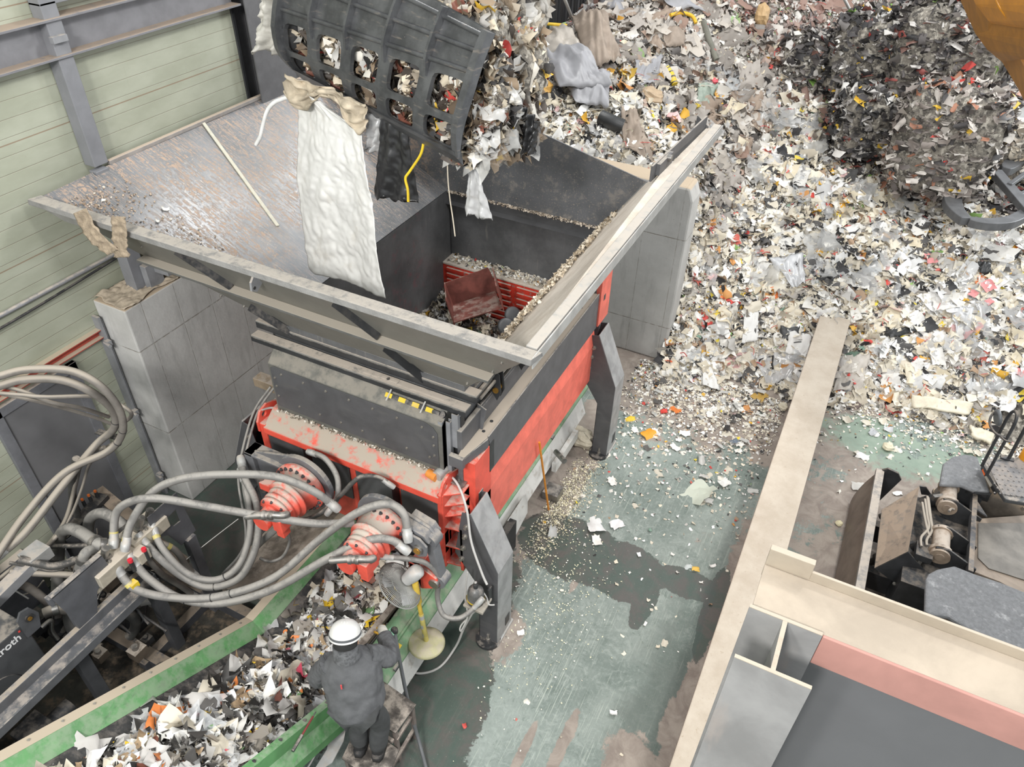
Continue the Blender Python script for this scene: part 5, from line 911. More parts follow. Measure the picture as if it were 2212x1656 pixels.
# access step with tread plate and handrails
zs = 1.28; b = MB(); lp_ = [at(2124, 990, Z=zs), at(2128, 1010, Z=zs), at(2150, 1045, Z=zs), at(2172, 1078, Z=zs), at(2240, 1090, Z=zs), at(2240, 985, Z=zs)]
b.prism(lp_, (0, 0, -.05)); st = obj('step_box', b, simple('step_black', '3f4143', .5, dust=.4), EX, bev=.01)
b = MB(); b.prism([at(2133, 1000, Z=zs), at(2146, 1030, Z=zs), at(2166, 1068, Z=zs), at(2240, 1078, Z=zs), at(2240, 992, Z=zs)], (0, 0, .006)); obj('tread_plate', b, simple('tread_plate', '6d6c6d', .6, dust=.5, dustcol=srgb('968d85')), st)
b = MB()
for i in range(7):
    for j in range(7):
        p = at(2148+j*12+(i % 2)*6, 1004+i*10+j*1.5, Z=zs+.007); b.cyl(p, p+Vector((0, 0, .006)), .009, 8)
obj('tread_studs', b, bpy.data.materials['tread_plate'], st)['kind'] = 'stuff'
b = MB(); b.prism([at(2122, 1000, Z=zs), at(2118, 1012, Z=1.15), at(2148, 1068, Z=1.1), at(2152, 1050, Z=zs)], (.02, .02, 0)); obj('lamp_panel', b, EXB, st); b = MB(); b.prism([at(2122, 1016, Z=1.2), at(2126, 1012, Z=1.22), at(2131, 1022, Z=1.22), at(2127, 1028, Z=1.2)], (-.01, -.01, 0.01)); obj('lamp_lens', b, flat('d5622c', .3), st); b = MB(); b.prism([at(2128, 1030, Z=1.2), at(2133, 1027, Z=1.22), at(2145, 1048, Z=1.22), at(2140, 1052, Z=1.2)], (-.01, -.01, 0.01)); obj('lamp_lens', b, flat('8f8a80', .3), st)
def up_at(base_px, zb, top_px):
    B = at(*base_px, Z=zb); d = ray(*top_px); # height on a line nearly above base
    n_ = Vector((d.x, d.y)); k = (B.x*n_.x+B.y*n_.y)/n_.length_squared; return Vector((d.x*k, d.y*k, CAMZ+d.z*k))
A1, A2 = at(2121, 1006, Z=zs), at(2131, 1026, Z=zs); T1, T2 = up_at((2121, 1006), zs, (2183, 890)), up_at((2131, 1026), zs, (2197, 905))
obj('handrail', MB().tube([A1, A1.lerp(T1, .5), A1.lerp(T1, .94), T1.lerp(T2, .5)+Vector((0, 0, .05)), A2.lerp(T2, .94), A2.lerp(T2, .5), A2], .016, 12), EXB, EX)
A3 = at(2178, 992, Z=zs); T3 = up_at((2178, 992), zs, (2225, 905)); b = MB().tube([A3, A3.lerp(T3, .5), T3], .018, 12); b.box(A3+Vector((-.08, -.03, 0)), A3+Vector((.05, .03, .02))); obj('handrail', b, EXB, EX)
mz = 1.95; b = MB(); b.tube([at(x, y, Z=mz) for x, y in ((2172, 945), (2150, 935), (2138, 915), (2143, 895), (2158, 885))], .012, 10); b.tube([at(x, y, Z=mz) for x, y in ((2158, 938), (2170, 950), (2185, 955))], .01, 10); obj('mirror_arm', b, EXB, EX)
b = MB(); c_ = at(2151, 902, Z=mz); b.lathe(c_, Vector((.9, .3, .2)), [(0, .07), (.01, .085), (.03, .085), (.035, .07)], 24); obj('mirror', b, simple('mirror_back', '5c5f62', .4), EX)
b = MB(); b.lathe(at(2216, 1003, Z=1.2), (0, 0, 1), [(0, .1), (.2, .1), (.22, .06)], 16); obj('body_corner', b, ORY, EX)
# yellow boom crossing the top right corner
BM = thing('excavator_boom', 'yellow excavator boom crossing the top right corner of the view', 'boom', tuple(at(2200, 60, Z=4.6)))
C_ = [at(2075, -60, Z=5.2), at(2108, 10, Z=5.0), at(2135, 45, Z=4.9), at(2168, 72, Z=4.8), at(2205, 130, Z=4.7), at(2250, 215, Z=4.6)]
D_ = [at(2300, -60, Z=5.6), at(2300, 10, Z=5.5), at(2310, 45, Z=5.4), at(2320, 72, Z=5.3), at(2330, 130, Z=5.2), at(2340, 215, Z=5.1)]
b = MB(); E_ = [p+Vector((.12, .25, -.35)) for p in C_]
for A_, Bq, mm in ((C_, D_, 0), (C_, E_, 1)): b.add(A_+Bq, [(i, i+1, 6+i+1, 6+i) for i in range(5)], mm)
F_ = [p+Vector((.12, .25, -.35)) for p in D_]; b.add(E_+F_, [(i, i+1, 6+i+1, 6+i) for i in range(5)], 1); obj('boom_box', b, [ORY, simple('boom_under', '9c6a22', .5)], BM, bev=.01)
b = MB().tube([p.lerp(q, .28)+Vector((0, 0, .03)) for p, q in zip(C_, D_)], .02, 8, 0, 3); obj('weld_edge', b, ORY, BM)
# steel claw lying on the heap at the right edge
CL = thing('claw_grab', 'grey steel claw grab at the right edge, closed on a clump of waste', 'claw grab', tuple(at(2150, 420, Z=1.9)))
CG = simple('claw_grey', '666769', .5, .3)
def blade_arc(pts_, w, z): 
    b = MB(); SP = spline([at(x, y, Z=z) for x, y in pts_], 6); n_ = len(SP)
    for k in range(n_-1): pass
    vs = []
    for k in range(n_):
        t = (SP[min(k+1, n_-1)]-SP[max(k-1, 0)]).normalized(); s_ = Vector((t.y, -t.x, 0)).normalized(); ww = w*(1-.5*abs(2*k/(n_-1)-1)**3)
        vs += [SP[k]-s_*ww, SP[k]+s_*ww, SP[k]+s_*ww+Vector((0, 0, -.12)), SP[k]-s_*ww+Vector((0, 0, -.12))]
    b.add(vs, [(k*4+q, k*4+(q+1) % 4, k*4+4+(q+1) % 4, k*4+4+q) for k in range(n_-1) for q in range(4)]+[(0, 1, 2, 3), tuple(range(n_*4-4, n_*4))]); return b
obj('claw_tine', blade_arc([(2165, 358), (2120, 352), (2080, 368), (2062, 400), (2062, 440), (2088, 470)], .13, 2.2), CG, CL, bev=.01)
obj('claw_tine', blade_arc([(2095, 470), (2140, 476), (2190, 470), (2240, 440)], .09, 2.2), CG, CL, bev=.01)
obj('claw_tine', blade_arc([(2175, 362), (2195, 345), (2240, 330)], .12, 2.3), CG, CL, bev=.01)
b = MB(); b.bar(at(2150, 372, Z=2.3), at(2225, 460, Z=2.2), .16, .1); b.bar(at(2180, 400, Z=2.3), at(2215, 375, Z=2.35), .07, .06); b.bar(at(2195, 425, Z=2.25), at(2240, 405, Z=2.25), .07, .06); b.cyl(at(2138, 366, Z=2.34), at(2138, 366, Z=2.1), .08, 20); obj('claw_arm', b, CG, CL, bev=.008)
# ---------------------------------------------------------------- the waste heap
CP = [(-2.2, 8.6, -.1), (-1.3, 8.7, -.1), (-.6, 9.2, -.05), (0, 9.5, .05), (.2, 9.6, .1), (1, 9.7, .0), (2.6, 9.8, .0), (4, 9.9, .1), (6, 10, .3), (-1.5, 9.6, .25), (-1.2, 10.4, .8), (-.6, 10.1, .55), (.2, 10.5, .92), (.2, 11, 1.1), (1, 10.6, .5),
      (2.2, 10.6, .5), (3.2, 10.7, .5), (1.2, 11.6, 1.2), (2.4, 12.2, 1.5), (3.6, 12.2, 1.3), (-1, 11.6, 1.5), (-1.9, 10.4, 1.3), (-2.0, 12, 2.0), (-2.6, 10.2, 2.3), (-3.4, 9.9, 2.75), (-4.6, 9.9, 2.7), (-6, 9.9, 2.6), (-3.2, 11.6, 3.1), (-5, 11.8, 3.5),
      (-6.5, 12, 2.7), (-6.4, 13.6, 2.5), (-5.2, 13.4, 3.5), (-4.2, 13.6, 4.0), (-3, 13.6, 3.6), (-1.5, 13.4, 2.6), (0, 13.4, 2.1), (1.6, 13.6, 1.8), (3.0, 13.3, 1.5), (0, 15.5, 2.7), (-2, 15.6, 3.9), (-4, 15.8, 4.6), (-5.8, 15.5, 3.4), (-6.5, 17, 3.2),
      (-1, 17.5, 4.0), (.6, 17.5, 2.4), (2.3, 15.9, 1.3), (2.5, 17.6, .5), (5.2, 15, -.1), (5, 18, -.4), (-3.5, 17.8, 5.2), (6, 12, .7)]
cp = np.array(CP); Xc = cp[:, :2]
def tps(d): return np.where(d > 1e-6, d*d*np.log(np.maximum(d, 1e-6)), 0)
K = tps(np.linalg.norm(Xc[:, None]-Xc[None], axis=2))+np.eye(len(cp))*.05; Pm = np.hstack([np.ones((len(cp), 1)), Xc]); A_ = np.block([[K, Pm], [Pm.T, np.zeros((3, 3))]]); sol = np.linalg.solve(A_, np.concatenate([cp[:, 2], np.zeros(3)]))
def H(x, y):
    x = np.asarray(x, float); y = np.asarray(y, float); q = np.stack([x.ravel(), y.ravel()], 1); d = np.linalg.norm(q[:, None]-Xc[None], axis=2); z = tps(d)@sol[:-3]+sol[-3]+q@sol[-2:]
    z = z+.07*np.sin(q[:, 0]*3.1+1.3*np.sin(q[:, 1]*2.3))*np.cos(q[:, 1]*2.7+q[:, 0])+.035*np.sin(q[:, 0]*8+q[:, 1]*3)*np.sin(q[:, 1]*7-q[:, 0]*2)
    z = np.where(q[:, 1] < 9.7, np.where((q[:, 0] < -1.95), np.minimum(z, .25-.3*(9.3-q[:, 1])), z), z); return z.reshape(x.shape)
gx = np.arange(-6.55, 6.6, .09); gy = np.arange(8.2, 17.94, .09); GX, GY = np.meshgrid(gx, gy); GZ = H(GX, GY); nx_, ny_ = len(gx), len(gy)
mask = (GZ > -.05) & ~((GX < -1.9) & (GY < 9.72) & (GY > 9.25)) & ~((GX < -1.9) & (GY <= 9.25) )
idx = -np.ones(GX.shape, int); idx[mask] = np.arange(mask.sum()); vs = np.stack([GX[mask], GY[mask], GZ[mask]], 1); fs = []
for j in range(ny_-1):
    for i in range(nx_-1):
        q = (idx[j, i], idx[j, i+1], idx[j+1, i+1], idx[j+1, i])
        if min(q) >= 0: fs.append(q)
t = NT('heap_core'); n = t.noise(9, 8, rough=.75); c = t.mix(t.ramp(n, .35, .6), srgb('3d3a38'), srgb('8f897f')); c = t.mix(t.ramp(t.noise(14, 5), .52, .6), c, srgb('b3ada2')); t.bump(n, .6, .05); CORE = t.out(c, .9, 0)
me = bpy.data.meshes.new('waste_heap'); me.from_pydata(vs.tolist(), [], fs); me.materials.append(CORE); HEAP = bpy.data.objects.new('waste_heap', me); COL.objects.link(HEAP); HEAP['_base'] = (0, 0, 0)
tag(HEAP, 'great sloping heap of mixed waste filling the back of the hall', 'waste heap', kind='stuff')
# --- scraps: every flake is real crumpled geometry with its own colour
def attr_mat(name, rough, alpha=1, spec=.5):
    t = NT(name); a = t.node('ShaderNodeAttribute', attribute_name='Col'); n = t.noise(25, 4); c = t.mix(t.math('MULTIPLY', t.ramp(n, .55, .8), .25), a.outputs['Color'], srgb('9a8f80'))
    m = t.out(c, rough, 0); t.b.inputs['Alpha'].default_value = alpha; return m
PAPER = attr_mat('scrap_surface', .6); FILM = attr_mat('clear_film', .22, .55)
def pal(L): c = np.array([srgb(h)[:3] for h, w in L]); w = np.array([w for h, w in L], float); return c, w/w.sum()
P_MAIN = pal([('dcd4c3', 24), ('d2c8b4', 18), ('e6e3dc', 20), ('efeeeb', 12), ('c4bbaa', 9), ('b7b4af', 8), ('9d9790', 6), ('5a5857', 6), ('2f2e2f', 6), ('a58b72', 3), ('c98f52', 1.2), ('d9a93c', 1.2), ('c4463f', .7), ('cf6a5e', .6), ('e0ca45', .6), ('8fb56a', .35), ('7f9a8a', .5), ('d9b5b3', .8)])
P_GREY = pal([('b5afa8', 18), ('c9c4bd', 16), ('9a938c', 14), ('dad6cf', 10), ('7f7973', 9), ('8a7163', 7), ('a28b7d', 6), ('5c5856', 7), ('3a3839', 4), ('d8a23f', 1), ('c4504a', .9), ('93b078', .6), ('d4c9b2', 6)])
P_DARK = pal([('3a3738', 20), ('55504f', 14), ('77716e', 14), ('a39e9a', 12), ('c6c2be', 9), ('2a2829', 12), ('7b5a50', 5), ('8f4a44', 1.6), ('c4453f', 1.1), ('d9b23c', 1.1), ('8cb45e', .5), ('d8d4ce', 5), ('66605c', 8)])
P_PINK = pal([('a89489', 14), ('9a8078', 14), ('b9b0a9', 14), ('cfc9c3', 14), ('8b6c62', 9), ('d9d5cf', 8), ('6f6562', 7), ('a6c48a', 2.2), ('c9d4a8', 1), ('7a6a63', 8), ('c9504a', .6)])
def scraps(name, P, N, size, col, mat=PAPER, k=2, asp=(.45, 1.0), crumple=.22, tilt=.5, loc=(0, 0, 0), parent=None):
    """crumpled scraps in one mesh: P points, N normals"""
    n = len(P); g = k+1; u, v = np.meshgrid(np.linspace(-.5, .5, g), np.linspace(-.5, .5, g)); u = u.ravel(); v = v.ravel(); m = g*g
    a = RNG.uniform(0, 2*PI, n); N = N+RNG.normal(0, tilt, (n, 3)); N /= np.linalg.norm(N, axis=1)[:, None]; T = np.stack([np.cos(a), np.sin(a), RNG.normal(0, .2, n)], 1); T -= N*(T*N).sum(1)[:, None]; T /= np.linalg.norm(T, axis=1)[:, None]; B = np.cross(N, T)
    as_ = RNG.uniform(asp[0], asp[1], n); U = u[None]+RNG.uniform(-.17, .17, (n, m))*(2/k if k > 2 else 1); V = v[None]+RNG.uniform(-.17, .17, (n, m))*(2/k if k > 2 else 1)
    hgt = RNG.normal(0, crumple, (n, m))*(.6 if k > 2 else 1)+(RNG.normal(0, .5, (n, 1))*u[None]**2+RNG.normal(0, .5, (n, 1))*v[None]**2)
    s = size[:, None, None]; co = P[:, None]+s*(U[..., None]*T[:, None]+(V*as_[:, None])[..., None]*B[:, None]+hgt[..., None]*N[:, None]); co = co.reshape(-1, 3)-np.array(loc)
    q = np.array([(j*g+i, j*g+i+1, (j+1)*g+i+1, (j+1)*g+i) for j in range(k) for i in range(k)]); F = (np.arange(n)[:, None, None]*m+q[None]).reshape(-1, 4)
    me = bpy.data.meshes.new(name); me.vertices.add(len(co)); me.vertices.foreach_set('co', co.ravel()); me.loops.add(F.size); me.loops.foreach_set('vertex_index', F.ravel().astype(np.int32)); me.polygons.add(len(F)); me.polygons.foreach_set('loop_start', np.arange(0, F.size, 4, dtype=np.int32)); me.update(calc_edges=True)
    ca = me.color_attributes.new('Col', 'FLOAT_COLOR', 'POINT'); cc = np.ones((len(co), 4)); cc[:, :3] = np.repeat(col, m, 0); ca.data.foreach_set('color', cc.ravel()); me.materials.append(mat)
    o = bpy.data.objects.new(name, me); COL.objects.link(o); o['_base'] = tuple(loc)
    if parent is not None: o.parent = parent
    else: o.location = loc
    return o
def pick(pl, n, v=.12): c = pl[0][RNG.choice(len(pl[1]), n, p=pl[1])]; return np.clip(c*RNG.uniform(1-v, 1+v, (n, 1)), 0, .95)
def zone(x, y):
    z = np.zeros(len(x), int); ny = RNG.normal(0, .35, len(x))
    z[(x < -1.7) & (y+ny > 11.2-.0*x)] = 1; z[(y+ny > 14.2) & (x < .3)] = 3; z[(x+ny*.6 > -.6) & (y+ny > 13.2)] = 2; return z
def colours(x, y):
    z = zone(x, y); c = pick(P_MAIN, len(x)); 
    for k, pl in ((1, P_GREY), (2, P_DARK), (3, P_PINK)): m = z == k; c[m] = pick(pl, m.sum())
    return c
def sample(n, x0=-6.4, x1=6.2, y0=8.3, y1=17.6, near=9.5):
    xs = []; ys = []; tot = 0
    while tot < n:
        x = RNG.uniform(x0, x1, n*3); y = RNG.uniform(y0, y1, n*3); d2 = x*x+y*y+25; w = (near*near+20)/d2; px = x*math.cos(_y)+y*math.sin(_y); dp = y*math.cos(_y)-x*math.sin(_y)
        k = (RNG.random(n*3) < w*w) & (abs(px/(dp*.776+5*.632)) < .72) & ~((x < -1.9) & (y < 9.75)); xs.append(x[k]); ys.append(y[k]); tot += k.sum()
    x = np.concatenate(xs)[:n]; y = np.concatenate(ys)[:n]; return x, y
def normals(x, y): e = .06; h = H(x, y); N = np.stack([-(H(x+e, y)-h)/e, -(H(x, y+e)-h)/e, np.ones(len(x))], 1); return h, N/np.linalg.norm(N, axis=1)[:, None]
def heap_scraps(name, n, s0, s1, k, lift, mat=PAPER, cols=None, **kw):
    x, y = sample(n); h, N = normals(x, y); keep = h > -.02; x, y, h, N = x[keep], y[keep], h[keep], N[keep]; s = RNG.uniform(0, 1, len(x))**2*(s1-s0)+s0
    P = np.stack([x, y, h+RNG.uniform(0, lift, len(x))], 1); c = colours(x, y) if cols is None else cols(len(x)); return scraps(name, P, N, s, c, mat, k, parent=HEAP, **kw)
heap_scraps('shredded_scraps', 46000, .03, .11, 2, .05)['kind'] = 'stuff'
heap_scraps('torn_scraps', 13000, .07, .25, 3, .08, tilt=.35)['kind'] = 'stuff'
heap_scraps('plastic_film', 1100, .12, .34, 5, .08, FILM, lambda n: pick(pal([('dcdcdc', 3), ('c9cbcc', 2), ('e9e4dc', 2), ('b9b9ba', 1), ('dba9a9', .15)]), n), tilt=.25, crumple=.10)['kind'] = 'stuff'
x, y = sample(2600); h, N = normals(x, y); b = MB()
for i in [k for k in range(1300) if h[k] > .12]:
    a = RNG.uniform(0, 2*PI); L = RNG.uniform(.06, .25); p = Vector((x[i], y[i], max(h[i], 0)+.05)); q = p+Vector((math.cos(a)*L, math.sin(a)*L, RNG.uniform(-.02, .06))); b.tube([p, p.lerp(q, .5)+Vector((RNG.normal(0, .02), RNG.normal(0, .02), .03)), q], RNG.choice([.003, .005, .008]), 5, int(RNG.integers(0, 5)), 4)
o = obj('strings_and_strips', b, [flat('d8d6d0'), flat('3a393a'), flat('b9aa90'), flat('c9c4ba'), flat('c65b56')], HEAP); o['kind'] = 'stuff'
# fine grit scattered on the floor in front of the heap
def grit(name, n, fx, s0, s1, pl=P_MAIN, zf=lambda x, y: np.zeros(len(x)), loc=(0, 0, 0), label=None, cat='grit', tilt=.3):
    x, y = fx(n); P = np.stack([x, y, zf(x, y)+.008], 1); o = scraps(name, P, np.tile([0, 0, 1.], (len(x), 1)), RNG.uniform(s0, s1, len(x)), pick(pl, len(x)), PAPER, 2, crumple=.12, tilt=tilt, loc=loc)
    if label: tag(o, label, cat, kind='stuff')
    return o
def gauss(cx, cy, sx, sy):
    return lambda n: (RNG.normal(cx, sx, n), RNG.normal(cy, sy, n))
def clipf(f, cond):
    def g(n):
        x, y = f(n*2); k = cond(x, y); return x[k][:n], y[k][:n]
    return g
FR = lambda x, y: ((x < -.06) & (x > -2.25)) | ((x > .45) & (x < 4))
grit('floor_grit', 3800, clipf(lambda n: (RNG.uniform(-2.3, -.05, n), 9.2-RNG.exponential(.8, n)), lambda x, y: FR(x, y) & (y > 2)), .012, .05, loc=(-1, 7, 0), label='fine pale grit and flakes strewn over the green floor between the shredder and the low wall')
grit('floor_grit', 1500, clipf(lambda n: (RNG.uniform(.45, 3.6, n), 9.8-RNG.exponential(.35, n)), lambda x, y: FR(x, y) & (y > 5)), .012, .05, loc=(2, 9, 0), label='fine pale grit strewn over the worn floor right of the low wall')
grit('chip_spill', 2600, clipf(gauss(-2.12, 5.95, .12, .5), lambda x, y: (x < -1.7) & (x > -2.32)), .006, .022, pal([('d8cfae', 5), ('e6e0cc', 4), ('a39d8c', 3), ('6e6a60', 2)]), loc=(-2.1, 5.8, 0), label='spill of tiny pale chips on the floor along the conveyor foot')
grit('splash_flakes', 600, clipf(gauss(-1.6, 4.6, .25, .6), lambda x, y: (x > -1.93) & (x < -.1)), .005, .018, pal([('dedbbd', 5), ('efece0', 3)]), loc=(-1.5, 4.5, 0), label='tiny pale flakes floating on the wet dark floor by the near leg')
# ---------------------------------------------------------------- waste on the belt and in the chute
def belt_z(y): return ZB+np.maximum(0, (YB-y)*SL)-.22
def on_belt(name, n, s0, s1, k, pl, mat=PAPER, lift=.16, parent=CV, **kw):
    x = np.clip(RNG.normal(-3.22, .25, n), -3.76, -2.82); y = RNG.uniform(-.6, 3.9, n); hump = 1-((x+3.28)/.5)**2; P = np.stack([x, y, belt_z(y)+.01+np.clip(hump, .05, 1)*RNG.uniform(.2, 1, n)*lift], 1)
    N = np.tile([0, SL/1.15, .87], (n, 1)); N[y > YB] = (0, 0, 1.); return scraps(name, P, N, RNG.uniform(0, 1, n)**1.6*(s1-s0)+s0, pick(pl, n), mat, k, parent=parent, loc=tuple(parent['_base']) if parent is not None else (0, 0, 0), **kw)
P_BELT = pal([('dcdad6', 16), ('cfc6b4', 10), ('b5b2ae', 10), ('8d867d', 9), ('5b5855', 10), ('33312f', 12), ('a58d70', 5), ('cf7a3f', 1.6), ('e0bb30', 1.6), ('b8455a', .8), ('6e8f62', 1), ('7a4a3c', 2), ('ebe9e4', 9)])
LB = thing('conveyed_waste', 'load of shredded waste riding on the green-sided conveyor belt', 'waste', (-3.28, 1.8, .5)); LB['kind'] = 'stuff'
on_belt('load_fines', 4600, .03, .10, 2, P_BELT, parent=LB)['kind'] = 'stuff'; on_belt('load_scraps', 900, .11, .30, 4, P_BELT, parent=LB, tilt=.35)['kind'] = 'stuff'
on_belt('load_film', 160, .12, .32, 6, pal([('dcdcdc', 3), ('c2c4c6', 2)]), FILM, parent=LB, tilt=.3, crumple=.1)['kind'] = 'stuff'
def fill(name, n, box, s0, s1, k, pl, label=None, parent=None, mat=PAPER, zf=None, loc=None, N0=(0, 0, 1.), tilt=.6, cat='waste'):
    lo, hi = np.array(box[0]), np.array(box[1]); P = RNG.uniform(lo, hi, (n, 3))
    if zf is not None: P[:, 2] = zf(P)
    L = loc if loc is not None else (tuple(parent['_base']) if parent is not None else tuple((lo+hi)/2))
    o = scraps(name, P, np.tile(np.array(N0, float), (n, 1)), RNG.uniform(s0, s1, n), pick(pl, n), mat, k, parent=parent, loc=L, tilt=tilt)
    if label: tag(o, label, cat, kind='stuff')
    else: o['kind'] = 'stuff'
    return o
zc = lambda P: 1.52+.42*np.clip((-3.9-P[:, 0])*.6, -.1, .5)+.25*np.clip((P[:, 0]+3.0)*1.2, 0, 1)+.1*np.sin(P[:, 0]*5+P[:, 1]*4)+RNG.uniform(0, .08, len(P))
b = MB(); vs = []; n_ = 20
for j in range(n_+1):
    for i in range(n_+1): x_, y_ = lerp(-4.5, -2.5, i/n_), lerp(4.3, 7.17, j/n_); vs.append((x_, y_, float(1.50+.42*min(.5, max(-.1, (-3.9-x_)*.6))+.25*min(1, max(0, (x_+3)*1.2))+.1*math.sin(x_*5+y_*4))))
b.add(vs, [(j*(n_+1)+i, j*(n_+1)+i+1, (j+1)*(n_+1)+i+1, (j+1)*(n_+1)+i) for j in range(n_) for i in range(n_)]); CH = obj('chute_waste', b, CORE, None, (-3.5, 6, 1.4)); tag(CH, 'bed of shredded waste at the bottom of the hopper', 'waste', kind='stuff')
fill('chute_scraps', 3800, ((-4.5, 4.4, 0), (-2.5, 7.15, 0)), .03, .11, 2, P_MAIN, parent=CH, zf=zc); fill('ledge_scraps', 700, ((-4.45, 7.22, 2.1), (-2.52, 7.42, 2.13)), .015, .04, 2, P_MAIN, parent=CH)
fill('step_dust', 900, ((-4.48, 7.33, 2.985), (-2.5, 7.45, 2.995)), .008, .03, 2, pal([('b8a998', 3), ('d2c6b6', 2)]), 'crumbs of dust along the step at the back of the hopper', cat='dust')
def edge(n): x = RNG.uniform(0, 1, n); return x
n = 1500; u = RNG.uniform(0, 1, n); w = np.abs(RNG.normal(0, .07, n)); Y_ = 4.35+u*3.0; X_ = -2.47+w; P = np.stack([X_, Y_, 3.03+(X_+2.5)*1.22+RNG.uniform(0, .03, n)], 1)
o = scraps('slope_crumbs', P, np.tile([-.77, 0, .63], (n, 1)), RNG.uniform(.015, .05, n), pick(pal([('c9bba6', 4), ('ddd3c2', 3), ('a8977f', 2), ('8f8577', 1)]), n), PAPER, 2, loc=(-2.4, 5.5, 3)); tag(o, 'pale crumbs caked along the lower edge of the right hopper slope', 'crumbs', kind='stuff')
# grit along the red end beam below the cover
n = 380; P = np.stack([RNG.uniform(-4.45, -2.6, n), 3.985-np.abs(RNG.normal(0, .015, n)), 2.105+RNG.uniform(0, .01, n)], 1)
o = scraps('beam_crumbs', P, np.tile([0, 0, 1.], (n, 1)), RNG.uniform(.008, .028, n), pick(pal([('d9d3c8', 4), ('a89d8d', 3), ('857a6b', 2)]), n), PAPER, 2, loc=(-3.5, 3.97, 2.1)); tag(o, 'row of crumbs gathered on the red end beam against the dark cover', 'crumbs', kind='stuff')
# ---------------------------------------------------------------- waste held by the bucket
BW = thing('bucket_waste', 'clump of rubbish packed in the grab bucket and bulging out at its right end', 'waste', tuple(bk(.5, .3)-bn*.3)); BW['kind'] = 'stuff'
def bw(name, n, sr, tr, dr, s0, s1, k, pl, mat=PAPER, tilt=.8):
    s = RNG.uniform(*sr, n); t = RNG.uniform(*tr, n); dd = RNG.uniform(*dr, n); P = np.array([tuple(bk(a, c)-bn*d_) for a, c, d_ in zip(s, t, dd)])
    o = scraps(name, P, np.tile(np.array(tuple(bn)), (n, 1)), RNG.uniform(s0, s1, n), pick(pl, n), mat, k, parent=BW, loc=tuple(BW['_base']), tilt=tilt); o['kind'] = 'stuff'; return o
P_BK = pal([('cfc3ae', 12), ('e2ddd3', 10), ('8f7d68', 10), ('4a423c', 12), ('2c2a2a', 12), ('a39888', 8), ('7a4a3c', 4), ('c4453f', 1.5), ('d9b23c', 1), ('b9b6b2', 8), ('6b5c4c', 8)])
bw('packed_scraps', 2600, (.03, .97), (.0, .75), (.1, .3), .05, .16, 3, P_BK)
def blob(name, n, c, r, s0, s1, k, pl, mat=PAPER, tilt=.7, parent=BW):
    c = np.array(tuple(c)); r = np.array(r); d = RNG.normal(0, 1, (n, 3)); d /= np.linalg.norm(d, axis=1)[:, None]; P = c+d*r*RNG.uniform(.75, 1, (n, 1)); o = scraps(name, P, d, RNG.uniform(s0, s1, n), pick(pl, n), mat, k, parent=parent, loc=tuple(parent['_base']), tilt=tilt); o['kind'] = 'stuff'; return o
def lump(name, c, r, mat, parent, amp=.25):
    b = MB(); N1, N2 = 22, 14; vs = []
    for j in range(N2+1):
        for i in range(N1): th = PI*j/N2; ph = 2*PI*i/N1; d = Vector((math.sin(th)*math.cos(ph), math.sin(th)*math.sin(ph), math.cos(th))); q = 1+amp*mn.noise(d*2.5+Vector(c)); vs.append((c[0]+d.x*r[0]*q, c[1]+d.y*r[1]*q, c[2]+d.z*r[2]*q))
    b.add(vs, [(j*N1+i, j*N1+(i+1) % N1, (j+1)*N1+(i+1) % N1, (j+1)*N1+i) for j in range(N2) for i in range(N1)], 0, True); return obj(name, b, mat, parent)
for i, (x_, y_, Y_, r) in enumerate(((1085, 60, 5.5, (.32, .3, .42)), (1100, 165, 5.3, (.27, .28, .4)), (1045, 235, 4.75, (.24, .25, .30)), (1105, 270, 5.1, (.18, .2, .22)), (1075, -20, 5.9, (.45, .4, .4)), (1010, 120, 4.95, (.3, .3, .4)), (1020, 300, 4.6, (.17, .18, .14)))):
    c = at(x_, y_, Y=Y_); lump('packed_lump', tuple(c), r, CORE, BW)['kind'] = 'stuff'; blob('bulging_scraps', 650, c, r, .05, .17, 3, P_BK); blob('bulging_film', 30, c, [q*1.02 for q in r], .12, .3, 5, pal([('d4d3d0', 2), ('b9b3aa', 1), ('8f7d68', .6)]), FILM)
# strips and sheets hanging from the bucket, each its own thing
def hang(label, name, cat, top, bot, w0, w1, mat, Yp, folds=3, amp=.03, nu=18, nv=50, sway=0, ragged=.03, group=None):
    (x0, y0), (x1, y1) = top; (x2, y2), (x3, y3) = bot
    def f(u, v):
        p = at(lerp(lerp(x0, x1, u), lerp(x2, x3, u), v), lerp(lerp(y0, y1, u), lerp(y2, y3, u), v)+(ragged*300*mn.noise(Vector((u*5, 3, Yp))) if v == 1 else 0), Y=Yp)
        x_ = sway*math.sin(v*PI); return (p.x+x_, p.y+amp*math.sin(u*folds*2*PI+v*2)+amp*1.2*mn.noise(Vector((u*3, v*7, Yp)))+amp*.6*mn.noise(Vector((u*9+v*4, v*18-u*5, Yp+3))), p.z)
    return cloth(name, f, nu, nv, mat, label, cat, tuple(at((x0+x1)/2, (y0+y1)/2, Y=Yp)), thick=.002, group=group)
TARP = simple('white_woven_sack', 'd6d5d2', .55, var=.05, vs=3, streak=('a59b8b', (3, 3, 3), .35)); BAG = simple('black_bag', '2b2b2c', .3, var=.2); t = NT('clear_bag'); CLEAR = t.out(srgb('cfcfcf'), .2, 0); t.b.inputs['Alpha'].default_value = .55
b = MB()
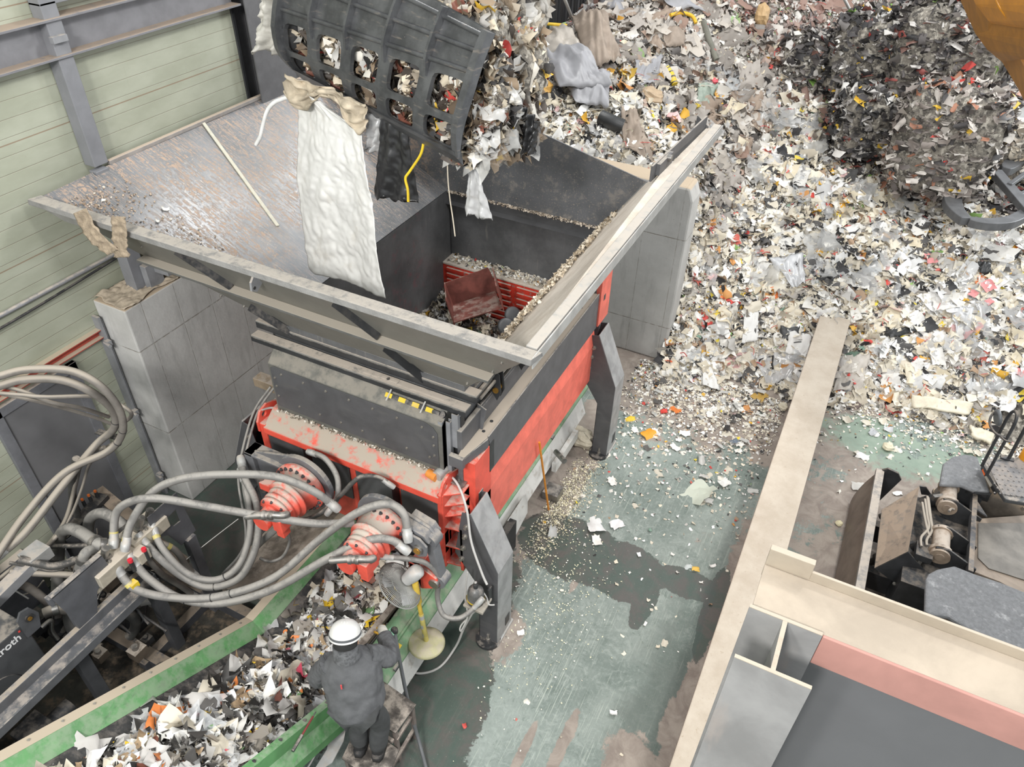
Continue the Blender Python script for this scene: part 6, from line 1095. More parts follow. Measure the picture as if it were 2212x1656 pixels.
def sack(u, v):
    xl = np.interp(v, [0, .12, .5, .75, 1], [640, 640, 636, 648, 665]); xr = np.interp(v, [0, .12, .5, .75, 1], [700, 775, 805, 812, 832]); yt = lerp(175, 235, u); yb = np.interp(u, [0, .5, 1], [585, 612, 645])
    Yp = lerp(4.95, 4.62, u); p = at(lerp(xl, xr, u), lerp(yt, yb, v), Y=Yp-.25*v); A = .035; rd = lambda a, b_, c_: 1-2.2*abs(mn.noise(Vector((a, b_, c_)))); return (p.x, p.y+A*math.sin(u*9+v*3)*.6+A*1.0*mn.noise(Vector((u*3, v*2, 1)))+A*.42*rd(u*5+v*5, v*5-u*2.5, 5)+A*.25*rd(u*10-v*6, v*14+u*5, 8)+A*.12*mn.noise(Vector((u*20, v*40, 2))), p.z)
cloth('woven_sack', sack, 70, 150, TARP, 'long white woven sack hanging from the grab bucket into the hopper', 'sack', tuple(at(700, 200, Y=4.9)), thick=.003)
def rag(u, v):
    p = at(lerp(615, 790, u)+20*mn.noise(Vector((u*3, v*3, 4))), lerp(158, 225, u)+v*70*(.6+.4*math.sin(u*9)), Y=lerp(4.98, 4.7, u)-.12); return (p.x, p.y+.07*mn.noise(Vector((u*7, v*5, 2))), p.z+.03*mn.noise(Vector((u*9, v*9, 8))))
cloth('torn_rag', rag, 40, 16, simple('dirty_rag', 'b5a894', .8, var=.2, vs=8), 'dirty torn rag bunched between the bucket lip and the top of the white sack', 'rag', tuple(at(700, 200, Y=4.8)))
hang('crumpled black plastic bag dangling from the bucket left of the yellow strap', 'black_bag', 'bag', ((822, 255), (880, 275)), ((806, 425), (902, 442)), 0, 0, BAG, 4.62, 2, .018, 26, 50, ragged=.06)
hang('small clear plastic bag dangling into the hopper under the bucket', 'clear_bag', 'bag', ((1012, 345), (1028, 350)), ((1003, 460), (1062, 480)), 0, 0, CLEAR, 4.6, 2, .02, 16, 36, ragged=.06)
hang('glossy black bag scrap hanging off the right of the bucket load', 'black_bag', 'bag', ((1128, 232), (1165, 262)), ((1125, 330), (1152, 338)), 0, 0, BAG, 4.9, 2, .03, 14, 30, ragged=.06)
hang('grey film scrap hanging below the bucket beside the white sack', 'film_scrap', 'film', ((785, 235), (830, 255)), ((790, 320), (812, 335)), 0, 0, CLEAR, 4.7, 2, .04, 12, 24, ragged=.06)
hang('yellow plastic strip hanging at the right corner of the bucket', 'plastic_strip', 'strip', ((1062, 298), (1080, 310)), ((1063, 352), (1084, 348)), 0, 0, YEL, 4.8, 1, .02, 6, 14)
hang('grubby clear bag hanging out at the left end of the bucket', 'clear_bag', 'bag', ((560, -20), (635, -10)), ((545, 108), (618, 118)), 0, 0, simple('grubby_plastic', 'b9b6ae', .5, var=.15), 5.2, 2, .06, 16, 30, ragged=.05)
hang('pale plastic scrap hanging below the bucket corner beside the clear bag', 'plastic_scrap', 'plastic', ((1005, 215), (1030, 225)), ((1008, 290), (1032, 296)), 0, 0, simple('pale_scrap', 'bdbab5', .5), 4.5, 2, .03, 8, 16, ragged=.05)
def strand(label, pts_, r, mat, Yp, name='strap', cat='strap'): P = [at(x, y, Y=Yp) for x, y in pts_]; o = obj(name, MB().tube(P, r, 6), mat, None, tuple(P[0])); return tag(o, label, cat)
o = strand('yellow strap curling down beside the black bag', [(915, 310), (908, 335), (885, 370), (876, 385), (881, 410), (882, 435)], .011, YEL, 4.5)
strand('white rope curling out to the left from the sack top', [(640, 205), (615, 212), (592, 222), (577, 240), (568, 270), (562, 295), (553, 312)], .018, flat('e0e0de'), 4.88, 'rope', 'rope')
strand('thin cord with a knotted end hanging into the hopper', [(966, 340), (968, 390), (972, 430), (978, 470), (983, 510)], .005, flat('c9bfae'), 4.6, 'cord', 'cord'); 
strand('orange ring of band snagged at the right corner of the bucket', [(1022, 300), (1018, 320), (1030, 338), (1050, 336), (1056, 322), (1045, 313), (1028, 318)], .012, flat('ea7f5f'), 4.75, 'band_ring', 'ring')
o = obj('slope_lath', MB().bar(at(437, 258, X=-6.0), at(600, 488, X=-4.85), .05, .01, up=(.45, 0, .9)), flat('c9c5b8'), None, tuple(at(437, 258, X=-6.0))); 
p, q = Vector((-6.42, 0, 0)), None
bpy.data.objects.remove(o)
SLN = Vector((-.46, 0, .888)); 
def osl(x, y, o_=.012): return onp(x, y, Vector((-6.43, 5, 3.985))+Vector((.46, 0, .888))*o_, (.46, 0, .888))
o = obj('wooden_lath', MB().bar(osl(437, 262), osl(600, 488), .035, .012, up=(.46, 0, .888)), flat('c2beae'), None, tuple(osl(520, 380))); tag(o, 'thin pale lath lying across the left hopper slope', 'lath')
for i, (x, y) in enumerate(((357, 452), (340, 478), (224, 430))):
    o = scraps('paper_chip', np.array([tuple(osl(x, y))]), np.array([[.46, 0, .888]]), np.array([.07 if i == 0 else .035]), np.array([srgb('dcdad2')[:3]]), k=3, tilt=.1, crumple=.05, loc=tuple(osl(x, y)))
    tag(o, ('white paper chip lying alone in the middle of the left hopper slope', 'tiny white chip just below the larger paper chip on the left hopper slope', 'small white chip near the outer corner of the left hopper slope')[i], 'chip')
n = 1600; yy_ = RNG.uniform(3.75, 4.6, n); xx_ = RNG.uniform(-6.3, -5.2, n); kk = RNG.random(n) < np.clip(1.2-(yy_-3.7)*1.3, 0, 1); yy_, xx_ = yy_[kk], xx_[kk]; zz_ = 3.985-(xx_+6.43)*.508; n = len(xx_); P = np.stack([xx_, yy_+.1*(xx_+5.2), zz_+.008], 1)
o = scraps('slope_grit', P[P[:, 1] > 3.72+.3*(P[:, 0]+6.43)], np.tile([.46, 0, .888], (int((P[:, 1] > 3.72+.3*(P[:, 0]+6.43)).sum()), 1)), RNG.uniform(.008, .022, int((P[:, 1] > 3.72+.3*(P[:, 0]+6.43)).sum())), pick(pal([('b8a48f', 4), ('8f7b66', 4), ('d6cdbf', 1)]), int((P[:, 1] > 3.72+.3*(P[:, 0]+6.43)).sum())), PAPER, 2, loc=(-5.8, 4, 3.6), tilt=.2); tag(o, 'brown grit drifted in the near corner of the left hopper slope', 'grit', kind='stuff')
# frayed sacking hooked over the hopper corner
def drape(u, v):
    px = np.interp(v, [0, .35, .7, 1], [lerp(168, 272, u), lerp(190, 275, u), lerp(215, 276, u), lerp(255, 272, u)]); py = np.interp(v, [0, .35, .7, 1], [lerp(452, 472, u), 492+(1-abs(2*u-1))*14, 525+(1-abs(2*u-1))*10, 556]); p = at(float(px), float(py), Y=3.56); return (p.x, p.y+.03*mn.noise(Vector((u*6, v*6, 2))), p.z)
def strap1(u, v): x_ = np.interp(v, [0, .3, .6, 1], [172, 190, 212, 245]); y_ = np.interp(v, [0, .3, .6, 1], [455, 492, 520, 545]); p = at(float(x_)+lerp(-14, 14, u), float(y_)+lerp(6, -6, u), Y=3.54); return (p.x, p.y+.02*mn.noise(Vector((u*5, v*9, 1))), p.z)
def strap2(u, v): x_ = lerp(256, 262, v); y_ = lerp(468, 556, v); p = at(x_+lerp(-17, 15, u)+5*mn.noise(Vector((u, v*8, 0))), y_, Y=3.54); return (p.x, p.y+.02*mn.noise(Vector((u*5, v*9, 7))), p.z)
R_ = thing('sacking_strip', 'frayed dusty sacking looped over the left corner of the hopper rim', 'sacking', tuple(at(230, 500, Y=3.56))); SK2 = simple('frayed_sacking', 'a3937f', .95, var=.2, vs=20, bump=.7, bs=80)
cloth('strip', strap1, 8, 30, SK2, parent=R_); cloth('strip', strap2, 8, 30, SK2, parent=R_)
for c_ in R_.children:
    me = c_.data; L = Vector(R_['_base'])
# the red-brown tub tumbling in the chute
TB = thing('broken_tub', 'red-brown broken box with grey wheels lying in the shredder chute', 'box', tuple(at(1040, 650, Z=1.85)))
C1 = at(1030, 662, Z=2.0); ex, ey = Vector((.75, .55, .25)).normalized(), Vector((-.5, .8, -.1)).normalized(); ez = ex.cross(ey).normalized(); TBM = simple('tub_redbrown', '7d4a42', .5, var=.25, vs=6, dust=.3); b = MB()
for sgn, n_, a_, bb_, w, l in ((1, ez, ex, ey, .60, .48), (1, ex, ey, ez, .48, .36), (-1, ex, ey, ez, .48, .36), (1, ey, ex, ez, .60, .36)):
    c = C1+n_*(.0 if n_ == ez else sgn*(.30 if n_ == ex else .24))+(ez*.15 if n_ != ez else Vector((0, 0, 0))); b.prism([c-a_*w/2-bb_*l/2, c+a_*w/2-bb_*l/2, c+a_*w*.42+bb_*l/2, c-a_*w/2+bb_*l*.42], n_*.012)
obj('box_shell', b, TBM, TB)
for x, y in ((985, 640), (1000, 625), (1105, 680), (1090, 705)): c = at(x, y, Z=1.8); obj('wheel', MB().lathe(c, (.6, -.5, .6), [(0, .03), (.005, .09), (.02, .1), (.05, .1), (.055, .08), (.055, .03)], 24), simple('wheel_grey', '6d6e70', .4) if 'wheel_grey' not in bpy.data.materials else bpy.data.materials['wheel_grey'], TB)
# ---------------------------------------------------------------- bales and single pieces on the heap
def hit(x, y):
    """point of the heap (or floor) under a photo position"""
    d = ray(x, y); t = np.linspace(6, 34, 700); px, py, pz = d.x*t, d.y*t, CAMZ+d.z*t; h = np.maximum(H(px, py), 0); k = np.argmax(pz < h) if (pz < h).any() else -1; return Vector((px[k], py[k], max(float(h[k]), 0)))
def bale(label, x, y, Y, r, pl, n, rot=.3, Zc=None):
    c = at(x, y, Y=Y) if Zc is None else at(x, y, Z=Zc); R_ = thing('waste_bale', label, 'bale', (c.x, c.y, c.z-r[2])); Rm = Matrix.Rotation(rot, 3, 'Z'); b = MB(); vs = []; N1, N2 = 28, 18
    def sq(d): m_ = (abs(d.x)**5+abs(d.y)**5+abs(d.z)**5)**.2; return d/m_
    for j in range(N2+1):
        for i in range(N1): th = PI*j/N2; ph = 2*PI*i/N1; d = Vector((math.sin(th)*math.cos(ph), math.sin(th)*math.sin(ph), math.cos(th))); q = sq(d)*(1+.08*mn.noise(d*4+c)); vs.append(c+Rm@Vector((q.x*r[0], q.y*r[1], q.z*r[2])))
    b.add(vs, [(j*N1+i, j*N1+(i+1) % N1, (j+1)*N1+(i+1) % N1, (j+1)*N1+i) for j in range(N2) for i in range(N1)], 0, True); obj('pressed_core', b, CORE, R_)
    P = []; Nn = []
    for _ in range(n):
        d = Vector(RNG.normal(0, 1, 3)).normalized(); q = sq(d); P.append(tuple(c+Rm@Vector((q.x*r[0], q.y*r[1], q.z*r[2]))*float(RNG.uniform(.97, 1.06)))); nn_ = Vector((q.x**5 if q.x > 0 else -(-q.x)**5, q.y**5 if q.y > 0 else -(-q.y)**5, q.z**5 if q.z > 0 else -(-q.z)**5)); Nn.append(tuple(Rm@nn_.normalized()))
    o = scraps('pressed_scraps', np.array(P), np.array(Nn), RNG.uniform(.04, .19, n), pick(pl, n), PAPER, 2, asp=(.2, .7), tilt=.35, parent=R_, loc=tuple(R_['_base'])); o['kind'] = 'stuff'
P_BLK = pal([('2c2b2c', 26), ('474445', 18), ('6e6a68', 14), ('a19d9a', 10), ('cfccc8', 8), ('7b4a42', 4), ('c4453f', 1.5), ('d9b23c', 1.5), ('e0deda', 3), ('8cb45e', .5)])
bale('dark bale slumped on the heap, leftmost of the bales', 1765, 150, 14.6, (.75, .6, .55), P_DARK, 1500, .5)
bale('black and white streaked bale in the middle of the bales', 1905, 125, 14.2, (.75, .6, .62), P_BLK, 1500, -.2)
bale('dark broken bale below the streaked one, beside the tall stack', 1885, 262, 13.4, (.62, .5, .5), P_BLK, 1300, .4)
bale('upper bale of the tall stack next to the yellow boom', 2050, 110, 13.9, (.80, .6, .70), P_DARK, 1600, .1)
bale('lower bale of the tall stack, paler with brown film', 2045, 300, 12.9, (.72, .6, .78), pal([('8f8680', 14), ('b3aca5', 12), ('6b6461', 10), ('3d3a3a', 10), ('cfc9c2', 8), ('a3735c', 4), ('c4453f', 1), ('d9b23c', 1)]), 1600, -.1)
bale('small loose bale lying alone on the bright yard floor', 2158, 180, 0, (.75, .6, .42), pal([('b3aaa8', 10), ('7a6a6c', 8), ('5a4a4e', 8), ('dedbd8', 8), ('9a7a70', 3)]), 700, .5, Zc=.42)
bale('pale crumbling bale at the right edge behind the steel claw', 2175, 325, 14.5, (.75, .5, .35), pal([('c9bfae', 10), ('b3a48e', 10), ('dcd6cb', 10), ('8d8274', 5)]), 900, .1)
def drapeh(name, label, cat, quad, mat, bump=.06, nu=22, nv=22, lift=.05, fs=5, thick=.003, ragged=12, puff=0):
    """sheet lying on the heap between four photo corners (TL, TR, BR, BL)"""
    g = []; pp = []
    for j in range(nv+1):
        for i in range(nu+1):
            u, v = i/nu, j/nv; e = ragged*mn.noise(Vector((u*4, v*4, quad[0][0]))) if (i in (0, nu) or j in (0, nv)) else 0
            x = lerp(lerp(quad[0][0], quad[1][0], u), lerp(quad[3][0], quad[2][0], u), v)+e; y = lerp(lerp(quad[0][1], quad[1][1], u), lerp(quad[3][1], quad[2][1], u), v)+e*.7; g.append((x, y))
    # a few real hits, bilinear between them so that the sheet stays taut
    K_ = 4; hz = [[hit(lerp(lerp(quad[0][0], quad[1][0], a/K_), lerp(quad[3][0], quad[2][0], a/K_), b_/K_), lerp(lerp(quad[0][1], quad[1][1], a/K_), lerp(quad[3][1], quad[2][1], a/K_), b_/K_)) for a in range(K_+1)] for b_ in range(K_+1)]
    vs = []
    for j in range(nv+1):
        for i in range(nu+1):
            u, v = i/nu*K_, j/nv*K_; a, c = min(int(u), K_-1), min(int(v), K_-1); fu, fv = u-a, v-c; p = hz[c][a]*(1-fu)*(1-fv)+hz[c][a+1]*fu*(1-fv)+hz[c+1][a]*(1-fu)*fv+hz[c+1][a+1]*fu*fv
            n_ = mn.noise(Vector((u*fs/7, v*fs/7, quad[0][0]*.01))); r_ = abs(mn.noise(Vector(((u+.5*v)*fs*.16, (v-.4*u)*fs*.09, quad[0][1]*.01)))) + .25*abs(mn.noise(Vector((u*fs*.5, v*fs*.4, 4)))); e = max(0, 1-abs(2*i/nu-1))*max(0, 1-abs(2*j/nv-1))
            off = (quad[0][1] and ragged*.002)*mn.noise(Vector((u*3, v*3, 9))) if (i in (0, nu) or j in (0, nv)) else 0
            vs.append((p.x+off, p.y+off, p.z+lift+bump*n_+bump*.9*(.5-r_**1.3*1.4)+puff*math.sqrt(e)))
    c = hz[2][2]; mb = MB(); mb.add(vs, [(j*(nu+1)+i, j*(nu+1)+i+1, (j+1)*(nu+1)+i+1, (j+1)*(nu+1)+i) for j in range(nv) for i in range(nu)], 0, True); o = obj(name, mb, mat, None, tuple(c)); so = o.modifiers.new('thick', 'SOLIDIFY'); so.thickness = thick
    return tag(o, label, cat)
TG = simple('grey_tarpaulin', '9c9ca0', .45, var=.05, vs=2); TB_ = simple('brown_tarpaulin', '9a8c7f', .7, var=.12, vs=5); TW = simple('translucent_sheet', 'b9b2a9', .45, var=.08, vs=3); SIL = simple('silver_sheet', 'c4c5c7', .35, .2, var=.08); WS = simple('white_sheet', 'dddcd9', .5, var=.04); BSH = simple('black_sheet', '38393a', .4, var=.2); CBD = simple('cardboard', 'a9876b', .8, var=.12)
drapeh('tarpaulin', 'large smooth grey tarpaulin bunched on the heap beside the bucket', 'tarpaulin', ((1165, 130), (1262, 150), (1318, 225), (1205, 235)), TG, .12, 34, 30, .22, 5, ragged=6, puff=.25)
drapeh('tarpaulin', 'lower fold of grey tarpaulin trailing below the large one', 'tarpaulin', ((1205, 180), (1315, 180), (1312, 262), (1240, 250)), TG, .1, 26, 20, .16, 5, ragged=6, puff=.12)
drapeh('plastic_sheet', 'milky translucent plastic draped above the grey tarpaulin', 'plastic sheet', ((1150, 100), (1230, 85), (1262, 160), (1165, 150)), TW, .1, 26, 22, .18, 6, puff=.18)
drapeh('brown_tarpaulin', 'creased brown tarpaulin lying over the crest of the heap', 'tarpaulin', ((1228, 70), (1300, 58), (1338, 165), (1270, 175)), TB_, .13, 30, 34, .22, 7, puff=.28)
drapeh('tarpaulin', 'grey tarpaulin roll at the top edge of the heap', 'tarpaulin', ((1395, 0), (1470, 10), (1520, 50), (1450, 35)), TG, .08, 24, 14, .12, 5, puff=.1)
drapeh('tarpaulin', 'grey tarpaulin half buried left of the long roll', 'tarpaulin', ((1290, 5), (1345, 10), (1350, 40), (1300, 38)), TG, .08, 16, 12, .1, 5, puff=.1)
drapeh('grey_cloth', 'dull grey cloth lying among brown scraps in the middle of the heap', 'cloth', ((1370, 150), (1430, 138), (1415, 195), (1375, 200)), TG, .07, 20, 18, .1, 6)
drapeh('brown_blanket', 'long brown blanket hanging down the heap behind the hopper', 'blanket', ((1338, 250), (1378, 262), (1410, 365), (1345, 345)), TB_, .08, 22, 30, .1, 8)
drapeh('brown_bag', 'brown bag lump half sunk in the upper heap', 'bag', ((1425, 80), (1475, 78), (1478, 115), (1435, 118)), TB_, .06, 18, 14, .1, 6, puff=.12)
drapeh('green_bag', 'pale green bag in the middle of the heap above the hopper fin', 'bag', ((1505, 195), (1550, 198), (1530, 240), (1502, 238)), simple('sage_bag', '9aa69a', .5), .05, 16, 16, .08, 6, puff=.1)
drapeh('silver_sheet', 'big crumpled silver sheet on the lower heap above the low wall', 'sheet', ((1655, 578), (1728, 568), (1732, 635), (1705, 640)), SIL, .05, 24, 20, .14, 6, ragged=4)
drapeh('foam_board', 'cream foam board leaning beside the silver sheet', 'panel', ((1650, 590), (1700, 600), (1692, 648), (1655, 645)), flat('d5cfc0'), .02, 10, 10, .1, 3, ragged=3)
drapeh('clear_sheet', 'large clear plastic sheet spread over the heap foot left of the wall end', 'plastic sheet', ((1620, 775), (1715, 775), (1705, 830), (1650, 840)), CLEAR, .05, 26, 20, .08, 7)
drapeh('clear_sheet', 'large milky plastic sheet at the heap foot right of the wall end', 'plastic sheet', ((1815, 780), (1875, 780), (1855, 860), (1795, 855)), TW, .05, 24, 22, .09, 6)
drapeh('white_sheet', 'crumpled white sheet on the heap foot near the concrete block end', 'sheet', ((1512, 780), (1530, 790), (1552, 850), (1515, 842)), WS, .03, 12, 16, .08, 4)
drapeh('white_sheet', 'torn white sheet piled against the left side of the wall end', 'sheet', ((1700, 735), (1748, 745), (1735, 790), (1690, 780)), WS, .04, 16, 14, .12, 5)
drapeh('white_sheet', 'stiff white board among scraps left of the wall end', 'board', ((1540, 705), (1570, 700), (1572, 735), (1545, 738)), WS, .015, 8, 8, .1, 3, ragged=3)
drapeh('white_sheet', 'long white crumpled sheet lying down the lower heap beside the block', 'sheet', ((1605, 690), (1635, 690), (1632, 750), (1598, 755)), WS, .04, 14, 18, .1, 5)
drapeh('white_sheet', 'angular grey-white sheet on the right part of the heap', 'sheet', ((2045, 670), (2095, 680), (2085, 740), (2055, 735)), SIL, .04, 14, 18, .1, 5)
drapeh('black_sheet', 'black sheet fragment right of the silver sheet', 'sheet', ((1790, 570), (1820, 568), (1822, 600), (1788, 600)), BSH, .02, 10, 10, .1, 4, ragged=4)
drapeh('black_bag', 'shiny black bag on the right part of the heap', 'bag', ((1905, 735), (1960, 720), (1972, 735), (1915, 745)), BSH, .04, 16, 10, .1, 6, puff=.06)
drapeh('black_bag', 'crumpled black bag high on the right of the heap', 'bag', ((2105, 580), (2132, 582), (2135, 608), (2110, 606)), BSH, .04, 12, 12, .1, 6, puff=.08)
drapeh('black_tray', 'black ribbed tray lying at the heap foot by the wall', 'tray', ((1680, 720), (1722, 722), (1720, 750), (1685, 752)), BSH, .03, 12, 10, .1, 6)
for i, (q, l_) in enumerate((((1960, 870, 2090, 905), 'long cream foam slab at the right foot of the heap'), ((1990, 850, 2050, 880), 'short cream foam slab stacked above the long one'), ((2090, 930, 2140, 960), 'ragged cream slab lowest at the right heap foot'), ((1948, 800, 1985, 850), 'upright cream board in the right heap foot'))):
    drapeh('foam_slab', l_, 'foam slab', ((q[0], q[1]), (q[2], q[1]+18), (q[2]-8, q[3]+10), (q[0]+6, q[3]-8)), flat('d8cfba'), .03, 16, 8, .1, 4, thick=.04, ragged=6)
# hand-placed small things
def obj_at(name, label, cat, mb, mat, p, bev=0): o = obj(name, mb, mat, None, tuple(p), bev); return tag(o, label, cat)
def tubep(name, label, cat, pts_, r, mat, lift=.1, wob=0, n=12, sub=8): P = [hit(x, y)+Vector((0, 0, lift)) for x, y in pts_]; return obj_at(name, label, cat, MB().tube(P, r, n, sub=sub, wob=wob), mat, P[0])
tubep('corrugated_pipe', 'short black corrugated pipe lying on the heap above the hopper', 'pipe', [(1295, 275), (1318, 288), (1342, 298)], .10, BSH, .14, .10, 16, 10)
o = tubep('striped_tube', 'yellow and black striped tube lying in the middle of the heap', 'tube', [(1437, 165), (1446, 182), (1455, 200)], .05, YEL, .12)
P = [hit(1437, 165)+Vector((0, 0, .12)), hit(1446, 182)+Vector((0, 0, .12)), hit(1455, 200)+Vector((0, 0, .12))]; SP = spline(P, 8)
for k in (2, 6, 10, 14): b = MB().cyl(SP[k], SP[k+1], .053, 12); c_ = obj('black_stripe', b, BLK, o)
tubep('wooden_post', 'grey weathered post sticking out of the upper heap', 'post', [(1517, 65), (1530, 105), (1545, 145)], .05, simple('grey_post', '77766c', .8), .1, n=8)
tubep('yellow_strap', 'curved yellow strap on the crest of the heap', 'strap', [(1445, 52), (1470, 48), (1492, 52), (1500, 70)], .03, flat('e0b030'), .12)
P = [at(1150, 50, Y=12.6), at(1190, 52, Y=12.6), at(1225, 55, Y=12.7)]; obj_at('yellow_batten', 'yellow batten jutting from the clump beside the bucket', 'batten', MB().tube(P, .028, 6), flat('e0bb3c'), P[0])
p, q = at(1218, -6, Y=13.3), hit(1243, 58); obj_at('white_pole', 'thin white pole standing out of the crest of the heap', 'pole', MB().cyl(p, q, .03, 8), WS, q)
p, q = at(1822, -6, Y=14.0), hit(1848, 50); obj_at('white_lath', 'thin white lath leaning on the heap above the bales', 'lath', MB().cyl(p, q, .025, 8), WS, q)
def chunk(name, label, cat, x, y, r, mat, sq_=(1, 1, .7), seed=0, floor=False):
    p = hit(x, y); p.z += r*sq_[2]*(.6 if not floor else .98); b = MB(); N1, N2 = 14, 9; vs = []
    for j in range(N2+1):
        for i in range(N1): th = PI*j/N2; ph = 2*PI*i/N1; d = Vector((math.sin(th)*math.cos(ph), math.sin(th)*math.sin(ph), math.cos(th))); q = r*(1+.35*mn.noise(d*1.7+Vector((seed, x, y)))); vs.append(p+Vector((d.x*q*sq_[0], d.y*q*sq_[1], d.z*q*sq_[2])))
    b.add(vs, [(j*N1+i, j*N1+(i+1) % N1, (j+1)*N1+(i+1) % N1, (j+1)*N1+i) for j in range(N2) for i in range(N1)]); return obj_at(name, label, cat, b, mat, p)
FO = flat('c79a4e'); chunk('foam_lump', 'mustard foam lump beside the grey tarpaulin', 'foam', 1168, 212, .2, FO, (1, .9, .9)); chunk('foam_ball', 'tan foam ball high on the heap left of the dark bale', 'foam', 1642, 52, .17, flat('b99a70'), (.7, 1, 1.1))
chunk('foam_lump', 'pale tan round lump in the middle of the heap', 'foam', 1402, 218, .2, flat('b59f84'), (1, 1, .6)); chunk('foam_lump', 'large pale foam lump on the floor behind the far shredder leg', 'foam', 1253, 963, .17, flat('c9c0ad'), (1.1, .8, .8), floor=True)
chunk('foam_lump', 'pale foam lump on the worn floor by the left side of the low wall', 'foam', 1690, 885, .07, flat('d5cdb8'), floor=True); chunk('foam_lump', 'round cream foam lump alone on the worn floor right of the low wall', 'foam', 1915, 972, .07, flat('dcd3b9'), floor=True)
chunk('foam_lump', 'cream pebble-like lump near the blade of the excavator', 'foam', 1811, 1134, .04, flat('dcd3b0'), floor=True)
chunk('red_ball', 'round red cap on the heap just right of the wall end', 'cap', 1843, 668, .075, flat('c9544f'), (1, 1, .5)); chunk('pink_cup', 'small pink-red tub on the heap above the hopper fin', 'tub', 1541, 184, .07, flat('e0606a'))
SC = lambda name, label, cat, x, y, s, hexc, k=5, cr=.1, mat=None, lift=.03, asp=(.5, .9): (lambda p: tag(scraps(name, np.array([[p.x, p.y, p.z+lift]]), np.array([[0, 0, 1.]]), np.array([s]), np.array([srgb(hexc)[:3]]), mat or PAPER, k, asp, cr, .12, tuple(p)), label, cat))(hit(x, y))
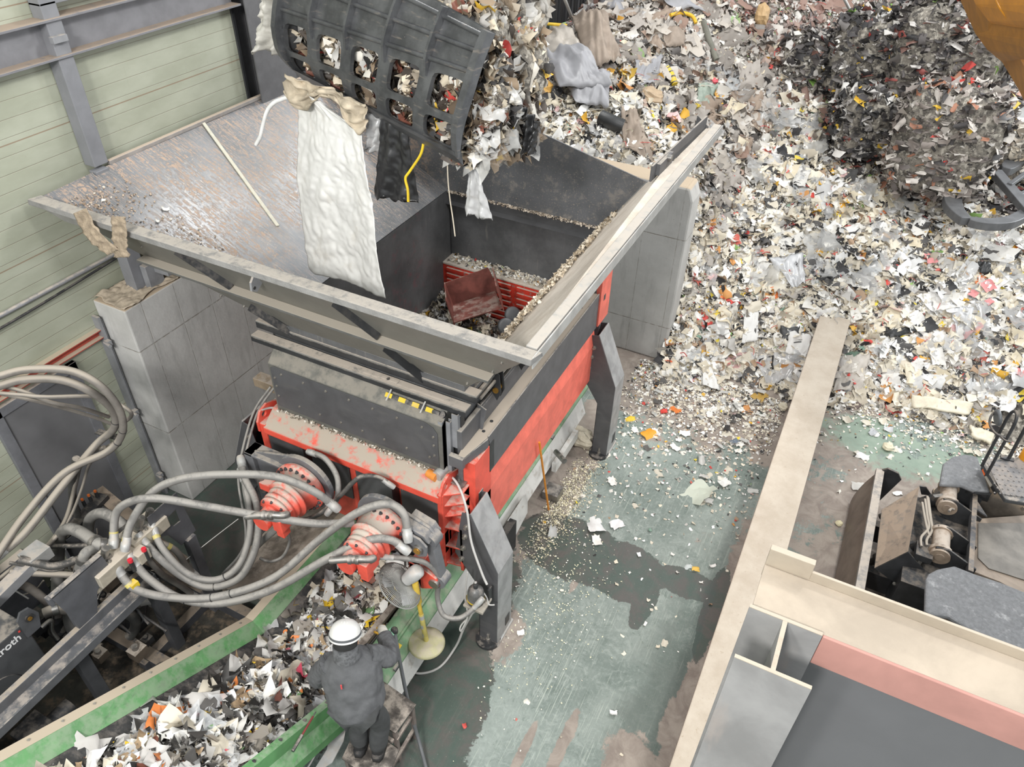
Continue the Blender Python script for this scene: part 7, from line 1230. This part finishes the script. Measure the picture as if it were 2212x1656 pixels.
for a in (('white_scrap', 'large torn white plastic piece on the wet floor by the near leg', 'plastic', 1285, 1135, .26, 'e2e2e0'), ('white_scrap', 'small bent white plastic piece right of the large torn one', 'plastic', 1333, 1135, .17, 'dcdcdc'),
          ('film_scrap', 'crumpled grey film on the wet floor left of the torn white piece', 'film', 1195, 1150, .2, 'b3b3b0'), ('film_scrap', 'pale green translucent film on the open green floor', 'film', 1508, 1072, .34, 'bcc2b4'), ('holed_disc', 'rounded white lid with a hole on the green floor', 'disc', 1563, 1050, .14, 'dadad6'),
          ('film_scrap', 'clear film strip by the low wall on the green floor', 'film', 1625, 1062, .13, 'cfd0cb'), ('cardboard_piece', 'torn orange-brown cardboard at the edge of the heap', 'cardboard', 1611, 883, .26, 'c98d55'), ('gold_wrapper', 'crinkled golden wrapper at the heap edge', 'wrapper', 1640, 860, .22, 'b59248'),
          ('orange_wrapper', 'orange wrapper on the floor among scraps beside the far leg', 'wrapper', 1400, 940, .2, 'e09a2c'), ('yellow_wrapper', 'yellow wrapper on the scattered scraps right of the far leg', 'wrapper', 1362, 907, .17, 'e3c03a'), ('black_scrap', 'crumpled black scrap alone on the tan floor', 'scrap', 1568, 930, .12, '33302f'),
          ('blue_grey_scrap', 'blue-grey scrap with orange spot on the tan floor near the low wall', 'scrap', 1584, 958, .12, '6c7783'), ('orange_scrap', 'bright orange shard near the far leg', 'scrap', 1458, 890, .15, 'd97a38'), ('red_scrap', 'small red shard near the far leg, left of the orange shard', 'scrap', 1434, 895, .10, 'cf4136'),
          ('red_bag', 'dark red bag on the floor edge right of the low wall', 'bag', 1925, 888, .26, 'b04440'), ('orange_mesh', 'bright orange net scrap beside the dark red bag', 'net', 1906, 873, .22, 'e0662e'), ('brown_bag', 'ribbed brown bag at the heap foot right of the wall', 'bag', 1835, 868, .30, '6f605c'),
          ('silver_can', 'crushed silver can on the worn floor right of the low wall', 'can', 1885, 935, .15, 'a6a8ab'), ('silver_can', 'smaller crushed pale can just right of the other can', 'can', 1918, 930, .12, 'bfc1c3'), ('clear_cup', 'clear crushed cup on the tan floor near the excavator', 'cup', 1852, 1056, .16, 'bdbab4'),
          ('white_scrap', 'white crumpled wrapper on the tan floor halfway to the excavator', 'wrapper', 1861, 990, .16, 'dddbd7'), ('green_card', 'lime green card on the heap below the bales, left one', 'card', 1930, 310, .3, 'a3c95c'), ('green_card', 'lime green card on the heap below the bales, right one', 'card', 2009, 348, .32, 'a9cf62'),
          ('green_card', 'lime green card between the two others below the bales', 'card', 1966, 342, .25, '9cc558'), ('green_bag', 'olive green square bag in the middle of the heap', 'bag', 1790, 272, .42, 'aeae8c'), ('cardboard_piece', 'brown cardboard square left of the dark bales', 'cardboard', 1695, 145, .5, 'a8806c'), ('yellow_scrap', 'yellow folded wrapper on the middle slope of the heap', 'wrapper', 1828, 440, .28, 'e3b23f'),
          ('yellow_scrap', 'small yellow wrapper left of the silver sheet', 'wrapper', 1605, 635, .13, 'e3c03a'), ('brown_scrap', 'brown torn leather-like piece at the foot of the concrete block', 'scrap', 1455, 745, .28, '96684a'), ('pink_film', 'pink translucent film at the foot of the concrete block', 'film', 1490, 808, .36, 'c99aa0'), ('orange_tube', 'orange-red crushed tube below the concrete block corner', 'tube', 1443, 780, .18, 'e8693a'),
          ('yellow_sachet', 'tiny yellow sachet on the grey-green floor by the low wall', 'sachet', 1502, 1231, .085, 'd9b254'), ('clear_sachet', 'tiny clear sachet beside the yellow sachet', 'sachet', 1486, 1228, .09, 'c2c8c6'), ('white_disc', 'small round white disc right of the yellow sachet', 'disc', 1537, 1227, .075, 'dfdcd8'),
          ('white_chip', 'white square chip on the grey-green floor near the leg', 'chip', 1125, 1371, .075, 'e6e5e0'), ('white_chip', 'small white chip alone on the middle of the green floor', 'chip', 1393, 1351, .05, 'e6e5e0'), ('white_chip', 'white chip on the green floor towards the bottom of the view', 'chip', 1324, 1546, .07, 'dcdcda'), ('red_chip', 'tiny red and white chip on the dark wet floor by the stool', 'chip', 1004, 1573, .05, 'c9564f'),
          ('striped_scrap', 'black and yellow striped scrap right of the striped tube', 'scrap', 1490, 232, .32, 'c9b03c'), ('yellow_bag', 'yellow and orange bag below the brown tarpaulin', 'bag', 1350, 172, .4, 'd1b04e'), ('red_cloth', 'red cloth scrap left of the grey tarpaulin', 'cloth', 1168, 178, .32, 'b3485a'), ('green_cloth', 'pale green cloth at the heap crest by the dark wall', 'cloth', 1205, 72, .45, '8aa596'),
          ('green_scrap', 'lime green wrapper on the heap left of the wall end', 'wrapper', 1720, 702, .15, '8fce62'), ('pink_cloth', 'pink and cream cloth on the right heap', 'cloth', 1920, 670, .34, 'd1b3ac'), ('white_bag', 'white carrier bag in the middle of the heap', 'bag', 1858, 560, .42, 'dededf')):
    SC(*a)
# --- countable look-alikes: one of each kind is built, the rest are copies
def base_scrap(name, s, hexc, k, cr, mat=None, asp=(.5, .9)):
    o = scraps(name, np.zeros((1, 3)), np.array([[0, 0, 1.]]), np.array([s]), np.array([srgb(hexc)[:3]]), mat or PAPER, k, asp, cr, .15); return o
def scatter(kinds, n, fx, group, label, cat, smin, smax, lift=.03, onheap=True):
    x, y = fx(n); z = np.maximum(H(x, y), 0) if onheap else np.zeros(len(x)); first = True
    for i in range(len(x)):
        if -.25 < x[i] < .6 and y[i] < 10.6: continue
        k = kinds[i % len(kinds)]; b_ = k[0]
        if b_.get('used'): o = b_.copy(); COL.objects.link(o)
        else: o = b_
        b_['used'] = 1; o.location = (x[i], y[i], z[i]+lift); e = .08 if onheap and z[i] > .02 else 0
        if e: gx_, gy_ = (float(H(x[i]+e, y[i]))-z[i])/e, (float(H(x[i], y[i]+e))-z[i])/e; nrm = Vector((-gx_, -gy_, 1)).normalized()
        else: nrm = Vector((0, 0, 1))
        o.rotation_euler = (nrm.to_track_quat('Z', 'Y')@Matrix.Rotation(RNG.uniform(0, 6.28), 3, 'Z').to_quaternion()).to_euler(); q = RNG.uniform(smin, smax); o.scale = (q, q, q); tag(o, label, cat, group)
def heapf(x0, x1, y0, y1): 
    def f(n):
        x = RNG.uniform(x0, x1, n); y = RNG.uniform(y0, y1, n); return x, y
    return f
def kinds(nm, cols, k, cr, mat=None, asp=(.5, .9)): return [(base_scrap(nm, 1.0, c, k, cr, mat, asp),) for c in cols]
scatter(kinds('white_plastic_scrap', ['e0dfdc', 'd9d7d2', 'e8e7e5', 'cfcfce', 'd6d2c8'], 6, .07), 80, heapf(-1.2, 3.6, 10.0, 12.6), 'white plastic scraps on the lower heap', 'crumpled white plastic scrap lying on the lower slope of the heap', 'plastic scrap', .18, .42, .08)
scatter(kinds('black_plastic_scrap', ['38383a', '2e2e2f', '4b4a4a'], 6, .11), 44, heapf(-1.4, 3.6, 9.9, 13.2), 'black plastic scraps on the heap', 'crumpled black plastic scrap lying on the lighter part of the heap', 'plastic scrap', .14, .32, .08)
scatter(kinds('cream_foam_piece', ['dbd2bd', 'd1c6ae', 'e1dac8'], 4, .12), 90, heapf(-1.5, 3.6, 9.8, 12.8), 'cream foam pieces on the heap', 'flat cream foam piece lying on the lower slope of the heap', 'foam piece', .14, .34, .07)
scatter(kinds('grey_film', ['c2c2c2', 'b0b0af', 'd0cfcc'], 7, .09, FILM), 50, heapf(-2.0, 3.4, 10.2, 14), 'grey films on the heap', 'thin see-through film scrap lying on the heap', 'film', .25, .55, .10)
scatter(kinds('coloured_wrapper', ['d1483f', 'e0a83a', 'd9702f', 'e3c94a', 'd98f8f'], 4, .12), 60, heapf(-1.5, 3.6, 9.7, 13), 'coloured wrappers on the heap', 'small brightly coloured wrapper on the light part of the heap', 'wrapper', .09, .18, .08)
scatter(kinds('brown_card_scrap', ['8f7468', 'a08576', '7d645a'], 3, .06), 70, heapf(-3.6, .6, 13.4, 16.5), 'brown card scraps on the upper heap', 'brown card scrap on the upper part of the heap', 'card scrap', .18, .42, .08)
scatter(kinds('grey_rag', ['a9a29b', '8f8881', 'bcb4aa', '9c8b7c'], 7, .14), 70, heapf(-5.2, -1.8, 11.2, 14), 'grey and tan rags on the upper heap', 'crumpled grey or tan rag on the upper heap near the tarpaulins', 'rag', .25, .6, .10)
def floorf(x0, x1, ymax, sc): return clipf(lambda n: (RNG.uniform(x0, x1, n), ymax-RNG.exponential(sc, n)), lambda x, y: (y > 2.6) & FR(x, y))
scatter(kinds('pale_floor_scrap', ['dcd8cd', 'e6e4de', 'c9c2b2', 'b9b8b4'], 4, .10), 150, floorf(-2.0, -.15, 9.3, .7), 'pale scraps on the floor left of the low wall', 'small pale scrap lying on the floor between the shredder and the low wall', 'floor scrap', .06, .15, .012, False)
scatter(kinds('dark_floor_scrap', ['3a3938', '55524f'], 4, .12), 26, floorf(-2.0, -.15, 9.2, .7), 'dark scraps on the floor left of the low wall', 'small dark scrap lying on the floor between the shredder and the low wall', 'floor scrap', .06, .13, .012, False)
scatter(kinds('pale_floor_scrap', ['dcd8cd', 'e6e4de', 'c9c2b2'], 4, .10), 46, floorf(.5, 3.0, 9.7, .6), 'pale scraps on the floor right of the low wall', 'small pale scrap lying on the worn floor right of the low wall', 'floor scrap', .05, .13, .012, False)
